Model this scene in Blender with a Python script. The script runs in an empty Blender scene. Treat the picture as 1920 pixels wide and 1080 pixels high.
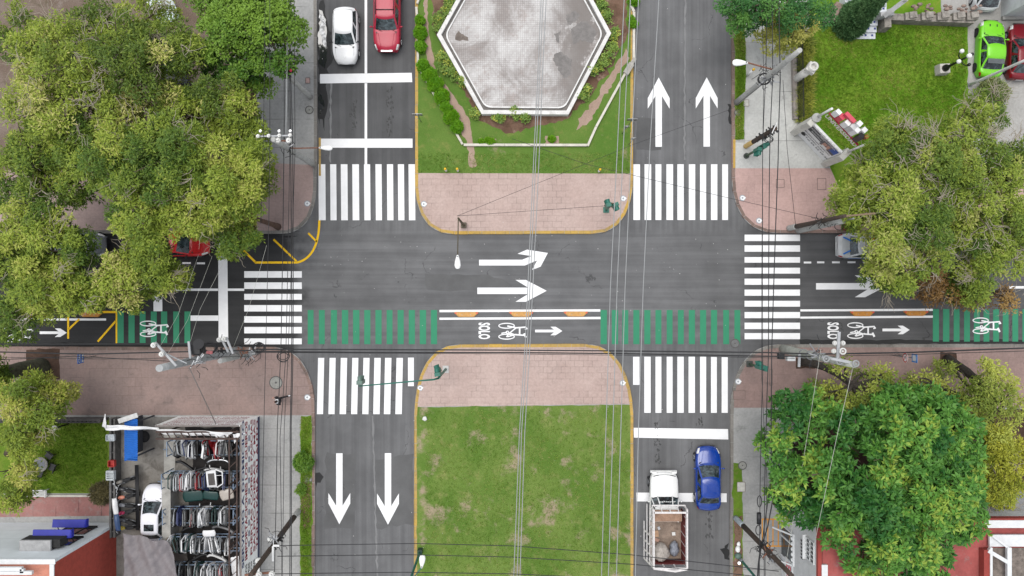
import bpy, math, random
import numpy as np
from mathutils import Vector, Matrix
random.seed(7); RNG = np.random.default_rng(7)
SC = bpy.context.scene; COL = SC.collection
PI = math.pi; R = math.radians
H = 55.0                     # height of the camera above the road
PPM = 27.0                   # photo pixels per metre on the road
KEXP = 1.4

def G(u, v, z=0.0):          # a place on the map: photo column and row, at height z
    k = (1 - z / H) / PPM
    return Vector(((u - 960) * k, (540 - v) * k, z))
def M_(px): return px / PPM

def lin(c): c /= 255.0; return c / 12.92 if c <= .04045 else ((c + .055) / 1.055) ** 2.4
def S(r, g, b): return (lin(r) / KEXP, lin(g) / KEXP, lin(b) / KEXP, 1)

# ------------------------------------------------------------------ materials
class NT:
    def __init__(s, name):
        s.m = bpy.data.materials.new(name); s.m.use_nodes = True
        s.t = s.m.node_tree; s.b = s.t.nodes['Principled BSDF']; s.L = s.t.links
        s.geo = None
    def n(s, ty, **k):
        x = s.t.nodes.new(ty)
        for a, v in k.items(): setattr(x, a, v)
        return x
    def put(s, sock, v):
        if isinstance(v, bpy.types.NodeSocket): s.L.new(v, sock)
        elif v is not None:
            sock.default_value = v
    def pos(s, scale=(1, 1, 1), obj=False, rot=0):
        if obj: o = s.n('ShaderNodeTexCoord').outputs['Object']
        else: o = s.n('ShaderNodeNewGeometry').outputs['Position']
        mp = s.n('ShaderNodeMapping'); s.L.new(o, mp.inputs['Vector'])
        mp.inputs['Scale'].default_value = scale; mp.inputs['Rotation'].default_value = (0, 0, rot)
        return mp.outputs['Vector']
    def noise(s, scale, vec=None, detail=4, rough=.6, dist=0):
        x = s.n('ShaderNodeTexNoise'); s.put(x.inputs['Vector'], vec or s.pos())
        x.inputs['Scale'].default_value = scale; x.inputs['Detail'].default_value = detail
        x.inputs['Roughness'].default_value = rough; x.inputs['Distortion'].default_value = dist
        return x.outputs['Fac']
    def rng(s, f, a, b, c=0., d=1., smooth=True):
        x = s.n('ShaderNodeMapRange'); x.interpolation_type = 'SMOOTHSTEP' if smooth else 'LINEAR'
        s.put(x.inputs['Value'], f)
        for k, v in zip(('From Min', 'From Max', 'To Min', 'To Max'), (a, b, c, d)): x.inputs[k].default_value = v
        return x.outputs['Result']
    def math(s, op, a, b=0.):
        x = s.n('ShaderNodeMath', operation=op); s.put(x.inputs[0], a); s.put(x.inputs[1], b); return x.outputs[0]
    def mix(s, f, a, b, blend='MIX'):
        x = s.n('ShaderNodeMix', data_type='RGBA', blend_type=blend)
        s.put(x.inputs['Factor'], f); s.put(x.inputs['A'], a); s.put(x.inputs['B'], b); return x.outputs['Result']
    def mul(s, c, f):      # colour times a factor
        x = s.n('ShaderNodeVectorMath', operation='SCALE'); s.put(x.inputs[0], c if isinstance(c, bpy.types.NodeSocket) else c[:3]); s.put(x.inputs['Scale'], f); return x.outputs[0]
    def xyz(s):
        x = s.n('ShaderNodeSeparateXYZ'); s.L.new(s.n('ShaderNodeNewGeometry').outputs['Position'], x.inputs[0]); return x.outputs
    def out(s, col, rough=.8, bump=None, bs=.3, bd=.02, metal=0, spec=.35, coat=0):
        s.put(s.b.inputs['Base Color'], col); s.put(s.b.inputs['Roughness'], rough)
        s.b.inputs['Metallic'].default_value = metal; s.b.inputs['Specular IOR Level'].default_value = spec
        s.b.inputs['Coat Weight'].default_value = coat; s.b.inputs['Coat Roughness'].default_value = .05
        if bump is not None:
            x = s.n('ShaderNodeBump'); x.inputs['Strength'].default_value = bs; x.inputs['Distance'].default_value = bd
            s.L.new(bump, x.inputs['Height']); s.L.new(x.outputs[0], s.b.inputs['Normal'])
        return s.m

_mc = {}
def mat(name, c, rough=.7, var=.12, scale=4, metal=0, spec=.4, coat=0, bump=0, grime=None):
    """plain procedural finish: a colour with fine and broad variation, optional grime spots"""
    if name in _mc: return _mc[name]
    t = NT(name)
    a = t.noise(scale, t.pos(obj=True), 5); b = t.noise(scale * 7, t.pos(obj=True), 3)
    f = t.math('ADD', t.rng(a, .3, .7, 1 - var, 1 + var), t.rng(b, .3, .7, -var * .5, var * .5))
    col = t.mul(S(*c), f)
    if grime:
        g = t.noise(scale * 1.7, t.pos(obj=True), 6, .7)
        col = t.mix(t.rng(g, .55, .72, 0, .7), col, S(*grime))
    _mc[name] = t.out(col, rough, a if bump else None, bump, .02, metal, spec, coat)
    return _mc[name]
def paint(name, c, rough=.28): return mat('car paint ' + name, c, max(rough, .34), .05, 1.2, 0, .4, .15)

BLACK = mat('black rubber', (38, 38, 40), .8); DARK = mat('dark trim', (30, 30, 33), .5)
STEEL = mat('grey steel', (150, 152, 155), .4, metal=.6); CHROME = mat('bright metal', (190, 192, 195), .25, .05, metal=.8)
WHITE = mat('white enamel', (236, 236, 234), .5, .05); LAMPW = mat('white lamp cover', (248, 248, 246), .35, .02)
CONC = mat('pole concrete', (178, 178, 174), .9, .12, 3, bump=.3, grime=(120, 118, 112)); WOOD = mat('creosoted wood', (70, 58, 50), .85, .3, 6, bump=.4, grime=(120, 82, 60))
GREENM = mat('signal green metal', (34, 108, 92), .45, .12, 5); RUST = mat('rusty steel', (128, 88, 70), .8, .3, 6)
REDL = mat('red reflector', (225, 70, 58), .35, .05); CABLE = mat('black cable sheath', (44, 44, 46), .7); CABLEG = mat('bare aluminium cable', (158, 160, 160), .5, .05)
def glass(name='tinted glass', c=(34, 44, 46)):
    if name in _mc: return _mc[name]
    t = NT(name); n = t.noise(2.2, t.pos(obj=True), 4, dist=1.5)
    _mc[name] = t.out(t.mix(t.rng(n, .42, .66), S(*c), S(84, 98, 102)), .06, spec=.6); return _mc[name]  # paler blotches are reflections painted into the glass colour
GLASS = glass(); GLASSD = glass('dark glass', (22, 24, 27))

# ------------------------------------------------------------------ mesh builder
class MB:
    def __init__(s): s.v = []; s.f = []; s.m = []; s.s = []
    def add(s, vs, fs, mi=0, sm=False):
        o = len(s.v); s.v += [tuple(p) for p in vs]
        for f in fs: s.f.append([i + o for i in f]); s.m.append(mi); s.s.append(sm)
        return s
    def box(s, c, d, rz=0, mi=0, top=1.0):
        ca, sa = math.cos(rz), math.sin(rz); vs = []
        for z, k in ((-.5, 1), (.5, top)):
            for x, y in ((-.5, -.5), (.5, -.5), (.5, .5), (-.5, .5)):
                X, Y = x * d[0] * k, y * d[1] * k
                vs.append((c[0] + X * ca - Y * sa, c[1] + X * sa + Y * ca, c[2] + z * d[2]))
        return s.add(vs, [(3, 2, 1, 0), (4, 5, 6, 7), (0, 1, 5, 4), (1, 2, 6, 5), (2, 3, 7, 6), (3, 0, 4, 7)], mi)
    def beam(s, a, b, w, h, mi=0):        # rectangular bar from a to b
        a, b = Vector(a), Vector(b); d = (b - a).normalized()
        sd = d.cross(Vector((0, 0, 1)));
        if sd.length < 1e-3: sd = Vector((1, 0, 0))
        sd.normalize(); up = sd.cross(d); vs = []
        for p in (a, b):
            for i, j in ((-1, -1), (1, -1), (1, 1), (-1, 1)): vs.append(p + sd * w / 2 * i + up * h / 2 * j)
        return s.add(vs, [(0, 1, 2, 3), (7, 6, 5, 4), (0, 4, 5, 1), (1, 5, 6, 2), (2, 6, 7, 3), (3, 7, 4, 0)], mi)
    def prism(s, poly, z0, z1, mi=0, bottom=True):
        a = sum(poly[i][0] * poly[(i + 1) % len(poly)][1] - poly[(i + 1) % len(poly)][0] * poly[i][1] for i in range(len(poly)))
        if a < 0: poly = poly[::-1]
        n = len(poly); vs = [(p[0], p[1], z0) for p in poly] + [(p[0], p[1], z1) for p in poly]
        fs = [tuple(range(n, 2 * n))] + [(i, (i + 1) % n, n + (i + 1) % n, n + i) for i in range(n)]
        if bottom: fs.append(tuple(range(n - 1, -1, -1)))
        return s.add(vs, fs, mi)
    def sheet(s, poly, z, mi=0):
        a = sum(poly[i][0] * poly[(i + 1) % len(poly)][1] - poly[(i + 1) % len(poly)][0] * poly[i][1] for i in range(len(poly)))
        if a < 0: poly = poly[::-1]
        return s.add([(p[0], p[1], z) for p in poly], [tuple(range(len(poly)))], mi)
    def tube(s, pts, r, n=8, mi=0, cap=True, sm=True):
        pts = [Vector(p) for p in pts]; k = len(pts)
        rs = r if isinstance(r, (list, tuple)) else [r] * k
        vs = []; prev = None
        for i, p in enumerate(pts):
            d = (pts[min(i + 1, k - 1)] - pts[max(i - 1, 0)]).normalized()
            if prev is None:
                x = d.cross(Vector((0, 0, 1)))
                if x.length < 1e-3: x = Vector((1, 0, 0))
            else: x = prev - d * prev.dot(d)
            x.normalize(); prev = x; y = d.cross(x)
            for j in range(n):
                a = 2 * PI * j / n; vs.append(p + x * math.cos(a) * rs[i] + y * math.sin(a) * rs[i])
        fs = [(i * n + j, i * n + (j + 1) % n, (i + 1) * n + (j + 1) % n, (i + 1) * n + j) for i in range(k - 1) for j in range(n)]
        s.add(vs, fs, mi, sm)
        if cap:
            o = len(s.v) - k * n
            s.f.append([o + j for j in range(n - 1, -1, -1)]); s.m.append(mi); s.s.append(False)
            s.f.append([o + (k - 1) * n + j for j in range(n)]); s.m.append(mi); s.s.append(False)
        return s
    def disc(s, c, r, z, n=24, mi=0, r0=0):
        o = [(c[0] + r * math.cos(2 * PI * i / n), c[1] + r * math.sin(2 * PI * i / n)) for i in range(n)]
        if not r0: return s.sheet(o, z, mi)
        q = [(c[0] + r0 * math.cos(2 * PI * i / n), c[1] + r0 * math.sin(2 * PI * i / n)) for i in range(n)]
        return s.add([(x, y, z) for x, y in o + q], [(i, (i + 1) % n, n + (i + 1) % n, n + i) for i in range(n)], mi)
    def ball(s, c, r, sc=(1, 1, 1), n=12, m=8, mi=0):
        vs = []; fs = []
        for i in range(1, m):
            t = PI * i / m
            for j in range(n):
                a = 2 * PI * j / n
                vs.append((c[0] + r * sc[0] * math.sin(t) * math.cos(a), c[1] + r * sc[1] * math.sin(t) * math.sin(a), c[2] + r * sc[2] * math.cos(t)))
        k = len(vs); vs += [(c[0], c[1], c[2] + r * sc[2]), (c[0], c[1], c[2] - r * sc[2])]
        for i in range(m - 2):
            for j in range(n): fs.append((i * n + j, (i + 1) * n + j, (i + 1) * n + (j + 1) % n, i * n + (j + 1) % n))
        for j in range(n): fs.append((k, j, (j + 1) % n)); fs.append((k + 1, (m - 2) * n + (j + 1) % n, (m - 2) * n + j))
        return s.add(vs, fs, mi, True)
    def grid(s, fn, nu, nv, mi=0, sm=True, closed=False):
        vs = [fn(i / nu, j / nv) for i in range(nu + 1) for j in range(nv + 1)]
        return s.add(vs, [(i * (nv + 1) + j, (i + 1) * (nv + 1) + j, (i + 1) * (nv + 1) + j + 1, i * (nv + 1) + j + 1) for i in range(nu) for j in range(nv)], mi, sm)
    def build(s, name, mats, parent=None, loc=None, world=True):
        """link as ONE mesh object; with a parent and world=True the verts are world coordinates"""
        used = sorted({i for f in s.f for i in f})
        if len(used) < len(s.v):
            ix = {a: b for b, a in enumerate(used)}; s.v = [s.v[i] for i in used]; s.f = [[ix[i] for i in f] for f in s.f]
        me = bpy.data.meshes.new(name)
        off = Vector((0, 0, 0))
        if parent is not None and world:
            p = parent
            while p is not None: off += p.location; p = p.parent
        if loc is not None: off = Vector(loc)
        me.from_pydata([(v[0] - off[0], v[1] - off[1], v[2] - off[2]) for v in s.v], [], s.f)
        mats = mats if isinstance(mats, (list, tuple)) else [mats]
        for m in mats: me.materials.append(m)
        me.polygons.foreach_set('material_index', s.m); me.polygons.foreach_set('use_smooth', s.s)
        me.update()
        o = bpy.data.objects.new(name, me); COL.objects.link(o)
        if parent is not None: o.parent = parent
        elif loc is not None: o.location = loc
        return o

def tag(o, label=None, cat=None, group=None, kind=None):
    if label: o['label'] = label
    if cat: o['category'] = cat
    if group: o['group'] = group
    if kind: o['kind'] = kind
    return o
def thing(name, label, cat, loc, rz=0, group=None):
    o = bpy.data.objects.new(name, None); COL.objects.link(o); o.empty_display_size = .2
    o.location = loc; o.rotation_euler = (0, 0, rz)
    return tag(o, label, cat, group)
def struct(name, mb, mats): return tag(mb.build(name, mats), kind='structure')
def copy_tree(o, parent=None):
    c = o.copy(); COL.objects.link(c)
    if parent is not None: c.parent = parent
    for ch in [x for x in bpy.data.objects if x.parent == o and x != c]: copy_tree(ch, c)
    return c

def bez(p0, pc, p1, n=8):
    return [tuple((1 - t) ** 2 * a + 2 * t * (1 - t) * b + t * t * c for a, b, c in zip(p0, pc, p1)) for t in [i / n for i in range(n + 1)]]
def rough_poly(pts, step=.4, jit=.12, seed=1):     # irregular natural edge
    r = random.Random(seed); out = []
    for i, a in enumerate(pts):
        b = pts[(i + 1) % len(pts)]; n = max(1, int(math.dist(a[:2], b[:2]) / step))
        for k in range(n):
            t = k / n; out.append((a[0] + (b[0] - a[0]) * t + r.gauss(0, jit), a[1] + (b[1] - a[1]) * t + r.gauss(0, jit)))
    return out
def GP(pts, z=0.): return [tuple(G(u, v, z)[:2]) for u, v in pts]
def rect(u0, v0, u1, v1): return [(u0, v0), (u1, v0), (u1, v1), (u0, v1)]

def text_geo(body, size=1.0, offset=0.0, align='CENTER', spacing=1.0):
    """flat letters as (verts, faces) from Blender's built-in font"""
    cu = bpy.data.curves.new('letters', 'FONT'); cu.body = body; cu.size = size; cu.offset = offset
    cu.align_x = align; cu.align_y = 'CENTER'; cu.space_character = spacing; cu.resolution_u = 3
    o = bpy.data.objects.new('letters', cu); COL.objects.link(o)
    dg = bpy.context.evaluated_depsgraph_get(); dg.update()
    me = bpy.data.meshes.new_from_object(o.evaluated_get(dg))
    vs = [tuple(v.co) for v in me.vertices]; fs = [tuple(p.vertices) for p in me.polygons]
    bpy.data.objects.remove(o); bpy.data.curves.remove(cu); bpy.data.meshes.remove(me)
    return vs, fs
def text_fit(mb, body, org, xdir, ydir, w, h, mi=0, offset=.01, nrm=None):
    """letters stretched to w x h, centred on org, in the plane xdir/ydir"""
    vs, fs = text_geo(body, 1, offset)
    xs = [v[0] for v in vs]; ys = [v[1] for v in vs]
    cx, cy = (min(xs) + max(xs)) / 2, (min(ys) + max(ys)) / 2; sx = w / (max(xs) - min(xs)); sy = h / (max(ys) - min(ys))
    o, X, Y = Vector(org), Vector(xdir), Vector(ydir)
    mb.add([o + X * (v[0] - cx) * sx + Y * (v[1] - cy) * sy for v in vs], fs, mi)
EXPO = 1.08
# ------------------------------------------------------------------ world, light, camera
SUN_EL, SUN_AZ = R(76), R(320)
w = bpy.data.worlds.new('World'); SC.world = w; w.use_nodes = True
nt = w.node_tree; bg = nt.nodes['Background']
sky = nt.nodes.new('ShaderNodeTexSky'); sky.sky_type = 'NISHITA'; sky.sun_disc = False
sky.sun_elevation = SUN_EL; sky.sun_rotation = SUN_AZ; sky.altitude = 2200; sky.dust_density = 6; sky.ozone_density = .6
hs = nt.nodes.new('ShaderNodeHueSaturation'); hs.inputs['Saturation'].default_value = .22
nt.links.new(sky.outputs[0], hs.inputs['Color']); nt.links.new(hs.outputs[0], bg.inputs['Color'])
bg.inputs['Strength'].default_value = .15
sl = bpy.data.lights.new('sun', 'SUN'); sl.energy = 1.1; sl.angle = R(42); sl.color = (1, .97, .92)
so = bpy.data.objects.new('sun', sl); COL.objects.link(so)
dirv = Vector((math.sin(SUN_AZ) * math.cos(SUN_EL), math.cos(SUN_AZ) * math.cos(SUN_EL), math.sin(SUN_EL)))
so.rotation_euler = dirv.to_track_quat('Z', 'Y').to_euler(); so.location = dirv * 80
cam = bpy.data.cameras.new('camera'); co = bpy.data.objects.new('camera', cam); COL.objects.link(co)
co.location = (0, 0, H); co.rotation_euler = (0, 0, 0); cam.sensor_width = 36; cam.lens = 36 * H / (1920 / PPM)
cam.clip_end = 2000; SC.camera = co
SC.view_settings.view_transform = 'Standard'; SC.view_settings.look = 'None'; SC.view_settings.gamma = 1
SC.view_settings.exposure = EXPO
try: SC.cycles.max_bounces = 6; SC.cycles.transparent_max_bounces = 4; SC.cycles.use_denoising = True
except Exception: pass

# ------------------------------------------------------------------ ground materials
def asphalt():
    t = NT('asphalt'); X, Y, Z = t.xyz()
    fine = t.noise(26, detail=8, rough=.75); med = t.noise(.55, detail=5); broad = t.noise(.16, detail=3)
    ns = t.noise(1.0, t.pos((2.6, .05, 1)), 4); ew = t.noise(1.0, t.pos((.05, 2.4, 1)), 4)
    incross = t.math('MULTIPLY', t.rng(t.math('ABSOLUTE', X), 17.5, 14.5), t.rng(t.math('ABSOLUTE', Y), 9, 3.8))
    ewz = t.rng(t.math('ABSOLUTE', Y), 4.4, 3.4)
    base = t.rng(med, .3, .7, .155, .19)
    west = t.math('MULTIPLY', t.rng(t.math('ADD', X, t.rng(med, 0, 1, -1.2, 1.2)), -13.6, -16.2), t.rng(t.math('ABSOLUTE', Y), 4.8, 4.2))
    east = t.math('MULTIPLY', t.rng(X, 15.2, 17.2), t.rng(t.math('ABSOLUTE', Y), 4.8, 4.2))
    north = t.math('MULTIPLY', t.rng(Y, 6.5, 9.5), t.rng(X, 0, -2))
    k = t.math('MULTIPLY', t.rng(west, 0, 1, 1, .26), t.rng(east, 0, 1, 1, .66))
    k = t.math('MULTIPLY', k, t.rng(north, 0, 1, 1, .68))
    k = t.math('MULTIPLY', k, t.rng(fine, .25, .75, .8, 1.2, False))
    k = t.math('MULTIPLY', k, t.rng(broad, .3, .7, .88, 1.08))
    st = t.math('ADD', t.math('MULTIPLY', ns, t.math('SUBTRACT', 1, ewz)), t.math('MULTIPLY', ew, ewz))
    k = t.math('MULTIPLY', k, t.rng(st, .3, .7, .85, 1.12))
    lum = t.math('MULTIPLY', base, t.math('MULTIPLY', k, .86 / KEXP * 1.06))
    # oil drips and dirt specks
    sp = t.noise(3.2, t.pos((1, .7, 1)), 8, .8); drip = t.math('MULTIPLY', t.rng(sp, .58, .7), t.rng(ns, .48, .66))
    lum = t.math('MULTIPLY', lum, t.rng(drip, 0, 1, 1, .45))
    crk = t.n('ShaderNodeTexVoronoi', feature='DISTANCE_TO_EDGE'); t.put(crk.inputs['Vector'], t.n('ShaderNodeVectorMath', operation='ADD').outputs[0])
    dv = crk.inputs['Vector'].links[0].from_node
    nn = t.n('ShaderNodeTexNoise'); nn.inputs['Scale'].default_value = 1.4; nn.inputs['Detail'].default_value = 5
    t.L.new(t.pos(), nn.inputs['Vector']); t.L.new(t.pos(), dv.inputs[0]); t.L.new(nn.outputs['Color'], dv.inputs[1]); crk.inputs['Scale'].default_value = .23
    ck = t.math('MULTIPLY', t.rng(crk.outputs['Distance'], .006, .0015), t.rng(t.noise(.3), .5, .6))
    lum = t.math('MULTIPLY', lum, t.rng(ck, 0, 1, 1, .55))
    wsp = t.noise(9, detail=8, rough=.85); lum = t.math('ADD', lum, t.rng(wsp, .75, .85, 0, .05))
    cc = t.n('ShaderNodeCombineColor'); t.put(cc.inputs[0], lum); t.put(cc.inputs[1], lum); t.put(cc.inputs[2], t.math('MULTIPLY', lum, 1.015))
    return t.out(cc.outputs[0], .85, fine, .35, .01, spec=.25)
ASPH = asphalt()

def paving(name, c, c2, bw, bh, joint=.35, stain=(120, 108, 104), sden=.56, off=.5, jw=.014, rot=0):
    t = NT(name); v = t.pos(rot=rot)
    br = t.n('ShaderNodeTexBrick'); t.put(br.inputs['Vector'], v); br.offset = off
    br.inputs['Scale'].default_value = 1; br.inputs['Brick Width'].default_value = bw; br.inputs['Row Height'].default_value = bh
    br.inputs['Mortar Size'].default_value = jw; br.inputs['Mortar Smooth'].default_value = .5
    br.inputs['Color1'].default_value = (1, 1, 1, 1); br.inputs['Color2'].default_value = (.93, .93, .93, 1); br.inputs['Mortar'].default_value = (1 - joint,) * 3 + (1,)
    a = t.noise(.35, detail=6, rough=.65); b = t.noise(6, detail=6, rough=.7); g = t.noise(1.1, detail=7, rough=.7, dist=.6); f2 = t.noise(40, detail=3)
    col = t.mix(t.rng(a, .35, .65), S(*c), S(*c2))
    fade = t.rng(t.noise(.5, detail=3), .38, .6)       # joints worn away in places
    bc = t.mix(t.math('MULTIPLY', fade, 1), (1, 1, 1, 1), br.outputs['Color'])
    col = t.mix(1, col, bc, 'MULTIPLY')
    col = t.mix(t.rng(g, sden, sden + .16, 0, .55), col, S(*stain))
    col = t.mul(col, t.math('MULTIPLY', t.rng(b, .3, .7, .9, 1.08), t.rng(f2, .3, .7, .95, 1.05)))
    return t.out(col, .85, b, .2, .008, spec=.25)
PINK_N = paving('pink stamped paving', (197, 175, 166), (188, 165, 156), .62, .42, .5, (150, 138, 132), .6)
PINK_SW = paving('dull pink paving', (160, 138, 131), (146, 128, 122), .9, .62, .4, (104, 95, 92), .55)
PINK_NW = paving('greyish pink paving', (184, 160, 153), (168, 148, 142), .8, .6, .22, (112, 104, 101), .56)
PINK_NE = paving('rosy paving', (202, 170, 162), (190, 160, 153), .8, .6, .22, (138, 120, 114), .58)
PINK_SE = paving('worn pink paving', (162, 137, 130), (145, 124, 118), .8, .6, .22, (110, 98, 94), .56)
CONC_P = paving('pavement concrete', (178, 177, 174), (162, 162, 160), 60, 1.95, .45, (112, 112, 110), .57, 0, .03)
CONC_L = paving('pale pavement concrete', (204, 204, 200), (186, 186, 182), 60, 3.4, .45, (132, 132, 128), .57, 0, .03)
CONC_Y = paving('yard concrete', (146, 142, 136), (120, 115, 108), 60, 40, .3, (78, 72, 66), .5, 0, .03)
CONC_PK = paving('car park concrete', (182, 180, 176), (170, 168, 163), 4.5, 4.5, .35, (138, 134, 128), .58, 0, .03)
BRICKW = paving('red walkway', (176, 128, 122), (160, 112, 108), 1.58, 40, .6, (160, 152, 146), .5, 0, .05)
TILES = None
def tile_floor():
    t = NT('basin tiles'); v = t.pos()
    br = t.n('ShaderNodeTexBrick'); t.put(br.inputs['Vector'], v); br.offset = 0; br.inputs['Scale'].default_value = 1
    br.inputs['Brick Width'].default_value = .145; br.inputs['Row Height'].default_value = .145; br.inputs['Mortar Size'].default_value = .014
    br.inputs['Color1'].default_value = (1, 1, 1, 1); br.inputs['Color2'].default_value = (.86, .85, .84, 1); br.inputs['Mortar'].default_value = (.68, .67, .66, 1)
    X, Y, Z = t.xyz()
    a = t.noise(.28, detail=7, rough=.7, dist=.5); b = t.noise(.9, detail=7, rough=.75); c = t.noise(.5, t.pos((1, 1, 1), rot=1.2), 6, .7)
    col = t.mix(t.rng(a, .35, .62), S(160, 153, 149), S(218, 216, 214))
    col = t.mix(t.rng(b, .5, .68, 0, .75), col, S(172, 160, 154))
    col = t.mix(1, col, br.outputs['Color'], 'MULTIPLY')
    # bare screed where tiles have come off (east side)
    east = t.math('MULTIPLY', t.rng(X, 2.0, 4.6), t.rng(c, .40, .50)); col = t.mix(t.math('MULTIPLY', east, .9), col, S(124, 117, 112))
    return t.out(col, .7, b, .2, .01)
def lawn(name, g1, g2, dry, soil, amt, s=.35):
    t = NT(name)
    a = t.noise(s, detail=6, rough=.62); b = t.noise(s * 4.2, detail=7, rough=.7); f = t.noise(24, detail=5, rough=.8); d = t.noise(s * 1.6, t.pos(rot=.8), 7, .68); dd = t.noise(70, detail=2)
    col = t.mix(t.rng(a, .36, .62), S(*g1), S(*g2))
    col = t.mix(t.rng(b, .5, .72, 0, .75), col, S(*dry))
    col = t.mix(t.rng(d, amt, amt + .13, 0, .8), col, S(*soil))
    k = t.math('MULTIPLY', t.rng(f, .25, .75, .7, 1.28, False), t.rng(dd, .3, .7, .85, 1.15))
    return t.out(t.mul(col, k), .95, f, .8, .03, spec=.1)
LAWN_S = lawn('worn lawn', (94, 125, 52), (116, 139, 68), (146, 150, 92), (178, 156, 138), .535, .27)
LAWN_N = lawn('median lawn', (92, 126, 52), (106, 134, 62), (134, 140, 78), (172, 150, 132), .595)
LAWN_NE = lawn('garden lawn', (92, 138, 30), (122, 156, 50), (148, 152, 72), (120, 110, 60), .8, .5)
LAWN_SW = lawn('yard lawn', (104, 134, 46), (124, 148, 56), (130, 140, 64), (120, 116, 60), .8, .5)
VERGE = lawn('verge grass', (88, 124, 36), (112, 142, 50), (120, 120, 66), (128, 114, 98), .58, .6)
SOIL = lawn('bare soil', (124, 102, 88), (140, 116, 100), (108, 84, 70), (168, 148, 132), .58, .5)
SOILP = lawn('trodden earth path', (182, 158, 142), (172, 148, 132), (160, 136, 120), (190, 168, 152), .6, .5)
SOILD = lawn('dark planting soil', (78, 62, 54), (96, 76, 66), (60, 54, 40), (112, 90, 78), .6, .6)
SOILB = lawn('rose bed soil', (108, 84, 70), (132, 106, 90), (80, 72, 50), (160, 136, 120), .55, .8)
GROUNDM = lawn('town ground', (120, 112, 100), (132, 124, 112), (98, 102, 74), (150, 140, 128), .6, .2)

# ------------------------------------------------------------------ the setting
BIGX, BIGY = 62, 44
struct('ground', MB().sheet([(-600, -600), (600, -600), (600, 600), (-600, 600)], -.06), GROUNDM)
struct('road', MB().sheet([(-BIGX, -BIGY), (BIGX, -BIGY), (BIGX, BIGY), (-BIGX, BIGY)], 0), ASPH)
PZ = .13
EU0, EU1, EV0, EV1 = 960 - BIGX * 27, 960 + BIGX * 27, 540 - BIGY * 27, 540 + BIGY * 27
edge = {
 'north median': [(779, EV0), (779, 345)] + bez((779, 350), (783, 439), (852, 439), 10) + bez((1112, 438), (1172, 438), (1185, 360), 10) + [(1186, 345), (1188, EV0)],
 'south median': [(777, EV1), (777, 770)] + bez((778, 760), (786, 650), (858, 646), 12) + bez((1100, 645), (1168, 648), (1184, 745), 12) + [(1187, 770), (1187, EV1)],
 'north west': [(EU0, 437), (520, 438)] + bez((530, 438), (588, 436), (593, 360), 10) + [(595, 300), (594, EV0)],
 'north east': [(1371, EV0), (1372, 340)] + bez((1372, 345), (1380, 432), (1450, 437), 10) + [(EU1, 437)],
 'south west': [(EU0, 650), (500, 651)] + bez((515, 651), (580, 655), (590, 750), 12) + [(591, 800), (590, EV1)],
 'south east': [(1368, EV1), (1369, 770)] + bez((1369, 760), (1378, 650), (1455, 646), 12) + [(EU1, 645)],
}
close = {'north median': [], 'south median': [], 'north west': [(EU0, EV0)], 'north east': [(EU1, EV0)], 'south west': [(EU0, EV1)], 'south east': [(EU1, EV1)]}
KERBY = paving('yellow kerb paint', (206, 168, 84), (182, 154, 98), .9, 9, .45, (140, 122, 92), .5)
KERBG = paving('grey kerb stone', (150, 146, 140), (128, 124, 118), .9, 9, .2, (96, 92, 88), .52)
KERBP = paving('pinkish kerb stone', (152, 128, 118), (120, 104, 96), .9, 9, .2, (80, 72, 68), .5)
def kerb(name, pts, width, mat_, seg=.95, side=1, z1=PZ + .012):
    P = [Vector(p + (0,)) for p in GP(pts)]; L = [0]
    for a, b in zip(P, P[1:]): L.append(L[-1] + (b - a).length)
    def at(d):
        for i in range(len(P) - 1):
            if d <= L[i + 1] or i == len(P) - 2:
                t = (d - L[i]) / max(1e-6, L[i + 1] - L[i]); return P[i].lerp(P[i + 1], t), (P[i + 1] - P[i]).normalized()
    mb = MB(); n = int(L[-1] / seg)
    for i in range(n):
        d0, d1 = i * L[-1] / n + .012, (i + 1) * L[-1] / n - .012
        a, ta = at(d0); b, tb = at(d1); q = []
        j = random.uniform(-.012, .012); zz = z1 + random.uniform(-.006, .006)
        for p, t in ((a, ta), (b, tb)):
            nrm = Vector((t.y, -t.x, 0)) * side; q.append((p + nrm * (.03 + j), p - nrm * width))
        (ao, ai), (bo, bi) = q
        vs = [ao, bo, bi, ai]; tp = [ao.lerp(ai, .12), bo.lerp(bi, .12), bi, ai]
        mb.add([(v.x, v.y, -.02) for v in vs] + [(v.x, v.y, zz) for v in tp], [(4, 5, 6, 7), (0, 1, 5, 4), (1, 2, 6, 5), (2, 3, 7, 6), (3, 0, 4, 7), (3, 2, 1, 0)], 0)
    return struct(name, mb, mat_)
for nm, e in edge.items():
    struct('pavement', MB().prism(GP(e + close[nm]), -.05, PZ, 0, False), CONC_P)
def cut(e, a, b): return [p for p in e if a <= p[1] <= b]
kerb('kerb', [(779, -60)] + edge['north median'][1:-1] + [(1188, -60)], .2, KERBY)
kerb('kerb', [(777, 1140)] + edge['south median'][1:-1] + [(1187, 1140)], .2, KERBY, side=-1)
kerb('kerb', [(40, 437)] + edge['north west'][1:-1] + [(594, -60)], .2, KERBG)
kerb('kerb', [(1371, -60)] + edge['north east'][1:-1] + [(1960, 437)], .2, KERBP)
kerb('kerb', [(-60, 650)] + edge['south west'][1:-1] + [(590, 1140)], .2, KERBP, side=-1)
kerb('kerb', [(1368, 1140)] + edge['south east'][1:-1] + [(1980, 645)], .2, KERBG, side=-1)

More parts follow.
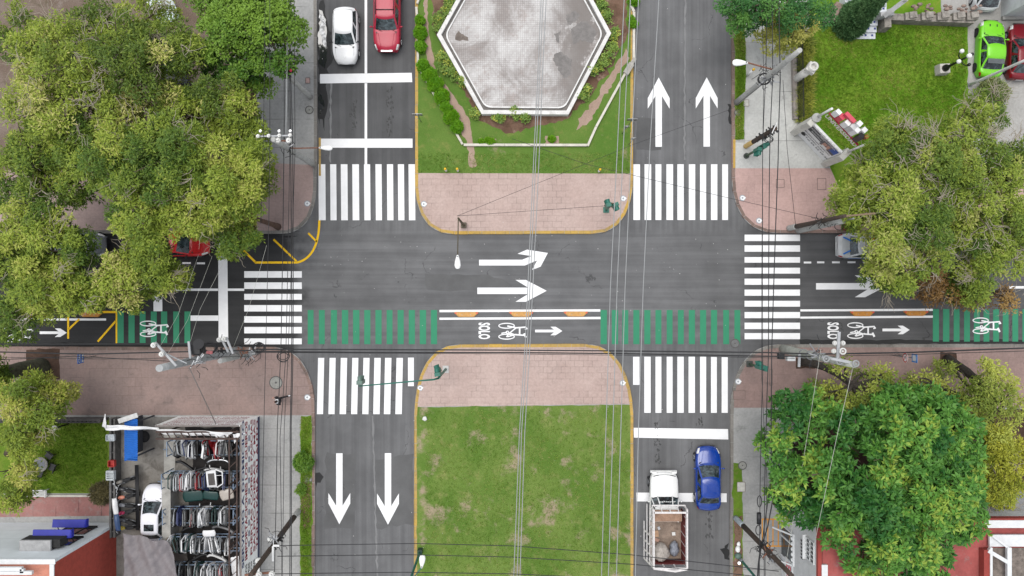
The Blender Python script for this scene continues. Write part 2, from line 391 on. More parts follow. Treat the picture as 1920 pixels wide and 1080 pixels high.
kerb('kerb', [(598.5, 258), (598.5, 330)], .12, KERBY, z1=.03)
kerb('kerb', [(1377.5, 262), (1377.5, 316)], .14, KERBY, side=-1, z1=PZ + .016)
def sheet(name, poly, m, dz=.004, jit=None, seed=1):
    p = GP(poly)
    if jit: p = rough_poly(p, jit[0], jit[1], seed)
    return struct(name, MB().sheet(p, PZ + dz), m)
def inset(e, d):     # pavement finish kept behind the kerb
    P = [Vector(p) for p in e]; out = []
    for i, p in enumerate(P):
        t = (P[min(i + 1, len(P) - 1)] - P[max(i - 1, 0)]).normalized(); out.append((p.x + t.y * d, p.y - t.x * d))
    return out
nm = inset(cut(edge['north median'], 318, 900), 5)
sheet('paving', [(784, 325)] + nm[1:-1] + [(1182, 326)], PINK_N)
sm = inset(cut(edge['south median'], 0, 772), -5)
sheet('paving', [(782, 762)] + sm[1:-1] + [(1182, 757)], PINK_N)
sheet('lawn', [(783, EV0), (1184, EV0), (1182, 326), (784, 325)], LAWN_N, .008)
sheet('lawn', [(782, 763), (1182, 758), (1183, EV1), (781, EV1)], LAWN_S, .008, (.5, .02))
nw = inset(edge['north west'], 5)
sheet('paving', [(-300, 431)] + nw[1:-2] + [(588, 310), (505, 306), (-300, 320)], PINK_NW)
sheet('soil', rect(438, 152, 483, 264), SOILD, .008, (.4, .05)); sheet('soil', rect(440, 404, 482, 432), SOILD, .008, (.4, .03))
sheet('ground_dirt', [(-400, -300), (440, -300), (440, 320), (-400, 320)], lawn('brown yard earth', (118, 102, 90), (136, 122, 112), (92, 86, 62), (160, 150, 142), .6, .3), .006)  # bare earth in its own brown
ne = inset(edge['north east'], 5)
sheet('paving', [(1378, 316)] + ne[2:-1] + [(2300, 432), (2300, 318), (1560, 316)], PINK_NE)
sheet('paving', [(1396, -200), (1481, -200), (1487, 120), (1490, 230), (1545, 300), (1560, 316), (1378, 316), (1378, 268), (1396, 268)], CONC_L, .006)
sheet('verge', [(1376, 40), (1395, 45), (1398, 110), (1393, 262), (1377, 262)], VERGE, .01, (.4, .03))
sheet('lawn', [(1516, -100), (1812, 40), (1813, 300), (1816, 420), (1600, 420), (1517, 225)], LAWN_NE, .008, (.6, .03))
sheet('lawn', [(1516, -200), (1600, -200), (1600, 30), (1516, 60)], LAWN_NE, .011); sheet('lawn', rect(1660, -200, 1762, 40), LAWN_NE, .011)
sheet('car_park', [(1763, -200), (2400, -200), (2400, 300), (1850, 330), (1815, 215), (1812, 38), (1763, 38)], CONC_PK, .012)
sw = inset(edge['south west'], -5)
sheet('paving', [(-300, 655)] + sw[1:-2] + [(586, 778), (200, 778), (-300, 776)], PINK_SW)
sheet('soil', rect(51, 653, 114, 711), SOILD, .008, (.4, .03))
sheet('paving', [(487, 779), (563, 779), (563, EV1), (487, EV1)], CONC_P, .006)
sheet('verge', [(564, 781), (586, 778), (586, EV1), (563, EV1)], VERGE, .01, (.4, .04))
sheet('lawn', rect(-300, 784, 208, 924), LAWN_SW, .008); sheet('path', [(-300, 930), (206, 930), (207, 966), (-300, 972)], BRICKW, .012)
sheet('yard_floor', rect(209, 781, 486, 1500), CONC_Y, .008)
se = inset(edge['south east'], -5)
sheet('paving', [(1374, 764)] + se[2:-1] + [(2300, 651), (2300, 764)], PINK_SE)
sheet('paving', rect(1374, 766, 1490, EV1), CONC_P, .006)
sheet('verge', [(1373, 868), (1391, 868), (1392, 1100), (1373, 1100)], VERGE, .01, (.4, .03))
sheet('soil', rect(1490, 672, 1527, 691), SOILD, .008, (.3, .03)); sheet('soil', rect(1760, 660, 1792, 686), SOILD, .008, (.3, .03))
sheet('soil', rect(1491, 766, 2300, 955), SOILD, .012, (.8, .05))
sheet('soil', rect(1576, 404, 1612, 434), lawn('leaf litter', (128, 84, 66), (112, 76, 62), (90, 70, 56), (150, 110, 92), .6, .8), .009, (.4, .03))
# garden round the basin
sheet('soil', [(800, -120), (815, 60), (850, 130), (896, 226), (950, 250), (1000, 240), (1060, 226), (1110, 175), (1150, 120), (1175, 60), (1180, -120)], SOILB, .012, (.25, .08), 3)
sheet('path', [(800, -100), (820, -100), (801, 20), (806, 70), (815, 130), (850, 180), (880, 225), (893, 315), (880, 312), (874, 265), (840, 200), (806, 145), (795, 70)], SOILP, .016, (.22, .05), 4)
sheet('path', [(1175, 90), (1178, 110), (1140, 170), (1105, 230), (1080, 245), (1085, 225), (1120, 180), (1150, 130)], SOILP, .016, (.22, .06), 5)
sheet('soil', [(567, 905), (583, 905), (582, 990), (569, 992), (566, 950)], SOILB, .015, (.25, .05), 8); sheet('soil', [(1376, 975), (1390, 965), (1391, 1100), (1375, 1100)], SOILB, .015, (.25, .05), 9); sheet('soil', rect(899, 260, 932, 271), SOILP, .014, (.15, .04), 3); sheet('soil', rect(1022, 256, 1047, 270), SOILP, .014, (.15, .04), 4)
# asphalt repairs, gutters, puddles
def patch(name, poly, c, dz=.004, jit=(.5, .06), seed=1, rough=.85, spec=.3):
    t = NT(name + ' surface'); f = t.noise(26, detail=7, rough=.75); a = t.noise(.8, detail=5)
    m = t.out(t.mul(S(c, c, c), t.math('MULTIPLY', t.rng(f, .25, .75, .8, 1.2, False), t.rng(a, .3, .7, .9, 1.1))), rough, f, .3, .01, spec=spec)
    return struct(name, MB().sheet(rough_poly(GP(poly), jit[0], jit[1], seed), dz), m)
patch('asphalt_patch', [(795, 515), (830, 513), (900, 516), (940, 523), (960, 535), (940, 548), (900, 546), (800, 544)], 99)
patch('asphalt_patch', [(611, 850), (667, 850), (664, 992), (607, 990)], 97)
patch('asphalt_patch', [(1193, 222), (1240, 222), (1240, 280), (1193, 280)], 93, seed=3)
patch('asphalt_patch', [(700, 860), (775, 850), (775, 985), (703, 990)], 101, seed=5)
patch('gutter_patch', [(596, 0), (606, 0), (620, 60), (625, 110), (618, 138), (598, 136)], 52, .004, (.3, .08), 2)
patch('gutter_patch', [(595, 152), (612, 152), (616, 200), (608, 222), (607, 248), (604, 224), (600, 222), (599, 238), (597, 220), (594, 216)], 50, .004, (.3, .05), 6)
patch('gutter_patch', [(440, 441), (560, 442), (540, 446), (440, 446)], 44, .004, (.4, .03), 7)  # darker strip of road surface beside the kerb
patch('gutter_patch', [(0, 643), (500, 646), (500, 650), (0, 650)], 40, .004, (.4, .03), 8)
patch('gutter_patch', [(1500, 637), (1920, 638), (1920, 645), (1500, 645)], 48, .004, (.4, .03), 9)
patch('gutter_patch', [(590, 887), (600, 885), (606, 892), (602, 905), (595, 908), (592, 915)], 50, .004, (.2, .05), 10)
patch('gutter_patch', [(1352, 1030), (1366, 1020), (1366, 1050), (1360, 1046)], 44, .004, (.2, .07), 11)
patch('gutter_patch', [(1365, 195), (1370, 195), (1371, 235), (1366, 232)], 46, .004, (.2, .03), 12)
rr = random.Random(3)
for u, v0, v1, c in [(731, 165, 258, 62), (664, 182, 245, 66), (1233, 786, 872, 66), (1313, 784, 800, 60), (1330, 950, 1010, 72), (730, 2, 30, 72), (640, 905, 935, 78), (1300, 580, 600, 92), (1006, 452, 470, 86)]:
    mb = MB()
    for k in range(int(8 + (v1 - v0) * .5)):
        v = rr.uniform(v0, v1); w_ = rr.uniform(.5, 2.0); h_ = rr.uniform(.8, 4); x = u + rr.gauss(0, 3.4)
        mb.sheet(rough_poly(GP([(x - w_, v), (x - w_ * .4, v - h_), (x + w_ * .7, v - h_ * .6), (x + w_, v), (x + w_ * .3, v + h_)]), .05, .015, k + int(u)), .005 + .0001 * k)
    struct('oil_stain', mb, mat('oil drip %d' % c, (c, c, c), .7, .25, 8))
for a, b in (((697, 780), (706, 1085)), ((1283, -10), (1282, 300)), ((619, 140), (618, 305))): patch('asphalt_seam', [a, (a[0] + 3.5, a[1]), (b[0] + 3, b[1]), b], 128, .0045, (.3, .03), 7)
tp = NT('standing water'); PUD = tp.out(S(44, 46, 48), .04, spec=1.0)
tp2 = NT('painted puddle reflection'); PUDW = tp2.out(tp2.mix(tp2.rng(tp2.noise(5, detail=6), .4, .6), S(150, 150, 150), S(240, 240, 240)), .5)  # near-white colour standing for the sky's reflection
struct('puddle', MB().sheet(rough_poly(GP([(598, 20), (606, 22), (612, 60), (614, 90), (610, 125), (601, 122), (598, 80)]), .25, .06, 3), .008), PUD)
struct('puddle_reflection', MB().sheet(rough_poly(GP([(599, 26), (605, 28), (609, 50), (611, 88), (606, 84), (601, 60)]), .25, .07, 4), .012), PUDW)  # painted sky reflection, a bright sheet laid over the water
struct('puddle', MB().sheet(rough_poly(GP([(597, 172), (603, 176), (608, 200), (602, 214), (597, 205)]), .2, .05, 5), .008), PUD)
# ------------------------------------------------------------------ painted markings
def paintmat(name, c, wear=.5):
    t = NT(name); a = t.noise(1.6, detail=6, rough=.7); f = t.noise(30, detail=6, rough=.8); s = t.noise(5, t.pos(rot=.4), 8, .8)
    col = t.mul(S(*c), t.math('MULTIPLY', t.rng(a, .3, .7, .95, 1.03), t.rng(f, .3, .7, .96, 1.03)))
    col = t.mix(t.rng(s, .66, .76, 0, wear), col, S(150, 150, 150))
    return t.out(col, .7, f, .1, .004)
PW = paintmat('white road paint', (249, 249, 249), .5); PG = paintmat('green road paint', (50, 140, 103), .3); PY = paintmat('yellow road paint', (254, 202, 8), .2)
MZ = .009
def marking(name, label, cat, polys, m, group=None, z=MZ, extra=None):
    mb = MB()
    for p in polys: mb.sheet(GP(p), z)
    if extra: extra(mb)
    b = [Vector(v) for v in mb.v]; c = sum(b, Vector()) / len(b); c.z = 0
    return tag(mb.build(name, m, loc=c), label, cat, group)
def vbars(tops, y0, y1, bots=None): return [[(a, y0), (b, y0), ((bots or tops)[i][1], y1), ((bots or tops)[i][0], y1)] for i, (a, b) in enumerate(tops)]
ZC = 'zebra crossings painted across the roads'
nwx = [(597, 610), (619, 630.5), (639, 651.5), (660.5, 673), (682.5, 694), (704, 715.5), (725.5, 737), (746, 757.5), (766, 778)]
marking('zebra_crossing', 'white zebra crossing of nine bars below the white hatchback and red car', 'zebra crossing', vbars(nwx, 308, 413, [(a + .8, b + .8) for a, b in nwx]), PW, ZC)
nex = [(1187.5, 1200), (1208.5, 1221), (1229, 1240), (1249.5, 1262), (1270, 1282), (1291.5, 1303.5), (1312.5, 1324), (1333, 1345), (1354, 1365)]
marking('zebra_crossing', 'white zebra crossing under the two white arrows pointing to the top', 'zebra crossing', vbars(nex, 308, 412.5), PW, ZC)
swx = [(596.5, 608), (618, 629.5), (639, 651), (660.5, 672), (681.5, 693), (702, 714), (722, 734), (743.5, 755.5)]
marking('zebra_crossing', 'white zebra crossing above the two white arrows pointing to the bottom', 'zebra crossing', vbars(swx, 671, 776.5, [(a - 2.2, b - 2.2) for a, b in swx]) + [rect(765, 670.5, 776, 724)], PW, ZC)
sex = [(1208, 1220), (1229, 1240), (1250, 1261), (1270, 1282), (1291, 1303), (1312.5, 1324), (1333, 1344), (1353, 1364.5)]
marking('zebra_crossing', 'white zebra crossing above the wide stop line and the blue car', 'zebra crossing', vbars(sex, 668.8, 774) + [rect(1187, 669, 1199, 721.5)], PW, ZC)
wy = [(508.5, 520.7), (529.5, 541.8), (551, 562), (572, 584), (593, 605), (613, 625), (634.5, 645.5)]
marking('zebra_crossing', 'white zebra crossing of horizontal bars beside the yellow painted corner', 'zebra crossing', [rect(458, a, 566, b) for a, b in wy], PW, ZC)
ey = [(440, 452), (460, 472), (482, 492.5), (502, 513), (522.5, 534), (543, 554.5), (564, 575), (585, 596.5), (605, 617), (624.5, 636)]
marking('zebra_crossing', 'white zebra crossing of ten horizontal bars behind the police car', 'zebra crossing', [rect(1396, a, 1500, b) for a, b in ey], PW, ZC)
GCR = 'green painted cycle crossings'
g1 = [(577, 588), (598, 609), (620.5, 632), (641, 653), (662, 674), (683, 694.5), (704, 715.5), (725, 736), (745.5, 757), (766.5, 778), (787, 799), (808, 819.5)]
marking('cycle_crossing', 'green striped cycle crossing left of the orange lane dividers in the junction', 'cycle crossing', [rect(a, 581.3, b, 645.3) for a, b in g1], PG, GCR)
g2 = [(1126, 1138), (1147, 1159), (1167, 1178), (1187.5, 1199), (1208, 1219.5), (1229, 1240), (1250, 1261), (1271, 1282), (1291.5, 1303), (1312.5, 1324), (1333, 1344.5), (1356, 1367), (1377, 1388)]
marking('cycle_crossing', 'green striped cycle crossing right of the middle lane dividers, ending at the ten bar zebra', 'cycle crossing', [rect(a, 581.3, b, 645.3) for a, b in g2], PG, GCR)
g3 = [(220, 232), (241, 252.5), (262, 273), (283, 294), (302, 313.5), (325, 336), (346, 357)]
marking('cycle_crossing', 'short green striped cycle box with bicycle beside the yellow painted box', 'cycle crossing', [rect(a, 584, b, 643) for a, b in g3], PG, GCR)
g4 = [(1749, 1760.5), (1768, 1780), (1788, 1799), (1807.5, 1818.5), (1826, 1837), (1844, 1855), (1862, 1873), (1880, 1891), (1898, 1909), (1917, 1929), (1938, 1950)]
marking('cycle_crossing', 'green striped cycle box with bicycle below the big tree at the right edge', 'cycle crossing', [rect(a, 579.5, b, 640.5) for a, b in g4], PG, GCR)
LN = 'white lines painted on the road'
marking('stop_line', 'thick white line just in front of the white hatchback', 'road line', [[(600, 139), (772, 136.5), (773, 154), (600, 156.5)]], PW, LN)
marking('stop_line', 'thick white line just above the nine bar zebra crossing', 'road line', [rect(600, 260, 773.5, 277)], PW, LN)
marking('lane_line', 'thin white line running between the white hatchback and the red car', 'road line', [rect(683.7, -300, 688.5, 138), rect(683.7, 156, 688.5, 260), rect(683.7, 277, 688.5, 308)], PW, LN)
marking('stop_line', 'thick white line in front of the blue car and pickup truck', 'road line', [[(1188, 802), (1365, 804.5), (1365.5, 824), (1188.5, 820.5)]], PW, LN)
marking('stop_line', 'white line running beneath the blue car and the white pickup truck', 'road line', [[(1193, 923.5), (1362.5, 925), (1362.5, 941.5), (1193, 940)]], PW, LN)
marking('stop_line', 'long thick white line beside the zebra crossing near the red car under the tree', 'road line', [[(409, 440), (426, 440), (428, 640.5), (410, 640.5)]], PW, LN)
marking('stop_line', 'short thick white line running down into the green box with bicycle', 'road line', [[(287, 470), (303.5, 470), (304.5, 583.5), (288, 583.5)]], PW, LN)
marking('lane_line', 'thin white line crossing both stop lines and meeting the left zebra', 'road line', [rect(60, 541, 287.5, 545.4), rect(304, 541, 409, 545.4), rect(427, 541, 458, 545.4)], PW, LN)
marking('lane_line', 'short white bar joining the green box and the long stop line', 'road line', [rect(357.3, 591.5, 409.5, 601.5)], PW, LN)
marking('lane_line', 'white line on the arrow side of the middle orange dividers', 'road line', [[(824, 581), (1125.5, 579.8), (1125.5, 584.2), (824, 585.4)]], PW, LN)
marking('lane_line', 'white line on the cycle lane side of the middle orange dividers', 'road line', [[(824, 595.6), (1126, 594), (1126, 598.4), (824, 599.6)]], PW, LN)
marking('lane_line', 'white line above the two orange dividers near the police car', 'road line', [[(1500.5, 580), (1749, 578.8), (1749, 583), (1500.5, 584)]], PW, LN)
marking('lane_line', 'white line between the orange dividers and the word on the right', 'road line', [[(1500.5, 593.6), (1749, 591.6), (1749, 595.8), (1500.5, 597.4)]], PW, LN)
marking('lane_line', 'white line under the orange dividers crossing the yellow box', 'road line', [rect(0, 597, 199, 601)], PW, LN)
marking('lane_line', 'short white line at the far right edge of the road', 'road line', [rect(1892, 536.5, 1990, 541)], PW, LN)
for i, (a, b, y) in enumerate([(342, 358, 491.6), (369, 384.5, 492), (1507, 1521, 490.5), (1532, 1545.5, 490.2), (1560, 1574.5, 490.2), (1589, 1604, 490), (1618, 1633, 490)]):
    L = i < 2
    marking('lane_dash', 'short white dash on the road beside the red car under the tree' if L else 'short white dash on the road beside the silver police car', 'road dash', [rect(a, y, b, y + 3.4)], PW, 'dashes by the red car' if L else 'dashes by the police car')
def arrow(u, v, ang, k=1., L=130.):        # tail to tip, pointing along ang, sizes in photo pixels
    pts = [(-L, -6), (-34.5, -6), (-58.5, -20.5), (-39, -20.5), (0, 0), (-39, 20.5), (-58.5, 20.5), (-34.5, 6), (-L, 6)]
    ca, sa = math.cos(ang), math.sin(ang); return [(u + (x * ca - y * sa) * k, v + (x * sa + y * ca) * k) for x, y in pts]
AR = 'big white arrows on the road'
marking('road_arrow', 'white straight arrow pointing to the top, nearer the grassy median', 'road arrow', [arrow(1235, 145.3, -PI / 2)], PW, AR)
marking('road_arrow', 'white straight arrow pointing to the top, nearer the pavement', 'road arrow', [arrow(1325, 145, -PI / 2)], PW, AR)
marking('road_arrow', 'white straight arrow pointing to the bottom, nearer the pavement with poles', 'road arrow', [arrow(636.3, 982.8, PI / 2, 1, 133)], PW, AR)
marking('road_arrow', 'white straight arrow pointing to the bottom, nearer the grass median', 'road arrow', [arrow(727.5, 983.6, PI / 2, 1, 134)], PW, AR)
marking('road_arrow', 'white straight arrow in the middle of the junction', 'road arrow', [arrow(1025, 545.3, 0, 1, 130)], PW, AR)
marking('road_arrow', 'white bent arrow turning up towards the median in the junction', 'road arrow', [[(898.3, 487), (979, 487), (996.5, 480), (970.3, 475.9), (988.2, 468), (1027.2, 474.3), (1013.6, 500), (997.5, 506), (1007.2, 488.3), (984, 497.8), (898.3, 497.8)]], PW, AR)
marking('road_arrow', 'white arrow disappearing under the big tree beyond the police car', 'road arrow', [arrow(1661, 536.8, 0, 1, 131)], PW, AR)
CA = 'small white arrows in the cycle lane'
def sarrow(u, v): return [[(u - 51, v - 2.5), (u - 15.5, v - 2.5), (u - 22.5, v - 8), (u - 12.5, v - 8), (u, v), (u - 12.5, v + 8), (u - 22.5, v + 8), (u - 15.5, v + 2.5), (u - 51, v + 2.5)]]
marking('cycle_lane_arrow', 'small white arrow pointing at the junction\'s right green crossing', 'road arrow', sarrow(1054.3, 620.6), PW, CA)
marking('cycle_lane_arrow', 'small white arrow right of the bicycle symbol near the police car', 'road arrow', sarrow(1705.5, 618.6), PW, CA)
marking('cycle_lane_arrow', 'small white arrow touching the yellow painted box', 'road arrow', sarrow(125.5, 623.8), PW, CA)
def bike(u0, v0, u1, v1):      # bicycle with its wheels to the left and handlebar to the right
    def f(mb):
        W, Hh = u1 - u0, v1 - v0
        def q(a, b): return tuple(G(u0 + a * W, v0 + b * Hh, 0)[:2])
        def ring(cx, cy, rx, ry, t, n=26):
            o = [q(cx + rx * math.cos(2 * PI * i / n), cy + ry * math.sin(2 * PI * i / n)) for i in range(n)]
            p = [q(cx + (rx - t / W) * math.cos(2 * PI * i / n), cy + (ry - t / Hh) * math.sin(2 * PI * i / n)) for i in range(n)]
            mb.add([(x, y, MZ + .004) for x, y in o + p], [((i + 1) % n, i, n + i, n + (i + 1) % n) for i in range(n)])
        k = [0]
        def bar(a, b, t=2.3):
            k[0] += 1; A, B = Vector(q(*a)), Vector(q(*b)); d = (B - A).normalized() * (M_(t) / 2); nn = Vector((-d.y, d.x))
            mb.sheet([A + nn - d * .6, A - nn - d * .6, B - nn + d * .6, B + nn + d * .6], MZ + .004 + k[0] * .0002)
        ring(.29, .18, .285, .175, 2.0); ring(.29, .82, .285, .175, 2.0)
        bar((.33, .2), (.62, .3), 2.6); bar((.62, .3), (.95, .26), 2.6); bar((.95, .26), (.99, .36), 2.6); bar((.99, .36), (.93, .38), 2)
        bar((.74, .3), (.74, .7), 3); bar((.40, .6), (.62, .3), 2.2); bar((.40, .6), (.56, .7), 2.2); bar((.56, .7), (.92, .74), 2.6); bar((.9, .66), (.95, .84), 3.6)
        bar((.29, .82), (.40, .6), 2.2); bar((.33, .82), (.62, .68), 2.2); ring(.32, .56, .06, .09, 1.6); bar((.12, .62), (.3, .56), 2)
    return f
BS = 'white bicycle symbols in the cycle lane'
for b, l in [((934, 605, 988.5, 637), 'white bicycle symbol in the middle of the junction\'s cycle lane'), ((1588, 604, 1641.5, 635.5), 'white bicycle symbol right of the word below the police car'),
             ((262, 601, 316, 632), 'white bicycle symbol on the short green striped box'), ((1823, 595, 1876.5, 626.5), 'white bicycle symbol on the green stripes at the right edge'),
             ((8, 610, 62, 641.5), 'white bicycle symbol partly hidden by the tree at the left edge')]:
    marking('bicycle_symbol', l, 'bicycle symbol', [], PW, BS, extra=bike(*b))
for (u, v), l in [((908, 620.4), 'white word SOLO left of the bicycle symbol inside the junction'), ((1562, 620), 'white word SOLO beyond the ten bar zebra crossing')]:
    marking('lane_lettering', l, 'road lettering', [], PW, 'cycle lane words', extra=lambda mb: text_fit(mb, 'SOLO', G(u, v) + Vector((0, 0, MZ)), (0, -1, 0), (1, 0, 0), M_(31), M_(22), 0, .035))
def stroke(pts, t):      # painted line of constant width through photo points
    P = [Vector(p) for p in pts]; L = []; Rr = []
    for i, p in enumerate(P):
        d = (P[min(i + 1, len(P) - 1)] - P[max(i - 1, 0)]).normalized(); n = Vector((-d.y, d.x)) * t / 2; L.append(tuple(p + n)); Rr.append(tuple(p - n))
    return L + Rr[::-1]
marking('corner_hatching', 'yellow curved hatching painted round the top left pavement corner', 'road hatching',
        [stroke([(443, 456.5), (479.5, 492)], 4), stroke([(478, 492.2), (556, 492.2)] + bez((558, 492), (598, 482), (598.8, 413), 14), 4), stroke([(513, 449), (556, 489.8)], 3.6), stroke([(578, 437), (594, 453.4)], 3.6)], PY, 'yellow hatching')
marking('box_hatching', 'yellow outlined box with diagonals over the left cycle lane', 'road hatching',
        [rect(217, 583, 220, 643.5), stroke([(160, 585), (217, 585)], 4), stroke([(128, 583), (128, 635)], 3.6), stroke([(149, 598), (129.5, 617)], 3.6), stroke([(217, 602), (183.5, 640.5)], 3.6)], PY, 'yellow hatching', MZ + .006)
marking('bay_outline', 'orange painted bay on the pavement beside the white house', 'road hatching',
        [rect(1427, 971, 1466, 973.6), rect(1427, 1021.5, 1466, 1024), rect(1427, 973.6, 1429, 1021.5), rect(1437.5, 973.6, 1439.5, 1021.5), rect(1447, 973.6, 1449, 1021.5), rect(1457, 973.6, 1459, 1021.5)], paintmat('orange paint', (222, 152, 48), .3), None, PZ + .014)
# small round paint marks at the crossings
PB = paintmat('grey blue paint', (166, 172, 178), .3)
for u, v in [(577, 382), (795, 383), (1168, 372.5), (1391, 371.5), (1422, 414), (577, 744.5), (788, 727), (1167, 717.5), (1383, 715)]:
    mb = MB(); c = G(u, v); mb.disc(c, .21, PZ + .014, 20, 0); mb.disc(c, .15, PZ + .018, 18, 1, .07); mb.sheet([(c.x + .05, c.y - .2), (c.x + .24, c.y + .02), (c.x + .1, c.y + .12)], PZ + .02, 1)
    tag(mb.build('pavement_emblem', [PB, PW], loc=(c.x, c.y, PZ)), 'pale round painted emblem at a pavement corner by a zebra crossing', 'painted emblem', 'round emblems at the pavement corners')
for u, v, r, z, l in [(518.5, 717, .42, PZ, 'large pale round cover on the paving beside the walking person'), (581, 207, .25, PZ, 'small round cover on the concrete pavement beside the wet gutter'),
                      (578.5, 897.5, .26, PZ, 'round cover in the soil strip below the bushy verge'), (1378, 644, .28, 0, 'thin round cover ring on the road by the last green bar'),
                      (1382, 212, .2, PZ, 'round cover on the grass beside the pale top right pole'), (1391, 872, .26, PZ, 'round cover at the verge beside the blue car')]:
    mb = MB(); c = G(u, v); zz = z + .018; mb.disc(c, r, zz, 26, 0); mb.disc(c, r + .045, zz + .004, 26, 1, r - .02); mb.disc(c, r * .18, zz + .004, 10, 1)
    tag(mb.build('manhole_cover', [mat('cast cover', (150, 150, 144), .8, .15, 6, grime=(110, 108, 104)) if r > .4 or z else mat('road cover', (112, 112, 112), .7), mat('cover rim', (176, 174, 168) if z == 0 else (92, 90, 88), .8)], loc=(c.x, c.y, z)), l, 'manhole cover', 'round covers in the ground')
for u0, v0, u1, v1, l in [(1531, 335, 1547, 356, 'square pavement hatch near the tree behind the police car'), (1454, 337, 1469, 352, 'square pavement hatch under the black cables near the top right corner'), (1374, 732, 1396, 748, 'square pavement hatch by the bottom right zebra crossing'),
                          (1381, 903, 1396, 921, 'pale square slab at the verge beside the blue car'), (574, 147, 582, 157, 'tiny square hatch on the pavement near the coil topped pole'), (1393, 188, 1403, 200, 'small pale square hatch at the foot of the pale top right pole'), (1442, 692, 1447, 722, 'narrow outlined hatch beside the leaning street tree')]:
    mb = MB(); P = GP(rect(u0, v0, u1, v1)); mb.sheet(P, PZ + .016, 0); c = sum((Vector(p) for p in P), Vector((0, 0))) / 4
    for i in range(4): a, b = Vector(P[i] + (PZ + .02,)), Vector(P[(i + 1) % 4] + (PZ + .02,)); mb.beam(a, b, .03, .01, 1)
    pale = 'pale' in l
    tag(mb.build('pavement_hatch', [mat('pale slab', (196, 194, 186), .85) if pale else (PINK_SE if v0 > 600 else PINK_NE), mat('hatch edge', (112, 98, 92), .8)], loc=(c.x, c.y, PZ)), l, 'ground hatch', 'square hatches in the pavement')

# ------------------------------------------------------------------ orange lane dividers
ORG = mat('weathered orange plastic', (206, 154, 84), .6, .15, 6, bump=.2, grime=(190, 140, 90)); ORG2 = mat('deep orange plastic', (196, 132, 48), .6, .15, 6, bump=.2, grime=(180, 120, 60))
def divider(u, v, label, m):
    c = G(u, v); r = thing('lane_divider', label, 'lane divider', (c.x, c.y, 0), 0, 'orange lane dividers along the cycle lane'); mb = MB()
    a, b, w2 = M_(23), M_(14.5), M_(9.6) / 2
    lo = [(-a, w2), (a, w2), (a - .02, w2 - .09), (b, -w2), (-b, -w2), (-a + .02, w2 - .09)]; hi = [(x * .94, y * .86) for x, y in lo]; n = 6
    vs = [(c.x + x, c.y + y, 0) for x, y in lo] + [(c.x + x * .985, c.y + y * .97, .09) for x, y in lo] + [(c.x + x, c.y + y, .13) for x, y in hi]
    fs = [(k * n + (i + 1) % n, k * n + i, (k + 1) * n + i, (k + 1) * n + (i + 1) % n) for k in (0, 1) for i in range(n)] + [tuple(range(3 * n - 1, 2 * n - 1, -1))]
    mb.add(vs, fs); mb.build('body', m, r)
    for s in (-1, 1):
        e = MB().box((c.x + s * (a - .12), c.y + w2 - .08, .135), (.13, .09, .02)); e.build('reflector', REDL, r)
    b_ = MB()
    for x in (-.3, .3): b_.tube([(c.x + x, c.y - .02, .12), (c.x + x, c.y - .02, .14)], .03, 8)
    b_.build('bolts', STEEL, r)
for u, v, l, m in [(874.5, 589.6, 'pale orange divider, first of three beside the word in the junction', ORG), (977.3, 589.2, 'pale orange divider, middle of the three below the straight arrow', ORG), (1079.5, 588.8, 'pale orange divider, last of three before the right green crossing', ORG),
                   (1616, 588.2, 'deep orange divider above the bicycle symbol right of the zebra', ORG2), (1716.3, 587.6, 'deep orange divider just before the rightmost green stripes', ORG2), (170.5, 589.6, 'deep orange divider inside the yellow painted box', ORG2), (70, 590.4, 'deep orange divider half under the tree at the left edge', ORG2)]: divider(u, v, l, m)
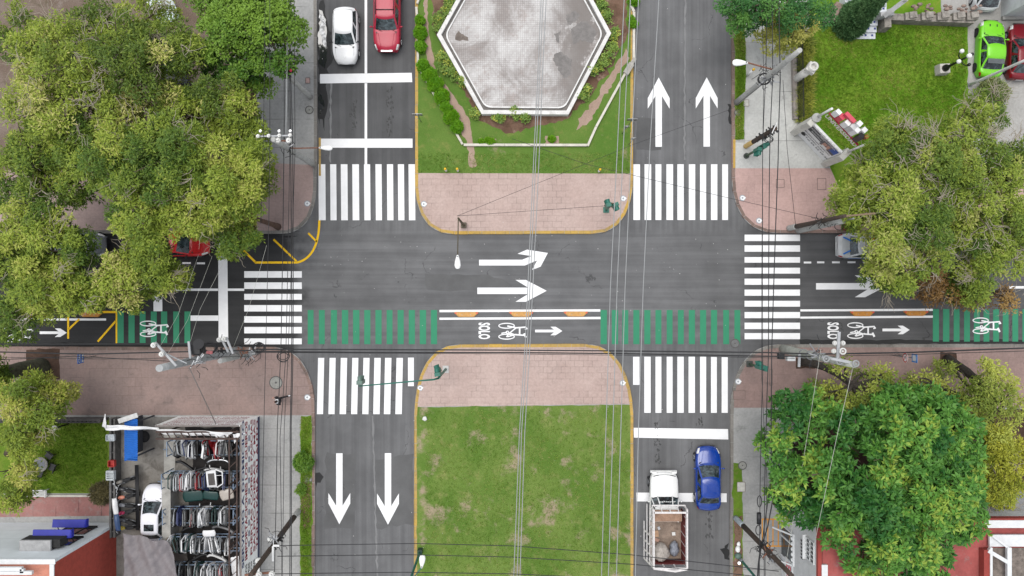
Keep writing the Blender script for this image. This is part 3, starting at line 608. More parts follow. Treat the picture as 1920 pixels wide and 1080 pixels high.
# ------------------------------------------------------------------ vehicles (front along local +Y)
def car(name, label, cat, u, v, head, col, L=4.2, W=1.74, roof=1.48, belt=.95, hood=.78, deck=.98, cowl=1.15, rf=2.0, rr=.6, tail=.1, lights=(240, 240, 238), extras=(), group=None, nose=.36, rims=True, glassm=None):
    c = G(u, v); root = thing(name, label, cat, (c.x, c.y, 0), head, group)
    gm = glassm or GLASS; hl = L / 2
    yc, yrf, yrr, yt = hl - cowl, hl - rf, -hl + rr, -hl + tail
    def half(y):
        k = 1.0
        if y > hl - 1.0: k = 1 - nose * .75 * ((y - hl + 1.0) / 1.0) ** 2.4
        if y < -hl + .8: k = 1 - .2 * ((-hl + .8 - y) / .8) ** 2.6
        return W / 2 * k * (.97 + .03 * math.cos(y / hl * 1.3))
    def zs(y): return float(np.interp(y, [-hl, -hl + .12, yt, 0, yc, yc + .35, hl - .25, hl - .06, hl], [deck - .22, deck - .04, deck, belt, belt, (belt * .45 + hood * .55) + .02, hood, hood - .12, hood - .28]))
    def ring(y):
        w_ = half(y); z = zs(y); cr = .05 if y > yc - .1 or y < yt else .02
        zl = .15 + .1 * max(0, (abs(y) - hl + .4)) / .4
        h = [(1., .0)]
        P = [(.93, zl), (.99, .36), (1.0, .52), (.995, z * .78), (.975, z - .09), (.93, z - .025), (.84, z + .005), (.6, z + cr * .6), (.3, z + cr), (0, z + cr * 1.1)]
        fr = min(1, max(0, (y - hl + .9) / .9)) ** 1.5 * .3; re_ = min(1, max(0, (-hl + .6 - y) / .6)) ** 1.5 * .16
        pts = [(-a * w_, y - fr * (a * w_ / W * 2) ** 2.2 + re_ * (a * w_ / W * 2) ** 2.2, b) for a, b in P]; return pts + [(-x, yy, zz) for x, yy, zz in pts[-2::-1]]
    ys = sorted(set([-hl, -hl + .03, -hl + .1, -hl + .25, -hl + .45, -hl + .7, yt, -.8, -.3, .2, yc - .15, yc, yc + .12, yc + .3, hl - .9, hl - .7, hl - .5, hl - .33, hl - .2, hl - .1, hl - .04, hl]))
    rg = [ring(y) for y in ys]; n = len(rg[0]); mb = MB()
    mb.add([p for r in rg for p in r], [(i * n + j, i * n + j + 1, (i + 1) * n + j + 1, (i + 1) * n + j) for i in range(len(rg) - 1) for j in range(n - 1)], 0, True)
    mb.add(rg[0], [tuple(range(n))], 0); mb.add(rg[-1], [tuple(range(n - 1, -1, -1))], 0)
    # cabin: rings of equal make-up, split into glass and metal
    nF, nS = 8, 10
    wb, wr = W / 2 * .93, W / 2 * .74
    def cab(t, sh=1.0, dz=0):
        e = t ** 1.15; yf = yc + (yrf - yc) * e; yr = yt + (yrr - yt) * t ** .9; wf = wb + (wr - wb) * e; z = belt - .04 + (roof - belt + .04) * t + dz
        wq = wf * sh; ym = (yf + yr) / 2; yf = ym + (yf - ym) * sh; yr = ym + (yr - ym) * sh; pil = .07 * sh
        out = []
        for i in range(nF + 1): x = (-1 + 2 * i / nF) * (wq * .94 - pil); out.append((x, yf - .14 * (x / wq) ** 2 - .02, z))
        for i in range(nS + 1):
            s = i / nS; out.append((wq * (1 - .03 * (2 * s - 1) ** 2), yf - .2 * sh + (yr - yf + .34 * sh) * s, z))
        for i in range(nF + 1): x = (1 - 2 * i / nF) * (wq * .92 - pil); out.append((x, yr + .1 * (x / wq) ** 2, z))
        for i in range(nS + 1):
            s = 1 - i / nS; out.append((-wq * (1 - .03 * (2 * s - 1) ** 2), yf - .2 * sh + (yr - yf + .34 * sh) * s, z))
        return out
    lv = [cab(0), cab(.08), cab(.35), cab(.65), cab(.9), cab(.97, 1, .005), cab(1.0, .95, .02), cab(1.0, .8, .045), cab(1.0, .45, .06)]
    m = len(lv[0]); zones = {'windscreen': (range(0, nF), []), 'side_window': (list(range(nF + 1, nF + 1 + nS)), []), 'rear_window': (range(nF + nS + 2, 2 * nF + nS + 2), []), 'side_window2': (list(range(2 * nF + nS + 3, 2 * nF + 2 * nS + 3)), [])}
    vs = [p for r in lv for p in r]; fs = []
    for i in range(len(lv) - 1):
        for j in range(m):
            f = (i * m + j, i * m + (j + 1) % m, (i + 1) * m + (j + 1) % m, (i + 1) * m + j); z = None
            if 1 <= i <= 3:
                for k, (rg_, ls) in zones.items():
                    if j in rg_ and not (k.startswith('side') and (j - rg_[0]) in (5, )): z = ls
            (fs if z is None else z).append(f[::-1])
    mb.add(vs, fs, 0, True); mb.add(lv[-1], [tuple(range(m - 1, -1, -1))], 0, True)
    pm = col if not isinstance(col, tuple) else paint(name + label[:12], col)
    mb.build('body', pm, root, world=False)
    for k, (rg_, ls) in zones.items():
        used = sorted({i for f in ls for i in f}); ix = {a: b for b, a in enumerate(used)}
        g = MB(); g.add([vs[i] for i in used], [tuple(ix[i] for i in f) for f in ls], 0, True)
        g.build(k.rstrip('2'), GLASSD if k.startswith('side') else gm, root, world=False)
    def patch(nm, y0, y1, j0, j1, m_, off=.012):
        g = MB(); q = [ring(y0 + (y1 - y0) * i / 4) for i in range(5)]
        vv = [Vector(q[i][j]) + Vector((math.copysign(off, q[i][j][0]), off * (1 if y1 > 0 else -1), off)) for i in range(5) for j in range(j0, j1 + 1)]
        w_ = j1 - j0 + 1
        g.add(vv, [(i * w_ + j, i * w_ + j + 1, (i + 1) * w_ + j + 1, (i + 1) * w_ + j) for i in range(4) for j in range(w_ - 1)], 0, True); return g.build(nm, m_, root, world=False)
    HL = mat('headlight %d' % lights[0], lights, .15, .1, 8, 0, .6)
    patch('headlight', hl - .42, hl - .04, 3, 6, HL); patch('headlight', hl - .42, hl - .04, n - 7, n - 4, HL)
    TL = mat('tail light', (176, 34, 40), .2, .1)
    patch('taillight', -hl + .02, -hl + .26, 3, 5, TL); patch('taillight', -hl + .02, -hl + .26, n - 6, n - 4, TL)
    g = MB().box((0, hl - .005, .5), (W * .55, .03, .16)); g.build('grille', DARK, root, world=False)
    g = MB().box((0, -hl - .005, .6), (.5, .02, .15)); g.build('number_plate', WHITE, root, world=False)
    g = MB().box((0, yc + .05, belt + .005), (W * .76, .1, .02)); g.build('wiper_panel', DARK, root, world=False)
    for x0 in (-.5, .12):
        g = MB(); q = [Vector((x0 * W * .8, yc + .02, belt + .03)), Vector((x0 * W * .8 + .34, yc - .1, belt + .1))]; g.tube(q, .012, 4); g.build('wiper', DARK, root, world=False)
    for s in (-1, 1):
        g = MB(); g.tube([(s * .74 * half(y), y - .28 * ((y - hl + .9) / .9 if y > hl - .9 else 0) ** 1.5 * .6, zs(y) + .012) for y in (yc + .1, yc + .3, hl - .6, hl - .4, hl - .3)], .009, 4); g.build('hood_gap', DARK, root, world=False)
        g = MB(); g.ball((s * (W / 2 + .1), yc - .32, belt + .06), .1, (1.15, .6, .75), 10, 6); g.beam((s * (W / 2 - .06), yc - .3, belt - .02), (s * (W / 2 + .05), yc - .32, belt + .03), .05, .05)
        g.build('mirror', DARK if 'darkmirror' in extras else pm, root, world=False)
        for y in (hl - .82, -hl + .78):
            rw = .315
            g = MB(); g.tube([(s * (W / 2 - .2), y, rw), (s * (W / 2 + .012), y, rw)], [rw, rw], 20); wh = g.build('wheel', BLACK, root, world=False)
            g = MB(); g.tube([(s * (W / 2 + .006), y, rw), (s * (W / 2 + .022), y, rw)], [.2, .19], 14)
            for k in range(5): g.box((s * (W / 2 + .026), y + .12 * math.cos(k * 1.257), rw + .12 * math.sin(k * 1.257)), (.01, .05, .05))
            g.build('rim', CHROME if rims else DARK, wh, world=False)
    if 'rails' in extras:
        g = MB()
        for s in (-1, 1): g.tube([(s * wr * .9, yrf - .25, roof + .06), (s * wr * .9, yrr + .2, roof + .06)], .025, 6)
        g.build('roof_rail', DARK, root, world=False)
        g = MB(); g.tube([(-wr * .9, yrf - .55, roof + .1), (wr * .9, yrf - .55, roof + .1)], .03, 6); g.build('cross_bar', DARK, root, world=False)
        g = MB(); g.tube([(-wr * .9, yrr + .7, roof + .1), (wr * .9, yrr + .7, roof + .1)], .03, 6); g.build('cross_bar', DARK, root, world=False)
    if 'crease' in extras:
        g = MB()
        for x0, x1 in ((-.42, -.62), (.42, .62), (0, 0)): g.tube([(x0 * W / 2, hl - .3, zs(hl - .3) + .035), (x1 * W / 2 * .95, yc + .1, zs(yc + .1) + .04)], .012, 5)
        g.build('hood_crease', pm, root, world=False)
    if 'chromenose' in extras:
        g = MB(); g.box((0, hl - .06, hood - .1), (W * .42, .1, .1)); g.build('chrome_grille', CHROME, root, world=False)
    if 'badge' in extras:
        g = MB(); g.disc((0, hl - .42), .085, zs(hl - .42) + .062, 16, 0, .065); g.build('hood_ring', mat('silver ring', (205, 205, 205), .3), root, world=False)
    if 'vents' in extras:
        for s in (-1, 1): g = MB(); g.box((s * .24, hl - .5, zs(hl - .5) + .045), (.07, .24, .02)); g.build('hood_vent', DARK, root, world=False)
    if 'spoiler' in extras:
        g = MB(); g.box((0, yrr - .2, roof - .03), (wr * 1.75, .32, .04)); g.box((0, yrr - .2, roof - .005), (wr * 1.3, .06, .015)); g.build('spoiler', mat('grey spoiler', (92, 98, 100), .5), root, world=False)
    if 'sunroof' in extras:
        g = MB(); g.box((0, yrr + .5, roof + .062), (wr * 1.15, .45, .012)); g.build('sunroof', GLASSD, root, world=False)
    if 'bluestripes' in extras:
        B = mat('blue livery', (28, 128, 226), .4, .05)
        for s in (-1, 1):
            g = MB(); g.beam((s * .34, -hl + .78, deck + .06), (s * .58, -hl + .3, deck + .05), .09, .02); g.build('livery_stripe', B, root, world=False)
            g = MB(); g.box((s * (W / 2 + .004), -.1, .7), (.012, 2.7, .2)); g.build('livery_band', B, root, world=False)
        g = MB(); g.box((0, -.1, roof + .1), (1.0, .26, .1)); g.build('light_bar', mat('red light bar', (220, 70, 40), .3), root, world=False)
    return root
car('parked_car', 'white hatchback waiting at the stop line beside the red car, dark windscreen', 'car', 651.5, 73, PI, paint('white', (244, 244, 244)), 3.9, 1.72, 1.5, .96, .8, .98, 1.12, 1.9, .42, .16, extras=('darkmirror', 'badge'))
car('parked_car', 'red SUV with roof bars waiting beside the white hatchback', 'car', 728.8, 40, PI, paint('raspberry red', (176, 28, 58)), 4.75, 1.84, 1.7, 1.08, .95, 1.1, 1.3, 2.02, .45, .08, extras=('rails', 'crease', 'chromenose'), nose=.3)
car('parked_car', 'metallic blue hatchback stopped behind the wide stop line beside the truck', 'car', 1323, 892, 0, mat('metallic blue paint', (6, 58, 150), .22, .08, 1.2, 0, .5, .45), 4.4, 1.74, 1.48, .95, .8, .99, 1.15, 2.0, 1.05, .4, extras=('crease',))
car('parked_car', 'lime green coupe with roof spoiler parked in the top right car park', 'car', 1846.5, 97, R(-3), paint('lime green', (126, 214, 44)), 4.0, 1.72, 1.42, .92, .8, .95, 1.1, 1.9, 1.15, .35, extras=('vents', 'spoiler'), rims=False, nose=.3)
car('parked_car', 'dark red hatchback parked beside the lime green car', 'car', 1902, 102, R(-2), paint('dark red', (128, 20, 34)), 3.9, 1.72, 1.48, .95, .8, .95, 1.05, 1.85, .9, .3, nose=.3)
car('parked_car', 'silver hatchback at the top edge with its rear window and red taillight showing', 'car', 1840, -27, R(-4), paint('silver', (214, 216, 218)), 4.0, 1.72, 1.46, .95, .8, .96, 1.1, 1.9, .62, .08, glassm=GLASSD)
car('parked_car', 'bright red car mostly hidden under the left tree canopy', 'car', 346, 458, -PI / 2, paint('bright red', (206, 26, 30)), 4.0, 1.74, 1.46, .95, .8, .96, 1.15, 2.0, .9, .35, extras=('darkmirror',))
car('police_car', 'silver police car with blue stripes and its front under the tree', 'police car', 1622, 462, -PI / 2, paint('police silver', (204, 206, 206)), 4.5, 1.74, 1.46, .95, .8, 1.0, 1.15, 2.0, 1.2, .62, extras=('bluestripes',))
car('parked_car', 'white car with a black sunroof parked in the scrapyard beside the tarp', 'car', 298, 957, 0, paint('pearl white', (238, 238, 244)), 4.0, 1.58, 1.5, .96, .82, .98, 1.0, 1.85, .75, .25, extras=('sunroof',), glassm=GLASSD)
car('parked_car', 'black car glimpsed through the tree canopies at the top left', 'car', 330, 140, R(25), paint('black', (36, 38, 42)), 4.3, 1.74, 1.46)
car('parked_car', 'grey car barely visible under the left tree canopy beside the bright red car', 'car', 150, 460, -PI / 2, paint('mid grey', (120, 124, 128)), 4.3, 1.74, 1.46)

# white stake-bed pickup truck
def truck():
    x0 = 10.4; r = thing('pickup_truck', 'white pickup truck with an open stake bed carrying sacks', 'pickup truck', (x0, -15.6, 0))
    WP = paint('truck white', (242, 242, 240)); WF = mat('chipped white frame', (226, 222, 220), .6, .12, 5, grime=(176, 150, 140)); MAR = mat('maroon board', (112, 44, 42), .7, .25, 3, bump=.2, grime=(70, 34, 32))
    PLY = mat('brown bed boards', (148, 130, 116), .8, .25, 2.5, bump=.3, grime=(96, 70, 58)); hb = MB()
    def ring(y, w_, z, zl=.42): return [(x0 + a * w_, y, b) for a, b in [(-.95, zl), (-1, zl + .2), (-1, z - .15), (-.95, z - .05), (-.84, z), (-.4, z + .03), (0, z + .035), (.4, z + .03), (.84, z), (.95, z - .05), (1, z - .15), (1, zl + .2), (.95, zl)]]
    rr = [ring(-12.58, .7, .78), ring(-12.6, .74, .84), ring(-12.66, .82, .95), ring(-12.8, .89, 1.01), ring(-13.1, .94, 1.05), ring(-14.1, .96, 1.12), ring(-14.35, .97, 1.13), ring(-15.85, .97, 1.13)]; n = 13
    hb.add([p for q in rr for p in q], [(i * n + j + 1, i * n + j, (i + 1) * n + j, (i + 1) * n + j + 1)[::-1] for i in range(len(rr) - 1) for j in range(n - 1)], 0, True)
    hb.add(rr[0], [tuple(range(n))]); hb.add(rr[-1], [tuple(range(n))])
    def cb(z, yf, yr, w_): return [(x0 - w_, yr, z), (x0 + w_, yr, z), (x0 + w_, yf - .12, z), (x0 + w_ * .55, yf, z), (x0 - w_ * .55, yf, z), (x0 - w_, yf - .12, z)]
    A, B, C2 = cb(1.1, -14.15, -15.8, .93), cb(1.72, -14.62, -15.72, .78), cb(1.8, -14.75, -15.65, .7)
    hb.add(B + C2, [(i, (i + 1) % 6, 6 + (i + 1) % 6, 6 + i) for i in range(6)] + [tuple(range(6, 12))], 0)
    for a, b in zip(A, B): hb.tube([a, b], .04, 6)
    hb.v = [(x, y - (.16 * abs((x - x0) / .95) ** 2.5 if y > -13 else 0), z) for x, y, z in hb.v]; hb.build('cab', WP, r)
    g = MB(); g.add(A + B, [(2, 3, 9, 8), (3, 4, 10, 9), (4, 5, 11, 10)]); g.build('windscreen', GLASSD, r)
    lt = MB(); text_fit(lt, 'Mystica', (x0 + .1, -14.46, 1.52), (1, 0, 0), Vector((0, -.47, .62)).normalized(), 1.1, .14, 0, .02)
    for i in range(len(lt.v)): v = lt.v[i]; lt.v[i] = (v[0], v[1] + .035, v[2] + .035)
    lt.build('windscreen_lettering', WHITE, r)
    for q in ((1, 2, 8, 7), (5, 0, 6, 11)): g = MB(); P = A + B; g.add([P[i] for i in q], [(0, 1, 2, 3)]); g.build('side_window', GLASSD, r)
    g = MB().box((x0, -12.6, .62), (1.8, .16, .2)); g.build('bumper', mat('white bumper', (230, 230, 228), .5), r)
    g = MB()
    for i in range(12): a = (i / 11 - .5) * 1.5; b = ((i + 1) / 11 - .5) * 1.5; f = lambda t: -12.74 - .1 * (t / .75) ** 2; (i < 11) and g.beam((x0 + a, f(a), 1.0), (x0 + b, f(b), 1.0), .05, .04)
    g.build('hood_seam', DARK, r)
    for s in (-1, 1):
        g = MB().box((x0 + s * .68, -12.62, .85), (.3, .12, .16)); g.build('headlight', LAMPW, r)
        g = MB().ball((x0 + s * 1.1, -14.5, 1.2), .12, (.7, .5, 1)); g.build('mirror', WP, r)
        for y in (-13.35, -17.4):
            g = MB(); g.tube([(x0 + s * .75, y, .36), (x0 + s * 1.02, y, .36)], .36, 20); wh = g.build('wheel', BLACK, r)
            g = MB(); g.tube([(x0 + s * 1.0, y, .36), (x0 + s * 1.04, y, .36)], .2, 14); g.build('rim', STEEL, wh)
    bx = x0 + .06; bw, yf, yb, zt, zf = 1.1, -14.62, -18.5, 2.75, .98
    g = MB().box((bx, (-15.95 + yb) / 2, zf - .06), (2 * bw, -15.95 - yb + .02, .12)); g.build('bed_floor', PLY, r)
    g = MB().box((bx - .05, -15.25, 1.96), (1.85, .75, .1)); g.box((bx + .86, -15.3, 2.03), (.08, .6, .08)); g.build('cab_board', mat('tan board', (164, 132, 110), .8, .2, 2, grime=(120, 88, 70)), r)
    # right side boarded inside, left side an open ladder frame, both framed in white
    g = MB().box((bx + bw - .02, (-15.0 + yb) / 2, (zf + 2.35) / 2), (.04, -15.0 - yb, 2.35 - zf)); g.build('side_board', MAR, r)
    g = MB().box((bx, yb + .02, (zf + 2.0) / 2), (2 * bw - .1, .04, 2.0 - zf)); g.build('tail_board', MAR, r)
    for s in (-1, 1):
        g = MB(); X = bx + s * bw; XL = lambda z: X - (max(0, zt - z) * .16 if s < 0 else 0)
        for z in ((.75, 1.35, 1.95, 2.4) if s < 0 else (zf, 2.4)): g.beam((XL(z), -15.95 if z < 1 else yf, z), (XL(z), yb, z), .05, .09)
        g.beam((X, yf, zt), (X, yb, zt), .1, .08)
        for k in range(7):
            y = yf + (yb - yf) * k / 6; z0 = .75 if y < -16 else 1.9; g.beam((XL(z0), y, z0), (X, y, zt), .09, .06)
        g.build('side_frame', WF, r)
    g = MB(); g.beam((bx - bw, yb, zt), (bx + bw, yb, zt), .1, .09); g.beam((bx - bw, yb, 1.0), (bx + bw, yb, 1.0), .08, .1)
    g.beam((bx - bw, yb - .05, zt - .1), (bx + .3, yb - .2, zt - .02), .12, .05); g.beam((bx + .25, yb - .2, zt), (bx + bw, yb - .04, zt), .14, .06)
    for k in (-1, -.33, .33, 1): g.beam((bx + k * bw, yb, .9), (bx + k * bw, yb, zt), .08, .06)
    g.build('tail_frame', WF, r)
    g = MB(); g.beam((bx - bw, yf + .1, 2.1), (bx + bw, yf + .1, 2.1), .08, .08); g.beam((bx - bw, yf - .2, zt), (bx + bw, yf - .2, zt), .12, .08)
    for k in (-1, -.5, 0, .5, 1): g.beam((bx + k * bw, yf + .1, 2.1), (bx + k * bw, yf - .2, zt), .07, .05)
    g.build('front_rack', WF, r); return r
TRUCK = truck()
def lump(name, label, cat, p, rad, sc, m, seed, group=None):
    rr = random.Random(seed); mb = MB(); mb.ball((0, 0, 0), rad, sc, 22, 14)
    ph = [rr.uniform(0, 6) for _ in range(6)]
    out = []
    for x, y, z in mb.v:
        a = math.atan2(y, x); k = 1 + .05 * math.sin(5 * a + ph[0] + z * 9) + .04 * math.sin(9 * a + ph[1] - z * 14) + .05 * math.sin(3 * a + ph[2]) + .03 * math.sin(17 * a + ph[3] + 20 * z)
        out.append((x * k + p[0], y * k + p[1], max(-rad * sc[2] * .75, z * k) + p[2]))
    mb.v = out; return tag(mb.build(name, m, loc=(p[0], p[1], p[2] - rad * sc[2] * .75)), label, cat, group)
SACK = mat('dirty white sacking', (178, 170, 162), .8, .2, 5, bump=.5, grime=(140, 128, 118)); SACKG = mat('grey blue plastic', (138, 142, 152), .35, .25, 6, bump=.5)
lump('sack', 'big round off white sack in the back of the truck bed', 'sack', (10.08, -17.85, 1.5), .62, (.86, 1, .85), SACK, 3)
lump('plastic_bag', 'grey blue plastic bundle lying beside the white sack in the truck', 'bag', (11.0, -17.7, 1.28), .52, (.62, 1.0, .6), SACKG, 4)
CARD = mat('cardboard', (188, 152, 122), .85, .15, 5)
for (x, y, sx, sy, rz, z), m, l in [((9.75, -16.75, .45, .42, .1, 1.02), CARD, 'flat cardboard piece on the truck bed floor'), ((11.0, -16.72, .22, .22, .1, 1.06), WHITE, 'small white box on the truck bed floor'), ((10.35, -14.98, .22, .24, .2, 2.05), CARD, 'small cardboard box on the tan board over the truck cab'),
                                   ((10.0, -16.35, .16, .2, .4, 1.05), mat('pale tin', (200, 202, 206), .4), 'small pale tin on the truck bed floor'), ((9.85, -17.15, .36, .2, -.4, 1.03), mat('pinkish card', (190, 150, 132), .8), 'pinkish card scrap leaning by the white sack')]:
    mb = MB().box((x, y, z + .02), (sx, sy, .12 if 'box' in l else .05), rz); mb.box((x + sx * .1, y, z + .09 if 'box' in l else z + .05), (sx * .5, sy * .3, .012), rz, 0)
    tag(mb.build('box' if 'box' in l else 'scrap', m, loc=(x, y, z - .02)), l, 'box' if 'box' in l else 'scrap')
# ------------------------------------------------------------------ poles, lamps and signals
def pole_between(r, base, top, r0, r1, m, nm='pole', bend=0):
    b, t = Vector(base), Vector(top); g = MB(); g.tube([b + (t - b) * k / 6 for k in range(7)], [r0 + (r1 - r0) * k / 6 for k in range(7)], 12); return g.build(nm, m, r)
def at(u0, v0, z): return G(u0, v0, 0) + Vector((0, 0, z))       # straight above a ground place
def lamp_head(r, a, d, L=.75, wd=.34, m=LAMPW):     # cobra-head lantern starting at a, pointing along d
    a = Vector(a); d = Vector(d).normalized(); s = Vector((-d.y, d.x, 0)); st = [(0, .25, .05), (.12, .42, .09), (.45, .85, .12), (.75, 1, .12), (.92, .8, .09), (1, .4, .04)]; g = MB(); n = 10; vs = []
    for t, k, h in st:
        for j in range(n):
            q = 2 * PI * j / n; vs.append(a + d * (t * L) + s * (math.cos(q) * wd / 2 * k) + Vector((0, 0, math.sin(q) * h)))
    g.add(vs, [(i * n + j, i * n + (j + 1) % n, (i + 1) * n + (j + 1) % n, (i + 1) * n + j) for i in range(len(st) - 1) for j in range(n)], 0, True); g.add(vs[-n:], [tuple(range(n))]); g.add(vs[:n], [tuple(range(n - 1, -1, -1))])
    o = g.build('lamp_head', m, r)
    g = MB(); e = a + d * L * .12; g.ball((e.x, e.y, e.z + .1), .045, (1, 1, 1), 8, 5); g.build('photocell', STEEL, o); return o
def insulator(r, p, k=1., m=None):
    p = Vector(p); g = MB()
    for i, rd in enumerate((.13, .16, .13)): g.tube([p + Vector((0, 0, i * .09 * k)), p + Vector((0, 0, (i * .09 + .05) * k))], rd * k, 10)
    g.tube([p + Vector((0, 0, .2 * k)), p + Vector((0, 0, .34 * k))], .05 * k, 8); return g.build('insulator', m or mat('porcelain', (214, 214, 210), .2, .05), r)
def crossarm(r, a, b, n, w=.12, m=None, ins=1.):
    a, b = Vector(a), Vector(b); g = MB().beam(a, b, w, w); o = g.build('crossarm', m or mat('galvanised arm', (172, 174, 176), .5, .1), r)
    for i in range(n): p = a.lerp(b, (i + .15) / (n - .7) if n > 1 else .5); insulator(r, p + Vector((0, 0, w / 2)), ins)
    return o
def coil(r, c, rad, n, m=CABLE, nm='cable_coil', tilt=.3):
    c = Vector(c); g = MB(); rr = random.Random(int(c.x * 10))
    for k in range(n):
        ro = rad * rr.uniform(.8, 1.1); tx, ty = rr.uniform(-tilt, tilt), rr.uniform(-tilt, tilt); e = rr.uniform(.6, 1)
        g.tube([c + Vector((math.cos(t) * ro, math.sin(t) * ro * e, tx * math.cos(t) * ro + ty * math.sin(t) * ro)) for t in [2 * PI * i / 18 for i in range(19)]], .022, 5, cap=False)
    return g.build(nm, m, r)
def clutter(r, c, s, n, seed, m=None, nm='fittings'):       # brackets, clamps and drop leads bunched on a pole
    rr = random.Random(seed); c = Vector(c); g = MB()
    for i in range(n):
        p = c + Vector((rr.uniform(-.25, .25), rr.uniform(-.25, .25), rr.uniform(-.3, .3))) * s; q = p + Vector((rr.uniform(-.9, .9), rr.uniform(-.9, .9), rr.uniform(-.2, .2))) * s
        g.beam(p, q, rr.uniform(.03, .07), .04)
    o = g.build(nm, m or STEEL, r); g = MB()
    for i in range(n): 
        p = c + Vector((rr.uniform(-s, s), rr.uniform(-s, s), rr.uniform(-s, s))); d = Vector((rr.uniform(-1, 1), rr.uniform(-1, 1), 0)) * s
        g.tube([p, p + d * .5 + Vector((0, 0, -.25)), p + d], .018, 5)
    g.build('drop_lead', CABLE, r); return o

UP = 'utility poles along the pavements'
# upper left concrete pole with a coil of cable on top
r = thing('utility_pole', 'pale concrete pole topped by a black cable coil beside the wet gutter', 'utility pole', G(583, 183), 0, UP)
b = at(583, 183, PZ); t = at(583, 183, 6.3); pole_between(r, b, t, .19, .13, CONC); coil(r, t + Vector((0, 0, .1)), .34, 6, CABLE, 'cable_coil', .5); clutter(r, t, .3, 7, 1, CHROME)
g = MB().ball(t + Vector((.4, .1, .2)), .1); g.build('marker', mat('red cap', (210, 50, 80), .5), r)
# lower left concrete pole, white insulators, lamp over the road
r = thing('utility_pole', 'concrete pole with white insulators and street lamp above the left zebra crossing', 'utility pole', G(588, 308), 0, UP)
b = at(588, 308, PZ); t = at(588, 308, 9.3); pole_between(r, b, t, .22, .15, CONC)
a0 = G(482, 256, 9.3); a1 = G(548, 254, 9.3); crossarm(r, a0, a1, 4, .08, None, .7); a0 = G(520, 264, 8.9); a1 = G(546, 264, 8.9); crossarm(r, a0, a1, 2, .08, RUST, 1.05)
for u in (489, 524, 545): insulator(r, G(u, 246, 9.6), .5, CHROME)
g = MB().tube([at(588, 308, 6.4), G(560, 278, 6.5), G(600, 277, 6.6)], .04, 6); g.build('lamp_arm', RUST, r); lamp_head(r, G(598, 277, 6.6), (1, -.02, 0), .82); clutter(r, at(588, 308, 6.6), .45, 10, 2)
# tall grey pole at the left zebra crossing
r = thing('utility_pole', 'tallest grey pole leaning across the left pavement with lamp armed crossbars', 'utility pole', G(450, 656), 0, UP)
b = at(450, 656, PZ); t = at(450, 656, 12.6); pole_between(r, b, t, .27, .2, mat('grey pole', (168, 170, 170), .7, .1, 3, grime=(150, 150, 148)))
ga = mat('galvanised arm', (172, 174, 176), .5, .1)
for (p, q) in ((G(331, 686, 11.8), G(291, 642, 11.8)), (G(357, 672, 9.9), G(354, 640, 9.9)), (G(428, 660, 7.2), G(415, 634, 7.2)), (G(437, 663, 7.4), G(424, 632, 7.4))):
    g = MB().beam(p, q, .12, .1); g.build('crossarm', ga, r)
    for k in ((.55, .93) if p.z > 11 else (.95,) if p.z < 8 else ()): insulator(r, Vector(p).lerp(q, k) + Vector((-.1, -.05, .05)), .95)
g = MB().beam(G(311, 663, 11.8), G(350, 681, 11.2), .06, .06); g.build('arm_brace', ga, r)
g = MB()
for k in range(9): tt = .3 + k * .07; c = Vector(b).lerp(t, tt); g.tube([c - Vector((0, 0, .04)), c + Vector((0, 0, .04))], .29 - .08 * tt, 12)
g.build('pole_bands', STEEL, r); clutter(r, G(368, 678, 10.4), .5, 10, 3); clutter(r, G(415, 655, 7), .5, 9, 5, DARK)
g = MB().box(G(372, 654, 9.2), (.5, .55, .9)); g.tube([G(372, 645, 9), G(372, 645, 9.8)], .3, 12); g.build('transformer', DARK, r); coil(r, G(369, 656, 9.4), .4, 5)
g = MB().box(G(393, 661, 8), (.3, .18, .2)); g.build('junction_box', mat('faded pink box', (214, 128, 128), .6), r)
r2 = r
# shorter concrete pole beside it
r = thing('utility_pole', 'shorter pale concrete pole beside the tallest grey pole, wrapped in cables', 'utility pole', G(484, 659), 0, UP)
b = at(484, 659, PZ); t = at(484, 659, 7.2); pole_between(r, b, t, .2, .15, CONC); clutter(r, G(455, 661, 4.5), .5, 10, 6, RUST); clutter(r, G(470, 662, 3.2), .5, 14, 7); coil(r, G(394, 652, 7.6), .42, 6); coil(r, G(485, 652, 5), .4, 5); coil(r, G(531, 668, 6.5), .36, 3, CABLE, 'cable_coil', .2)
# right pole with ringed insulators
r = thing('utility_pole', 'greenish concrete pole with ring insulators on a crossbar beside the right street tree', 'utility pole', G(1467, 654), 0, UP)
b = at(1467, 654, PZ); t = at(1467, 654, 11.6); pole_between(r, b, t, .32, .17, mat('mossy concrete', (172, 174, 164), .9, .15, 2, bump=.3, grime=(128, 134, 116)))
g = MB().beam(G(1573, 622, 9.7), G(1570, 679, 9.7), .16, .12); g.build('crossarm', ga, r)
g = MB().beam(G(1542, 669, 10.4), G(1602, 681, 11.4), .14, .12); g.build('crossarm', ga, r)
for u, v, z in ((1546, 672, 10.5), (1571, 677, 10.6), (1601, 681, 11.4), (1577, 658, 9.9)):
    c = G(u, v, z); g = MB(); g.tube([c + Vector((math.cos(a) * .16, math.sin(a) * .16, .25)) for a in [i * PI / 8 for i in range(17)]], .05, 6, cap=False); g.tube([c, c + Vector((0, 0, .25))], .06, 8); g.build('insulator', mat('grey porcelain', (150, 152, 152), .3) if u != 1577 else mat('porcelain', (214, 214, 210), .2, .05), r)
for u, v in ((1564, 643), (1579, 643), (1562, 658)): insulator(r, G(u, v, 9.5), .9)
g = MB().beam(G(1499, 663, 6), G(1498, 688, 6), .14, .1); g.build('crossarm', ga, r)
g = MB().box(G(1482, 672, 4.6), (.5, .3, .4)); g.box(G(1464, 668, 4.6), (.35, .35, .4), 0, 1); g.build('junction_box', [mat('pale box', (214, 216, 216), .5), DARK], r)
g = MB()
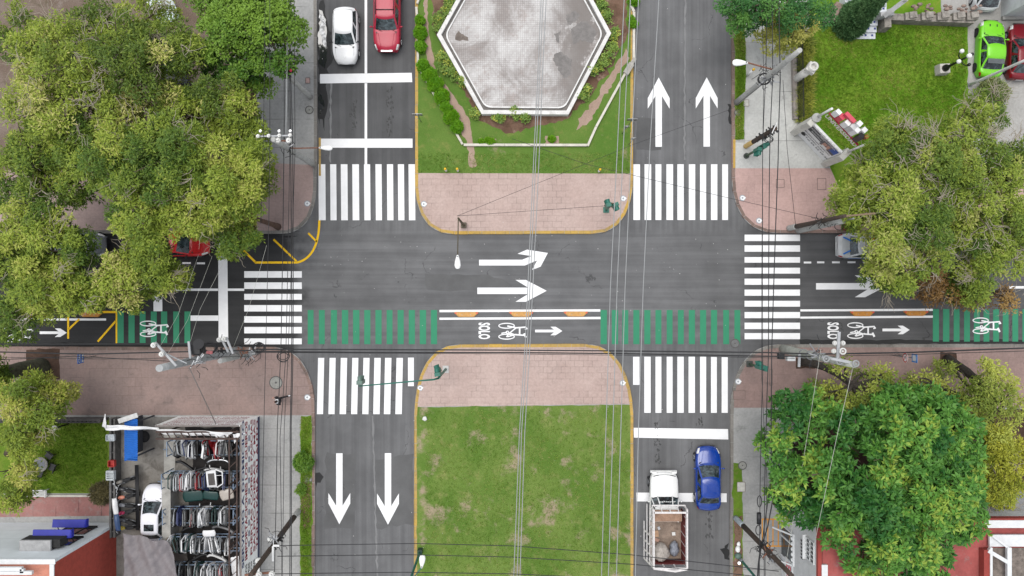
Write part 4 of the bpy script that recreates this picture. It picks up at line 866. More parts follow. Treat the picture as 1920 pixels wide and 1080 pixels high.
for z in (4, 5.2): g.tube([at(1467, 654, z), at(1467, 654, z + .1)], .31, 12)
g.build('pole_bands', STEEL, r); clutter(r, G(1533, 664, 8.6), .6, 14, 8); 
# top right pole with lamp
r = thing('utility_pole', 'long pale concrete pole leaning over the top right railing, street lamp over verge', 'utility pole', G(1380, 193), 0, UP)
b = at(1380, 193, PZ); t = at(1380, 193, 12.2); pole_between(r, b, t, .21, .14, CONC); clutter(r, G(1440, 145, 6.8), .5, 14, 9); clutter(r, G(1456, 130, 8.3), .35, 10, 10)
g = MB().tube([G(1451, 131, 7.8), G(1425, 124, 7.9), G(1400, 117, 8)], .05, 6); g.build('lamp_arm', RUST, r); lamp_head(r, G(1402, 118, 8), (-1, .03, 0), .9, .42)
g = MB().beam(G(1449, 153, 7), G(1464, 154.5, 7), .07, .06); g.build('crossarm', ga, r); coil(r, G(1433, 148, 6.8), .35, 4)
# dark wrapped wooden pole top right
r = thing('utility_pole', 'dark cable wrapped wooden pole with yellow foot beside the green signal', 'utility pole', G(1397, 275), 0, UP)
pole_between(r, at(1397, 275, PZ), at(1397, 275, 1.9), .17, .16, mat('yellow pole foot', (212, 180, 112), .7, .15, grime=(150, 120, 80)), 'painted_foot'); pole_between(r, at(1397, 275, 1.9), at(1397, 275, 6.3), .16, .14, WOOD)
g = MB(); rr = random.Random(5)
for i in range(26):
    c = at(1397, 275, rr.uniform(3.2, 6.2)); a = rr.uniform(0, 6.3); g.beam(c, c + Vector((math.cos(a) * .3, math.sin(a) * .3, rr.uniform(-.1, .1))), .08, .06)
g.build('cable_wrapping', CABLE, r); g = MB().beam(at(1397, 275, 6.3) + Vector((-.2, -.3, 0)), at(1397, 275, 6.3) + Vector((.1, .35, 0)), .05, .05); g.build('bracket', WHITE, r); coil(r, at(1397, 275, 4.4) + Vector((.2, -.3, 0)), .3, 3)
# two poles side by side right of the junction
r = thing('utility_pole', 'dark wooden pole with pale base beside the concrete pole near the police car', 'utility pole', G(1478, 428), 0, UP)
pole_between(r, at(1478, 428, PZ), at(1478, 428, 1.6), .2, .19, CONC, 'pale_base'); pole_between(r, at(1478, 428, 1.6), at(1478, 428, 9.4), .17, .11, WOOD); clutter(r, at(1478, 428, 6.1), .45, 14, 11, mat('dark fittings', (70, 66, 62), .6)); 
g = MB().beam(at(1478, 428, 9.2), G(1640, 400, 11), .1, .08); g.build('spar', mat('weathered spar', (140, 120, 96), .8), r)
r = thing('utility_pole', 'pale concrete pole beside the dark wooden pole near the police car', 'utility pole', G(1496, 431), 0, UP)
pole_between(r, at(1496, 431, PZ), at(1496, 431, 7.8), .27, .19, CONC); g = MB().tube([at(1496, 431, 7.8), at(1496, 431, 9)], .05, 6); g.build('rod', STEEL, r); coil(r, at(1496, 431, 6.9) + Vector((0, -.3, 0)), .3, 1)
# dark leaning pole bottom left
r = thing('utility_pole', 'dark wooden pole with crossarms leaning over the lettered scrapyard wall', 'utility pole', G(561, 957), 0, UP)
b = at(561, 957, PZ); t = G(470, 1079, 11.4); m1 = Vector(b).lerp(t, .12); pole_between(r, b, m1, .19, .18, CONC, 'pale_base'); pole_between(r, m1, t, .18, .14, WOOD)
g = MB(); rr = random.Random(6)
for i in range(18):
    c = Vector(b).lerp(t, rr.uniform(.42, .62)); a = rr.uniform(0, 6.3); g.beam(c, c + Vector((math.cos(a) * .35, math.sin(a) * .35, rr.uniform(-.1, .1))), .07, .06)
g.build('fittings', DARK, r); wa = mat('white arm', (226, 226, 224), .5, .05)
for p, q in ((G(512, 1024, 8), G(512, 1052, 8)), (G(486, 1046, 9), G(485, 1074, 9)), (G(512, 1023, 8.1), G(524, 1023, 8.1)), (G(459, 1078, 11), G(514, 1073, 11))):
    g = MB().beam(p, q, .11, .09); g.build('crossarm', wa if p[2] < 11 else RUST, r)
for u, v, z in ((487, 1076, 11.2), (511, 1075, 11.2), (486, 1050, 9.2), (508, 1009, 7)): insulator(r, G(u, v, z), 1.1)
clutter(r, G(515, 1012, 7.4), .5, 12, 12)
# dark leaning pole bottom right
r = thing('utility_pole', 'dark wooden pole loaded with cables leaning towards the white house', 'utility pole', G(1378, 970), 0, UP)
b = at(1378, 970, PZ); t = at(1378, 970, 11.2); m1 = Vector(b).lerp(t, .17); pole_between(r, b, m1, .19, .18, mat('pale worn base', (180, 190, 194), .8, .2), 'pale_base'); pole_between(r, m1, t, .18, .14, WOOD)
clutter(r, G(1428, 1025, 6.2), .4, 14, 13, DARK); clutter(r, G(1440, 1036, 7.2), .45, 16, 14, RUST); clutter(r, G(1450, 1046, 8), .35, 10, 15)
g = MB().tube([G(1423, 962, 6.5), G(1423, 982, 6.4)], .14, 10); g.build('splice_case', DARK, r)
c = G(1424, 940, 6.6); g = MB(); g.tube([c + Vector((math.cos(a) * .13, math.sin(a) * .34, 0)) for a in [i * PI / 9 for i in range(19)]], .03, 6, cap=False); c = G(1422, 994, 6.4); g.tube([c + Vector((math.cos(a) * .16, math.sin(a) * .3, 0)) for a in [i * PI / 9 for i in range(19)]], .03, 6, cap=False); g.build('cable_loop', CABLE, r)
# thin poles top right
r = thing('flagpole', 'slim pale pole crossing above the lime green car\'s boot', 'pole', G(1816, 160), 0); pole_between(r, at(1816, 160, PZ), at(1816, 160, 6.6), .1, .08, WHITE); g = MB().box(at(1816, 160, PZ + .02), (.3, .3, .05)); g.build('base_plate', STEEL, r)
r = thing('flagpole', 'slim white pole on the garden steps at the top edge', 'pole', G(1658, 28), 0); pole_between(r, at(1658, 28, PZ), at(1658, 28, 3.4), .09, .07, WHITE); g = MB().box(at(1658, 28, PZ + .2), (.5, .4, .4), .3); g.build('base', CONC, r)

# street lamp on the north median
TL_ = 'traffic signals at the crossing'
r = thing('street_lamp', 'street lamp on the pink median, arm reaching over the bent arrow', 'street lamp', G(870, 423), 0, 'street lamps')
OLV = mat('olive metal', (92, 84, 66), .6, .15); g = MB().box(at(870, 423, PZ + .25), (.36, .36, .5)); g.build('base', OLV, r)
pole_between(r, at(870, 423, .5), at(870, 423, 5.9), .1, .06, OLV); t = at(870, 423, 5.9); e = G(858, 478, 6.3); g = MB().tube([t, (t.x + .02, t.y - .3, 6.15), e], .035, 6); g.build('arm', OLV, r); lamp_head(r, e, (0, -1, 0), .85, .4)
def signal_head(r, p, rz, n=3, m=GREENM):    # housing with visors over the lamps, facing along local +Y
    p = Vector(p); g = MB(); hh = .34 * n; g.box((p.x, p.y, p.z - hh / 2), (.36, .24, hh), rz); g.box((p.x, p.y, p.z + .01), (.3, .2, .03), rz)
    d = Vector((-math.sin(rz), math.cos(rz), 0)); o = g.build('signal_housing', m, r)
    for k in range(n):
        c = p + Vector((0, 0, -.17 - .34 * k)) + d * .12; s = Vector((d.y, -d.x, 0)); pts = []; g = MB()
        for q in range(9):
            a = PI * q / 8; pts += [c + s * math.cos(a) * .14 + Vector((0, 0, math.sin(a) * .14)), c + d * .26 + s * math.cos(a) * .15 + Vector((0, 0, math.sin(a) * .15))]
        g.add(pts, [(2 * i, 2 * i + 1, 2 * i + 3, 2 * i + 2) for i in range(8)], 0, True); g.build('visor', m, o)
        g = MB().ball(c, .11, (1, 1, 1), 8, 6); g.build('lens', mat(['red lens', 'amber lens', 'green lens'][k % 3], [(120, 40, 36), (130, 96, 40), (40, 96, 70)][k % 3], .2), o)
    return o
r = thing('traffic_signal', 'double green traffic signal on the upper pink median', 'traffic signal', G(1136, 394), 0, TL_)
b = at(1136, 394, PZ); t = at(1136, 394, 4.0); g = MB().box(b + Vector((0, 0, .03)), (.4, .4, .06)); g.build('base_plate', GREENM, r); pole_between(r, b, t, .075, .06, GREENM); signal_head(r, t + Vector((-.28, -.05, .1)), R(15)); signal_head(r, G(1155, 383, 4.2), R(-160)); g = MB().tube([t, G(1147, 381, 4.2), G(1153, 382, 4.2)], .04, 6); g.build('bracket', OLV, r)
r = thing('traffic_signal', 'green traffic signal with a long arm over the lower left zebra crossing', 'traffic signal', G(836, 692), 0, TL_)
b = at(836, 692, PZ); t = at(836, 692, 5.6); g = MB().box(b + Vector((0, 0, .03)), (.42, .5, .06)); g.build('base_plate', mat('pale plate', (206, 206, 202), .7), r); pole_between(r, b, t, .09, .07, GREENM)
e = G(673, 724, 6.2); g = MB().tube([t, G(812, 712, 5.9), G(785, 714, 6.05), e], [.06, .05, .045, .035], 8); g.build('mast_arm', GREENM, r); signal_head(r, b + Vector((.0, .02, 3.0)) + Vector((-.3, .15, 0)), R(20)); signal_head(r, t + Vector((-.05, .25, .2)), R(10)); signal_head(r, e + Vector((.05, .22, .15)), R(0), 3, mat('grey green metal', (96, 120, 110), .5))
r = thing('traffic_signal', 'single green traffic signal on the lower right corner beside its dark footing', 'traffic signal', G(1404, 682), 0, TL_)
b = at(1404, 682, PZ); t = at(1404, 682, 3.3); g = MB().box(b + Vector((0, 0, .04)), (.42, .42, .08)); g.build('base_plate', mat('dark footing', (70, 74, 70), .8), r); pole_between(r, b, t, .085, .07, mat('dark green pole', (64, 84, 60), .6)); signal_head(r, t + Vector((.12, .0, .15)), R(80)); signal_head(r, t + Vector((-.15, .08, .12)), R(10))
r = thing('traffic_signal', 'single green traffic signal on the upper right pavement beside the wrapped pole', 'traffic signal', G(1398, 293), 0, TL_)
b = at(1398, 293, PZ); t = at(1398, 293, 3.3); g = MB().tube([b, b + Vector((0, 0, .1))], .2, 12); g.build('base_plate', mat('dark footing', (70, 74, 70), .8), r); pole_between(r, b, t, .08, .07, mat('dark green pole', (64, 84, 60), .6)); signal_head(r, t + Vector((-.05, -.1, .15)), R(170)); signal_head(r, t + Vector((.2, .1, .2)), R(-60))
# green lamp posts at the bottom edge
r = thing('street_lamp', 'green lamp post on the lower grass median at the bottom edge', 'street lamp', G(789, 1030), 0, 'street lamps')
b = at(789, 1030, PZ); t = at(789, 1030, 6.5); g = MB().box(b + Vector((0, 0, .3)), (.3, .34, .6)); g.build('base', mat('dark green base', (40, 66, 56), .6), r); pole_between(r, b, t, .09, .07, GREENM); e = G(792, 1062, 6.8); g = MB().tube([t, e], .04, 6); g.build('arm', GREENM, r); lamp_head(r, e + Vector((-.05, -.1, 0)), (.08, 1, 0), .8, .4)
r = thing('street_lamp', 'green lamp post in the soil strip at the bottom right beside the dark pole', 'street lamp', G(1386, 1046), 0, 'street lamps')
b = at(1386, 1046, PZ); t = at(1386, 1046, 6.5); g = MB().tube([b, b + Vector((0, 0, .6))], [.17, .1], 10); g.build('base', CHROME, r); pole_between(r, b, t, .09, .07, GREENM); g = MB().tube([G(1386, 1056, 3), G(1386, 1056, 3.3)], .1); g.build('band', CHROME, r); g = MB().ball(at(1381, 1027, .3), .22, (.8, 1.1, .8)); g.build('lamp_cover', LAMPW, r); g = MB().ball(at(1382, 1040, .25), .24, (1, .9, .8)); g.build('lantern', mat('grey green metal', (96, 120, 110), .5), r)

# ------------------------------------------------------------------ small signs and posts
def sign(label, u, v, rz, plates, h=2.5, grp='road signs on posts'):
    r = thing('road_sign', label, 'road sign', G(u, v), rz, grp); g = MB().tube([(0, 0, PZ), (0, 0, h + .1)], .03, 8); g.build('post', STEEL, r, world=False)
    for y, z, wd, hh, m, txt, rnd in plates:
        g = MB()
        if rnd: g.tube([(.035, y, z), (.055, y, z)], wd / 2, 22)
        else: g.box((.045, y, z), (.02, wd, hh))
        o = g.build('sign_plate', m, r, world=False); g = MB()
        if rnd == 1:
            vs = [];
            for i in range(24): a = 2 * PI * i / 24; vs += [(.058, y + math.cos(a) * wd * .49, z + math.sin(a) * wd * .49), (.058, y + math.cos(a) * wd * .38, z + math.sin(a) * wd * .38)]
            g.add(vs, [(2 * i, 2 * i + 1, (2 * i + 3) % 48, (2 * i + 2) % 48) for i in range(24)]); g.beam((.06, y - .16, z + .16), (.06, y + .16, z - .16), .05, .004); g.build('red_ring', mat('sign red', (206, 44, 44), .4), o, world=False); g = MB()
            text_fit(g, 'E', (.058, y, z), (0, 1, 0), (0, 0, 1), .14, .24); g.build('letter', DARK, o, world=False)
        elif txt: text_fit(g, txt, (.058, y, z), (0, 1, 0), (0, 0, 1), wd * .8, hh * (.6 if len(txt) > 1 else .7), 0, .02); g.build('lettering', WHITE, o, world=False)
    return r
BLUE = mat('sign blue', (34, 104, 186), .4, .08)
sign('small blue sign with white letters above the left pink pavement', 182, 667, 0, [(0, 2.35, .66, .4, BLUE, 'C5N', 0), (0, 1.95, .6, .3, BLUE, 'M', 0)])
sign('blue sign with a pale symbol paired with a red ringed sign', 1683, 666, PI, [(0, 2.4, .56, .7, mat('sign light blue', (48, 140, 220), .4, .08), 'i', 0)])
sign('red ringed white sign beside the blue sign on the right pavement', 1668, 665, PI, [(0, 2.3, .66, .6, WHITE, '', 1)])
for u, v, l in [(790, 229, 'thin grey sign seen edge on beside the stop line at the upper median'), (1176, 238, 'thin grey sign seen edge on at the right kerb of the upper median'), (1166, 251, 'small round topped grey sign on the upper median grass near the kerb'), (1178, 272, 'pale thin sign at the median kerb above the upper right zebra')]:
    r = thing('road_sign', l, 'road sign', G(u, v), 0, 'edge-on signs on the upper median'); g = MB().tube([(0, 0, PZ), (0, 0, 2.5)], .03, 8); g.build('post', STEEL, r, world=False); g = MB().box((0, .03, 2.2), (.66 if 'thin grey' in l else .3, .02, .6), 0, 0, 1); g.box((0, .05, 2.2), (.12, .02, .66)); g.build('sign_plate', STEEL, r, world=False)
for u, v, l in [(837, 321, 'yellow topped bollard at the lawn edge, nearest the wet road side'), (859, 321, 'yellow topped bollard at the lawn edge, second from the left kerb'), (1122, 322, 'lone yellow topped bollard at the lawn edge near the right arrows'), (1399, 143, 'white bollard with yellow cap leaning over the top right verge')]:
    r = thing('bollard', l, 'bollard', G(u, v), 0, 'yellow topped bollards'); big = u > 1300; hgt = 1.6 if big else .9; g = MB().tube([(0, 0, PZ), (0, 0, hgt)], .08, 10); g.build('post', WHITE, r, world=False); g = MB().tube([(0, 0, hgt), (0, 0, hgt + .22), (0, 0, hgt + .26)], [.085, .085, .03], 10); g.build('cap', mat('bollard yellow', (240, 190, 40), .5), r, world=False)

# ------------------------------------------------------------------ overhead cables
def cable(label, pts, rad, m=CABLE, grp='overhead cables', sag=0):
    P = [G(*p) for p in pts]; Q = []
    for a, b in zip(P, P[1:]):
        n = max(2, int((b - a).length / 2.5))
        Q += [a.lerp(b, i / n) - Vector((0, 0, sag * math.sin(PI * i / n))) for i in range(n)]
    Q.append(P[-1]); mb = MB().tube(Q, rad * .78, 6); return tag(mb.build('overhead_cable', m, loc=Q[0]), label, 'cable', grp)
LB = 'black cables strung above the left pavement'; LLAB = 'black cable in the bundle strung along the left pavement'
for i, p in enumerate([[(533, -60, 7.4), (533, 140, 7), (532, 310, 7), (527, 640, 6.6), (520, 800, 6.8), (513, 1140, 7)], [(541, -60, 6.4), (543, 140, 6), (545, 285, 6.2), (547, 640, 6), (544, 800, 6), (543, 1140, 6.2)], [(545, -60, 6.6), (545, 140, 6.3), (549, 285, 6.5), (549.5, 640, 6.4), (546, 800, 6.4), (546, 1140, 6.6)],
                       [(551, -60, 6), (552, 140, 5.6), (553, 285, 5.8), (541, 640, 5.6), (533, 800, 5.8), (528, 1140, 6)], [(537, -60, 7), (540, 140, 6.4), (543, 300, 6.6), (536, 660, 6.4), (525, 820, 6.4), (529, 1140, 6.6)]]):
    cable(LLAB, p, [.03, .035, .035, .022, .025][i], CABLE, LB, .05)
cable('lone black cable furthest from the road over the left concrete pavement', [(506, -60, 9.3), (506, 255, 9.4), (504, 420, 9.2), (497, 700, 9), (487, 1140, 9)], .022, CABLE, LB)
cable('pale aluminium cable in the bundle over the upper left concrete pavement', [(539, -60, 7.3), (538, 140, 7.1), (536, 250, 8)], .035, CABLEG, LB); cable('thin black cable over the top left pavement near the tree crowns', [(498, -60, 9.2), (494, 256, 9.4), (489, 420, 9)], .016, CABLE, LB)
MG = 'pale cables above the grass medians'
for p, l in [([(1021, -60, 9), (1012, 140, 8.5), (1006, 270, 8.2), (1000, 400, 8), (989, 640, 8), (978, 810, 8), (968, 1140, 8.4)], 'middle cable of the three pale ones crossing basin and both medians'), ([(1017, -60, 9), (1008.5, 140, 8.5), (1002, 270, 8.2), (996, 400, 8), (985, 640, 8), (974, 810, 8), (961, 1140, 8.4)], 'left cable of the three pale ones crossing basin and both medians'), ([(1027, -60, 9), (1017, 140, 8.5), (1012, 270, 8.2), (1006, 400, 8), (994, 640, 8), (984, 810, 8), (973, 1140, 8.4)], 'right cable of the three pale ones crossing basin and both medians'),
             ([(1173, -60, 9), (1158, 270, 8.4), (1144.5, 540, 8.2), (1136, 810, 8.2), (1126, 1140, 8.6)], 'pale cable crossing the right half of the medians, leftmost of four'), ([(1185, -60, 9), (1169, 270, 8.4), (1157, 540, 8.2), (1149, 810, 8.2), (1139, 1140, 8.6)], 'pale cable crossing the right half of the medians, second of four'), ([(1200, -60, 9), (1183, 300, 8.4), (1172, 540, 8.2), (1164, 810, 8.2), (1154, 1140, 8.6)], 'pale cable near the right kerb of the lower median'), ([(1239, -60, 9), (1219, 270, 8.4), (1206, 540, 8.2), (1197, 810, 8.2), (1190, 1140, 8.6)], 'pale cable over the right road, passing across the left up arrow')]: cable(l, p, .032, CABLEG, MG)
EW = 'black cables crossing above the lower zebra crossings'
for p, rd, l in [([(480, 655, 6.6), (700, 655.5, 6.2), (960, 656.5, 6), (1160, 658, 6.2), (1440, 661, 6.4), (1533, 664, 7)], .05, 'thick upper black cable crossing just below the cycle crossings'), ([(480, 659, 6.4), (700, 661, 6), (960, 661, 5.8), (1160, 663, 6), (1440, 668, 6.2), (1525, 668, 6.6)], .05, 'thick lower black cable crossing just below the cycle crossings'), ([(480, 661, 6.2), (960, 663.5, 5.6), (1300, 668, 5.8), (1490, 672, 6)], .02, 'thin black cable under the two thick ones crossing the junction'),
                 ([(1533, 664, 7), (1700, 661, 6.6), (1990, 650, 6.6)], .06, 'thick black cable running right along the pink pavement behind the signs'), ([(1533, 668, 6.6), (1700, 665, 6), (1990, 656, 6.2)], .025, 'thin black cable running right along the pink pavement behind the signs'), ([(-40, 645, 7.4), (150, 645, 7.2), (420, 644.5, 7.2)], .045, 'black cable sagging along the left kerb line'), ([(-40, 659, 7), (170, 664, 6.8), (300, 660.5, 6.8), (470, 657, 7)], .05, 'thick black cable above the blue sign on the left pavement'), ([(-40, 676, 6.6), (140, 668, 6.4), (330, 678, 6.6)], .025, 'sagging black cable below the blue sign on the left pavement'), ([(-40, 669, 6.8), (190, 673, 6.6), (280, 672, 6.6), (470, 668, 6.6)], .02, 'thin black cable passing the blue sign on the left pavement')]: cable(l, p, rd, CABLE, EW)
SB = 'black cables crossing the bottom of the view'
for p, l in [([(524, 1023, 8.1), (780, 1019, 8), (960, 1023.5, 8), (1180, 1040, 8), (1460, 1071, 8.6)], 'upper black cable crossing the lower grass median and pickup'), ([(520, 1043, 8), (760, 1040, 8), (960, 1044.5, 8), (1185, 1058, 8), (1375, 1076, 8.2), (1460, 1086, 8.4)], 'second black cable crossing the lower grass median behind the pickup'), ([(511, 1076, 11.2), (760, 1073, 10), (960, 1076, 10), (1130, 1084, 10)], 'lowest black cable along the bottom edge of the lower grass median')]: cable(l, p, .03, CABLE, SB)
RBN = 'black cables strung above the right pavement'
for i, p in enumerate([[(1440, -60, 7), (1436, 140, 6.6), (1430, 275, 6.4), (1430, 700, 6), (1425, 930, 6.4), (1424, 1140, 6.6)], [(1448, -60, 7.4), (1449, 140, 7), (1443, 290, 6.6), (1441, 660, 6.4), (1434, 900, 6.6), (1433, 1140, 6.8)], [(1460, -60, 7.6), (1463, 150, 7.2), (1459, 300, 7), (1447, 660, 6.8), (1446, 900, 6.6), (1428, 1026, 6.4)], [(1428, -60, 6), (1432, 150, 5.8), (1429, 420, 5.6), (1428, 700, 5.6), (1438, 900, 6), (1435, 1140, 6.2)]]):
    cable('black cable in the bundle strung along the right pavement', p, [.03, .035, .04, .02][i], CABLE, RBN, .05)
cable('thick knotted black cable falling to the bottom edge by the dark right pole', [(1426, 1030, 6.3), (1422, 1060, 6), (1418, 1140, 6)], .07, CABLE, RBN); cable('slanting black cable above the pale slabs near the upper right zebra', [(1468, 150, 7), (1476, 280, 5.5), (1492, 425, 4.5)], .02, CABLE, RBN)
cable('dark cable slanting to the dark right pole from the leafy tree', [(1455, 905, 6.8), (1440, 985, 6.6), (1428, 1026, 6.4)], .05, CABLE, RBN)
for p, l in [([(1539, 655, 9), (1515, 810, 7.5), (1468, 1090, 6.2)], 'left of two pale wires crossing the big leafy tree'), ([(1601, 681, 11.4), (1571, 810, 11), (1526, 1025, 10)], 'right of two pale wires crossing the big leafy tree')]: cable(l, p, .016, mat('pale wire', (190, 190, 180), .5), 'pale wires over the leafy tree')
for p, l in [([(372, 478, 8), (334, 590, 9), (300, 650, 11.6)], 'thin pale wire slanting over the green cycle box, left'), ([(398, 480, 8), (352, 600, 9), (312, 668, 11.8)], 'thin pale wire slanting over the green cycle box, middle'), ([(420, 490, 8), (375, 580, 8.6), (357, 640, 9.9)], 'thin pale wire slanting beside the long stop line'), ([(500, 460, 9), (466, 580, 8), (438, 650, 7.2)], 'thin pale wire slanting across the left zebra crossing')]: cable(l, p, .009, mat('pale wire', (206, 206, 196), .5), 'thin pale wires over the left road')
cable('thin guy wire from the tallest grey pole down to the scrapyard wall', [(354, 688, 10.2), (405, 795, 3.9)], .03, mat('guy wire', (120, 118, 114), .5), None)
cable('thin dark wire from the median lamp to the upper right pavement', [(857, 405, 5.8), (975, 357, 5.4), (1190, 270, 5.6), (1370, 205, 6), (1440, 150, 6.8)], .014, CABLE, 'thin wires tied to the median lamp'); cable('thin dark wire from the median lamp to the double signal', [(857, 405, 5.8), (1000, 395, 5), (1133, 386, 4)], .014, CABLE, 'thin wires tied to the median lamp')
cable('thin dark wire crossing the upper right zebra to the dark wooden pole', [(960, 260, 7), (1100, 308, 6.6), (1370, 372, 6), (1545, 412, 6.4)], .016, CABLE, 'thin wires tied to the median lamp')

# ------------------------------------------------------------------ the walking person
def person():
    c = G(533, 746); r = thing('person', 'person in black with a white collar and white shoes walking on the pavement', 'person', (c.x, c.y, PZ), R(100))   # faces local +Y -> west
    skin = mat('skin', (206, 150, 126), .6, .05); blk = mat('black cloth', (26, 26, 30), .85, .2, 8); sh = mat('white shoe', (236, 236, 236), .6)
    V = [(0, 0, .95, .19), (0, .01, 1.12, .2), (0, .02, 1.3, .21), (0, .02, 1.43, .17), (0, .03, 1.5, .065), (0, .045, 1.56, .055),
         (-.2, .02, 1.41, .1), (-.27, -.06, 1.17, .075), (-.25, .04, .95, .042), (-.25, .08, .86, .035),
         (.2, .02, 1.41, .1), (.27, .07, 1.18, .075), (.24, .24, 1.02, .042), (.235, .32, .99, .035),
         (-.1, .03, .88, .1), (-.105, .18, .5, .07), (-.105, .2, .12, .05), (.1, -.01, .88, .1), (.105, -.1, .5, .07), (.105, -.4, .17, .05)]
    E = [(0, 1), (1, 2), (2, 3), (3, 4), (4, 5), (3, 6), (6, 7), (7, 8), (8, 9), (3, 10), (10, 11), (11, 12), (12, 13), (0, 14), (14, 15), (15, 16), (0, 17), (17, 18), (18, 19)]
    me = bpy.data.meshes.new('body'); me.from_pydata([v[:3] for v in V], E, []); o = bpy.data.objects.new('body', me); COL.objects.link(o); o.parent = r
    sk = o.modifiers.new('s', 'SKIN'); layer = me.skin_vertices[0] if len(me.skin_vertices) else None
    if layer is None:
        me.attributes  # the modifier adds the layer itself
        import bmesh
        bm = bmesh.new(); bm.from_mesh(me); bm.verts.layers.skin.verify(); bm.to_mesh(me); bm.free(); layer = me.skin_vertices[0]
    for i, v in enumerate(V): layer.data[i].radius = (v[3] * (1.25 if i in (1, 2, 3) else 1), v[3] * (.85 if i in (0, 1, 2, 3) else 1)); layer.data[i].use_root = i == 0
    o.modifiers.new('d', 'SUBSURF').levels = 1; o.modifiers['d'].render_levels = 1; me.materials.append(blk)
    g = MB(); g.ball((0, .07, 1.68), .1, (.82, 1.0, 1.2), 14, 10); g.ball((0, .165, 1.665), .022, (.8, 1, 1.3), 8, 6); [g.ball((s * .084, .06, 1.67), .03, (.4, .8, 1.2), 8, 6) for s in (-1, 1)]; [g.ball((s * .035, .158, 1.69), .013, (1, .5, .7), 6, 5, 1) for s in (-1, 1)]; g.box((0, .16, 1.615), (.05, .012, .01), 0, 1); g.build('head', [skin, DARK], r, world=False)
    g = MB(); g.ball((0, .045, 1.71), .104, (.9, .98, 1.08), 14, 10); g.build('hair', mat('dark hair', (48, 38, 34), .8), r, world=False)
    g = MB(); g.tube([(math.cos(a) * .11, .03 + math.sin(a) * .1, 1.52 + .03 * math.sin(a)) for a in [i * PI / 8 for i in range(17)]], .045, 8, cap=False); g.build('collar', mat('white hood lining', (232, 232, 232), .8), r, world=False)
    for s, p in ((-1, (-.105, .26, .05)), (1, (.105, -.4, .1))): g = MB(); g.ball(p, .055, (.85, 2.1, .8), 10, 8); g.build('shoe', sh, r, world=False)
    for p, d in (((-.25, .1, .8), -1), ((.23, .38, .97), 1)):
        g = MB(); g.ball(p, .042, (.5, .9, 1) if d < 0 else (.55, 1.1, .7), 8, 6)
        for k in range(4):
            q = Vector(p) + (Vector((0, -.03 + k * .02, -.04)) if d < 0 else Vector((-.02 + k * .014, .04, .01 - k * .012))); e = Vector((0, .012, -.05 - .006 * (k in (1, 2)))) if d < 0 else Vector((0, .05, -.012)); g.tube([q, q + e * .6, q + e + Vector((-.01 * d, 0, -.012))], [.0095, .009, .007], 6)
        g.tube([Vector(p) + Vector((-.01 * d, .03, 0)), Vector(p) + Vector((-.025 * d, .06, -.02))], .01, 6); g.build('hand', skin, r, world=False)
person()
# ------------------------------------------------------------------ foliage
def leafmat(name, c1, c2, c3=None, tr=.2, gn=1.85):
    t = NT(name); a = t.n('ShaderNodeAttribute', attribute_name='tint'); cr = t.n('ShaderNodeValToRGB'); t.L.new(a.outputs['Fac'], cr.inputs[0])
    e = cr.color_ramp.elements; gain = lambda c: tuple(x * gn for x in S(*c)[:3]) + (1,)
    e[0].color = gain(c1); e[1].color = gain(c2); e[1].position = .85 if c3 else 1
    if c3: x = cr.color_ramp.elements.new(1.0); x.color = gain(c3)
    t.put(t.b.inputs['Base Color'], cr.outputs[0]); t.b.inputs['Roughness'].default_value = .55; t.b.inputs['Specular IOR Level'].default_value = .3
    tl = t.n('ShaderNodeBsdfTranslucent'); t.L.new(cr.outputs[0], tl.inputs['Color']); mx = t.n('ShaderNodeMixShader'); mx.inputs[0].default_value = tr
    t.L.new(t.b.outputs[0], mx.inputs[1]); t.L.new(tl.outputs[0], mx.inputs[2]); t.L.new(mx.outputs[0], t.t.nodes['Material Output'].inputs['Surface']); return t.m
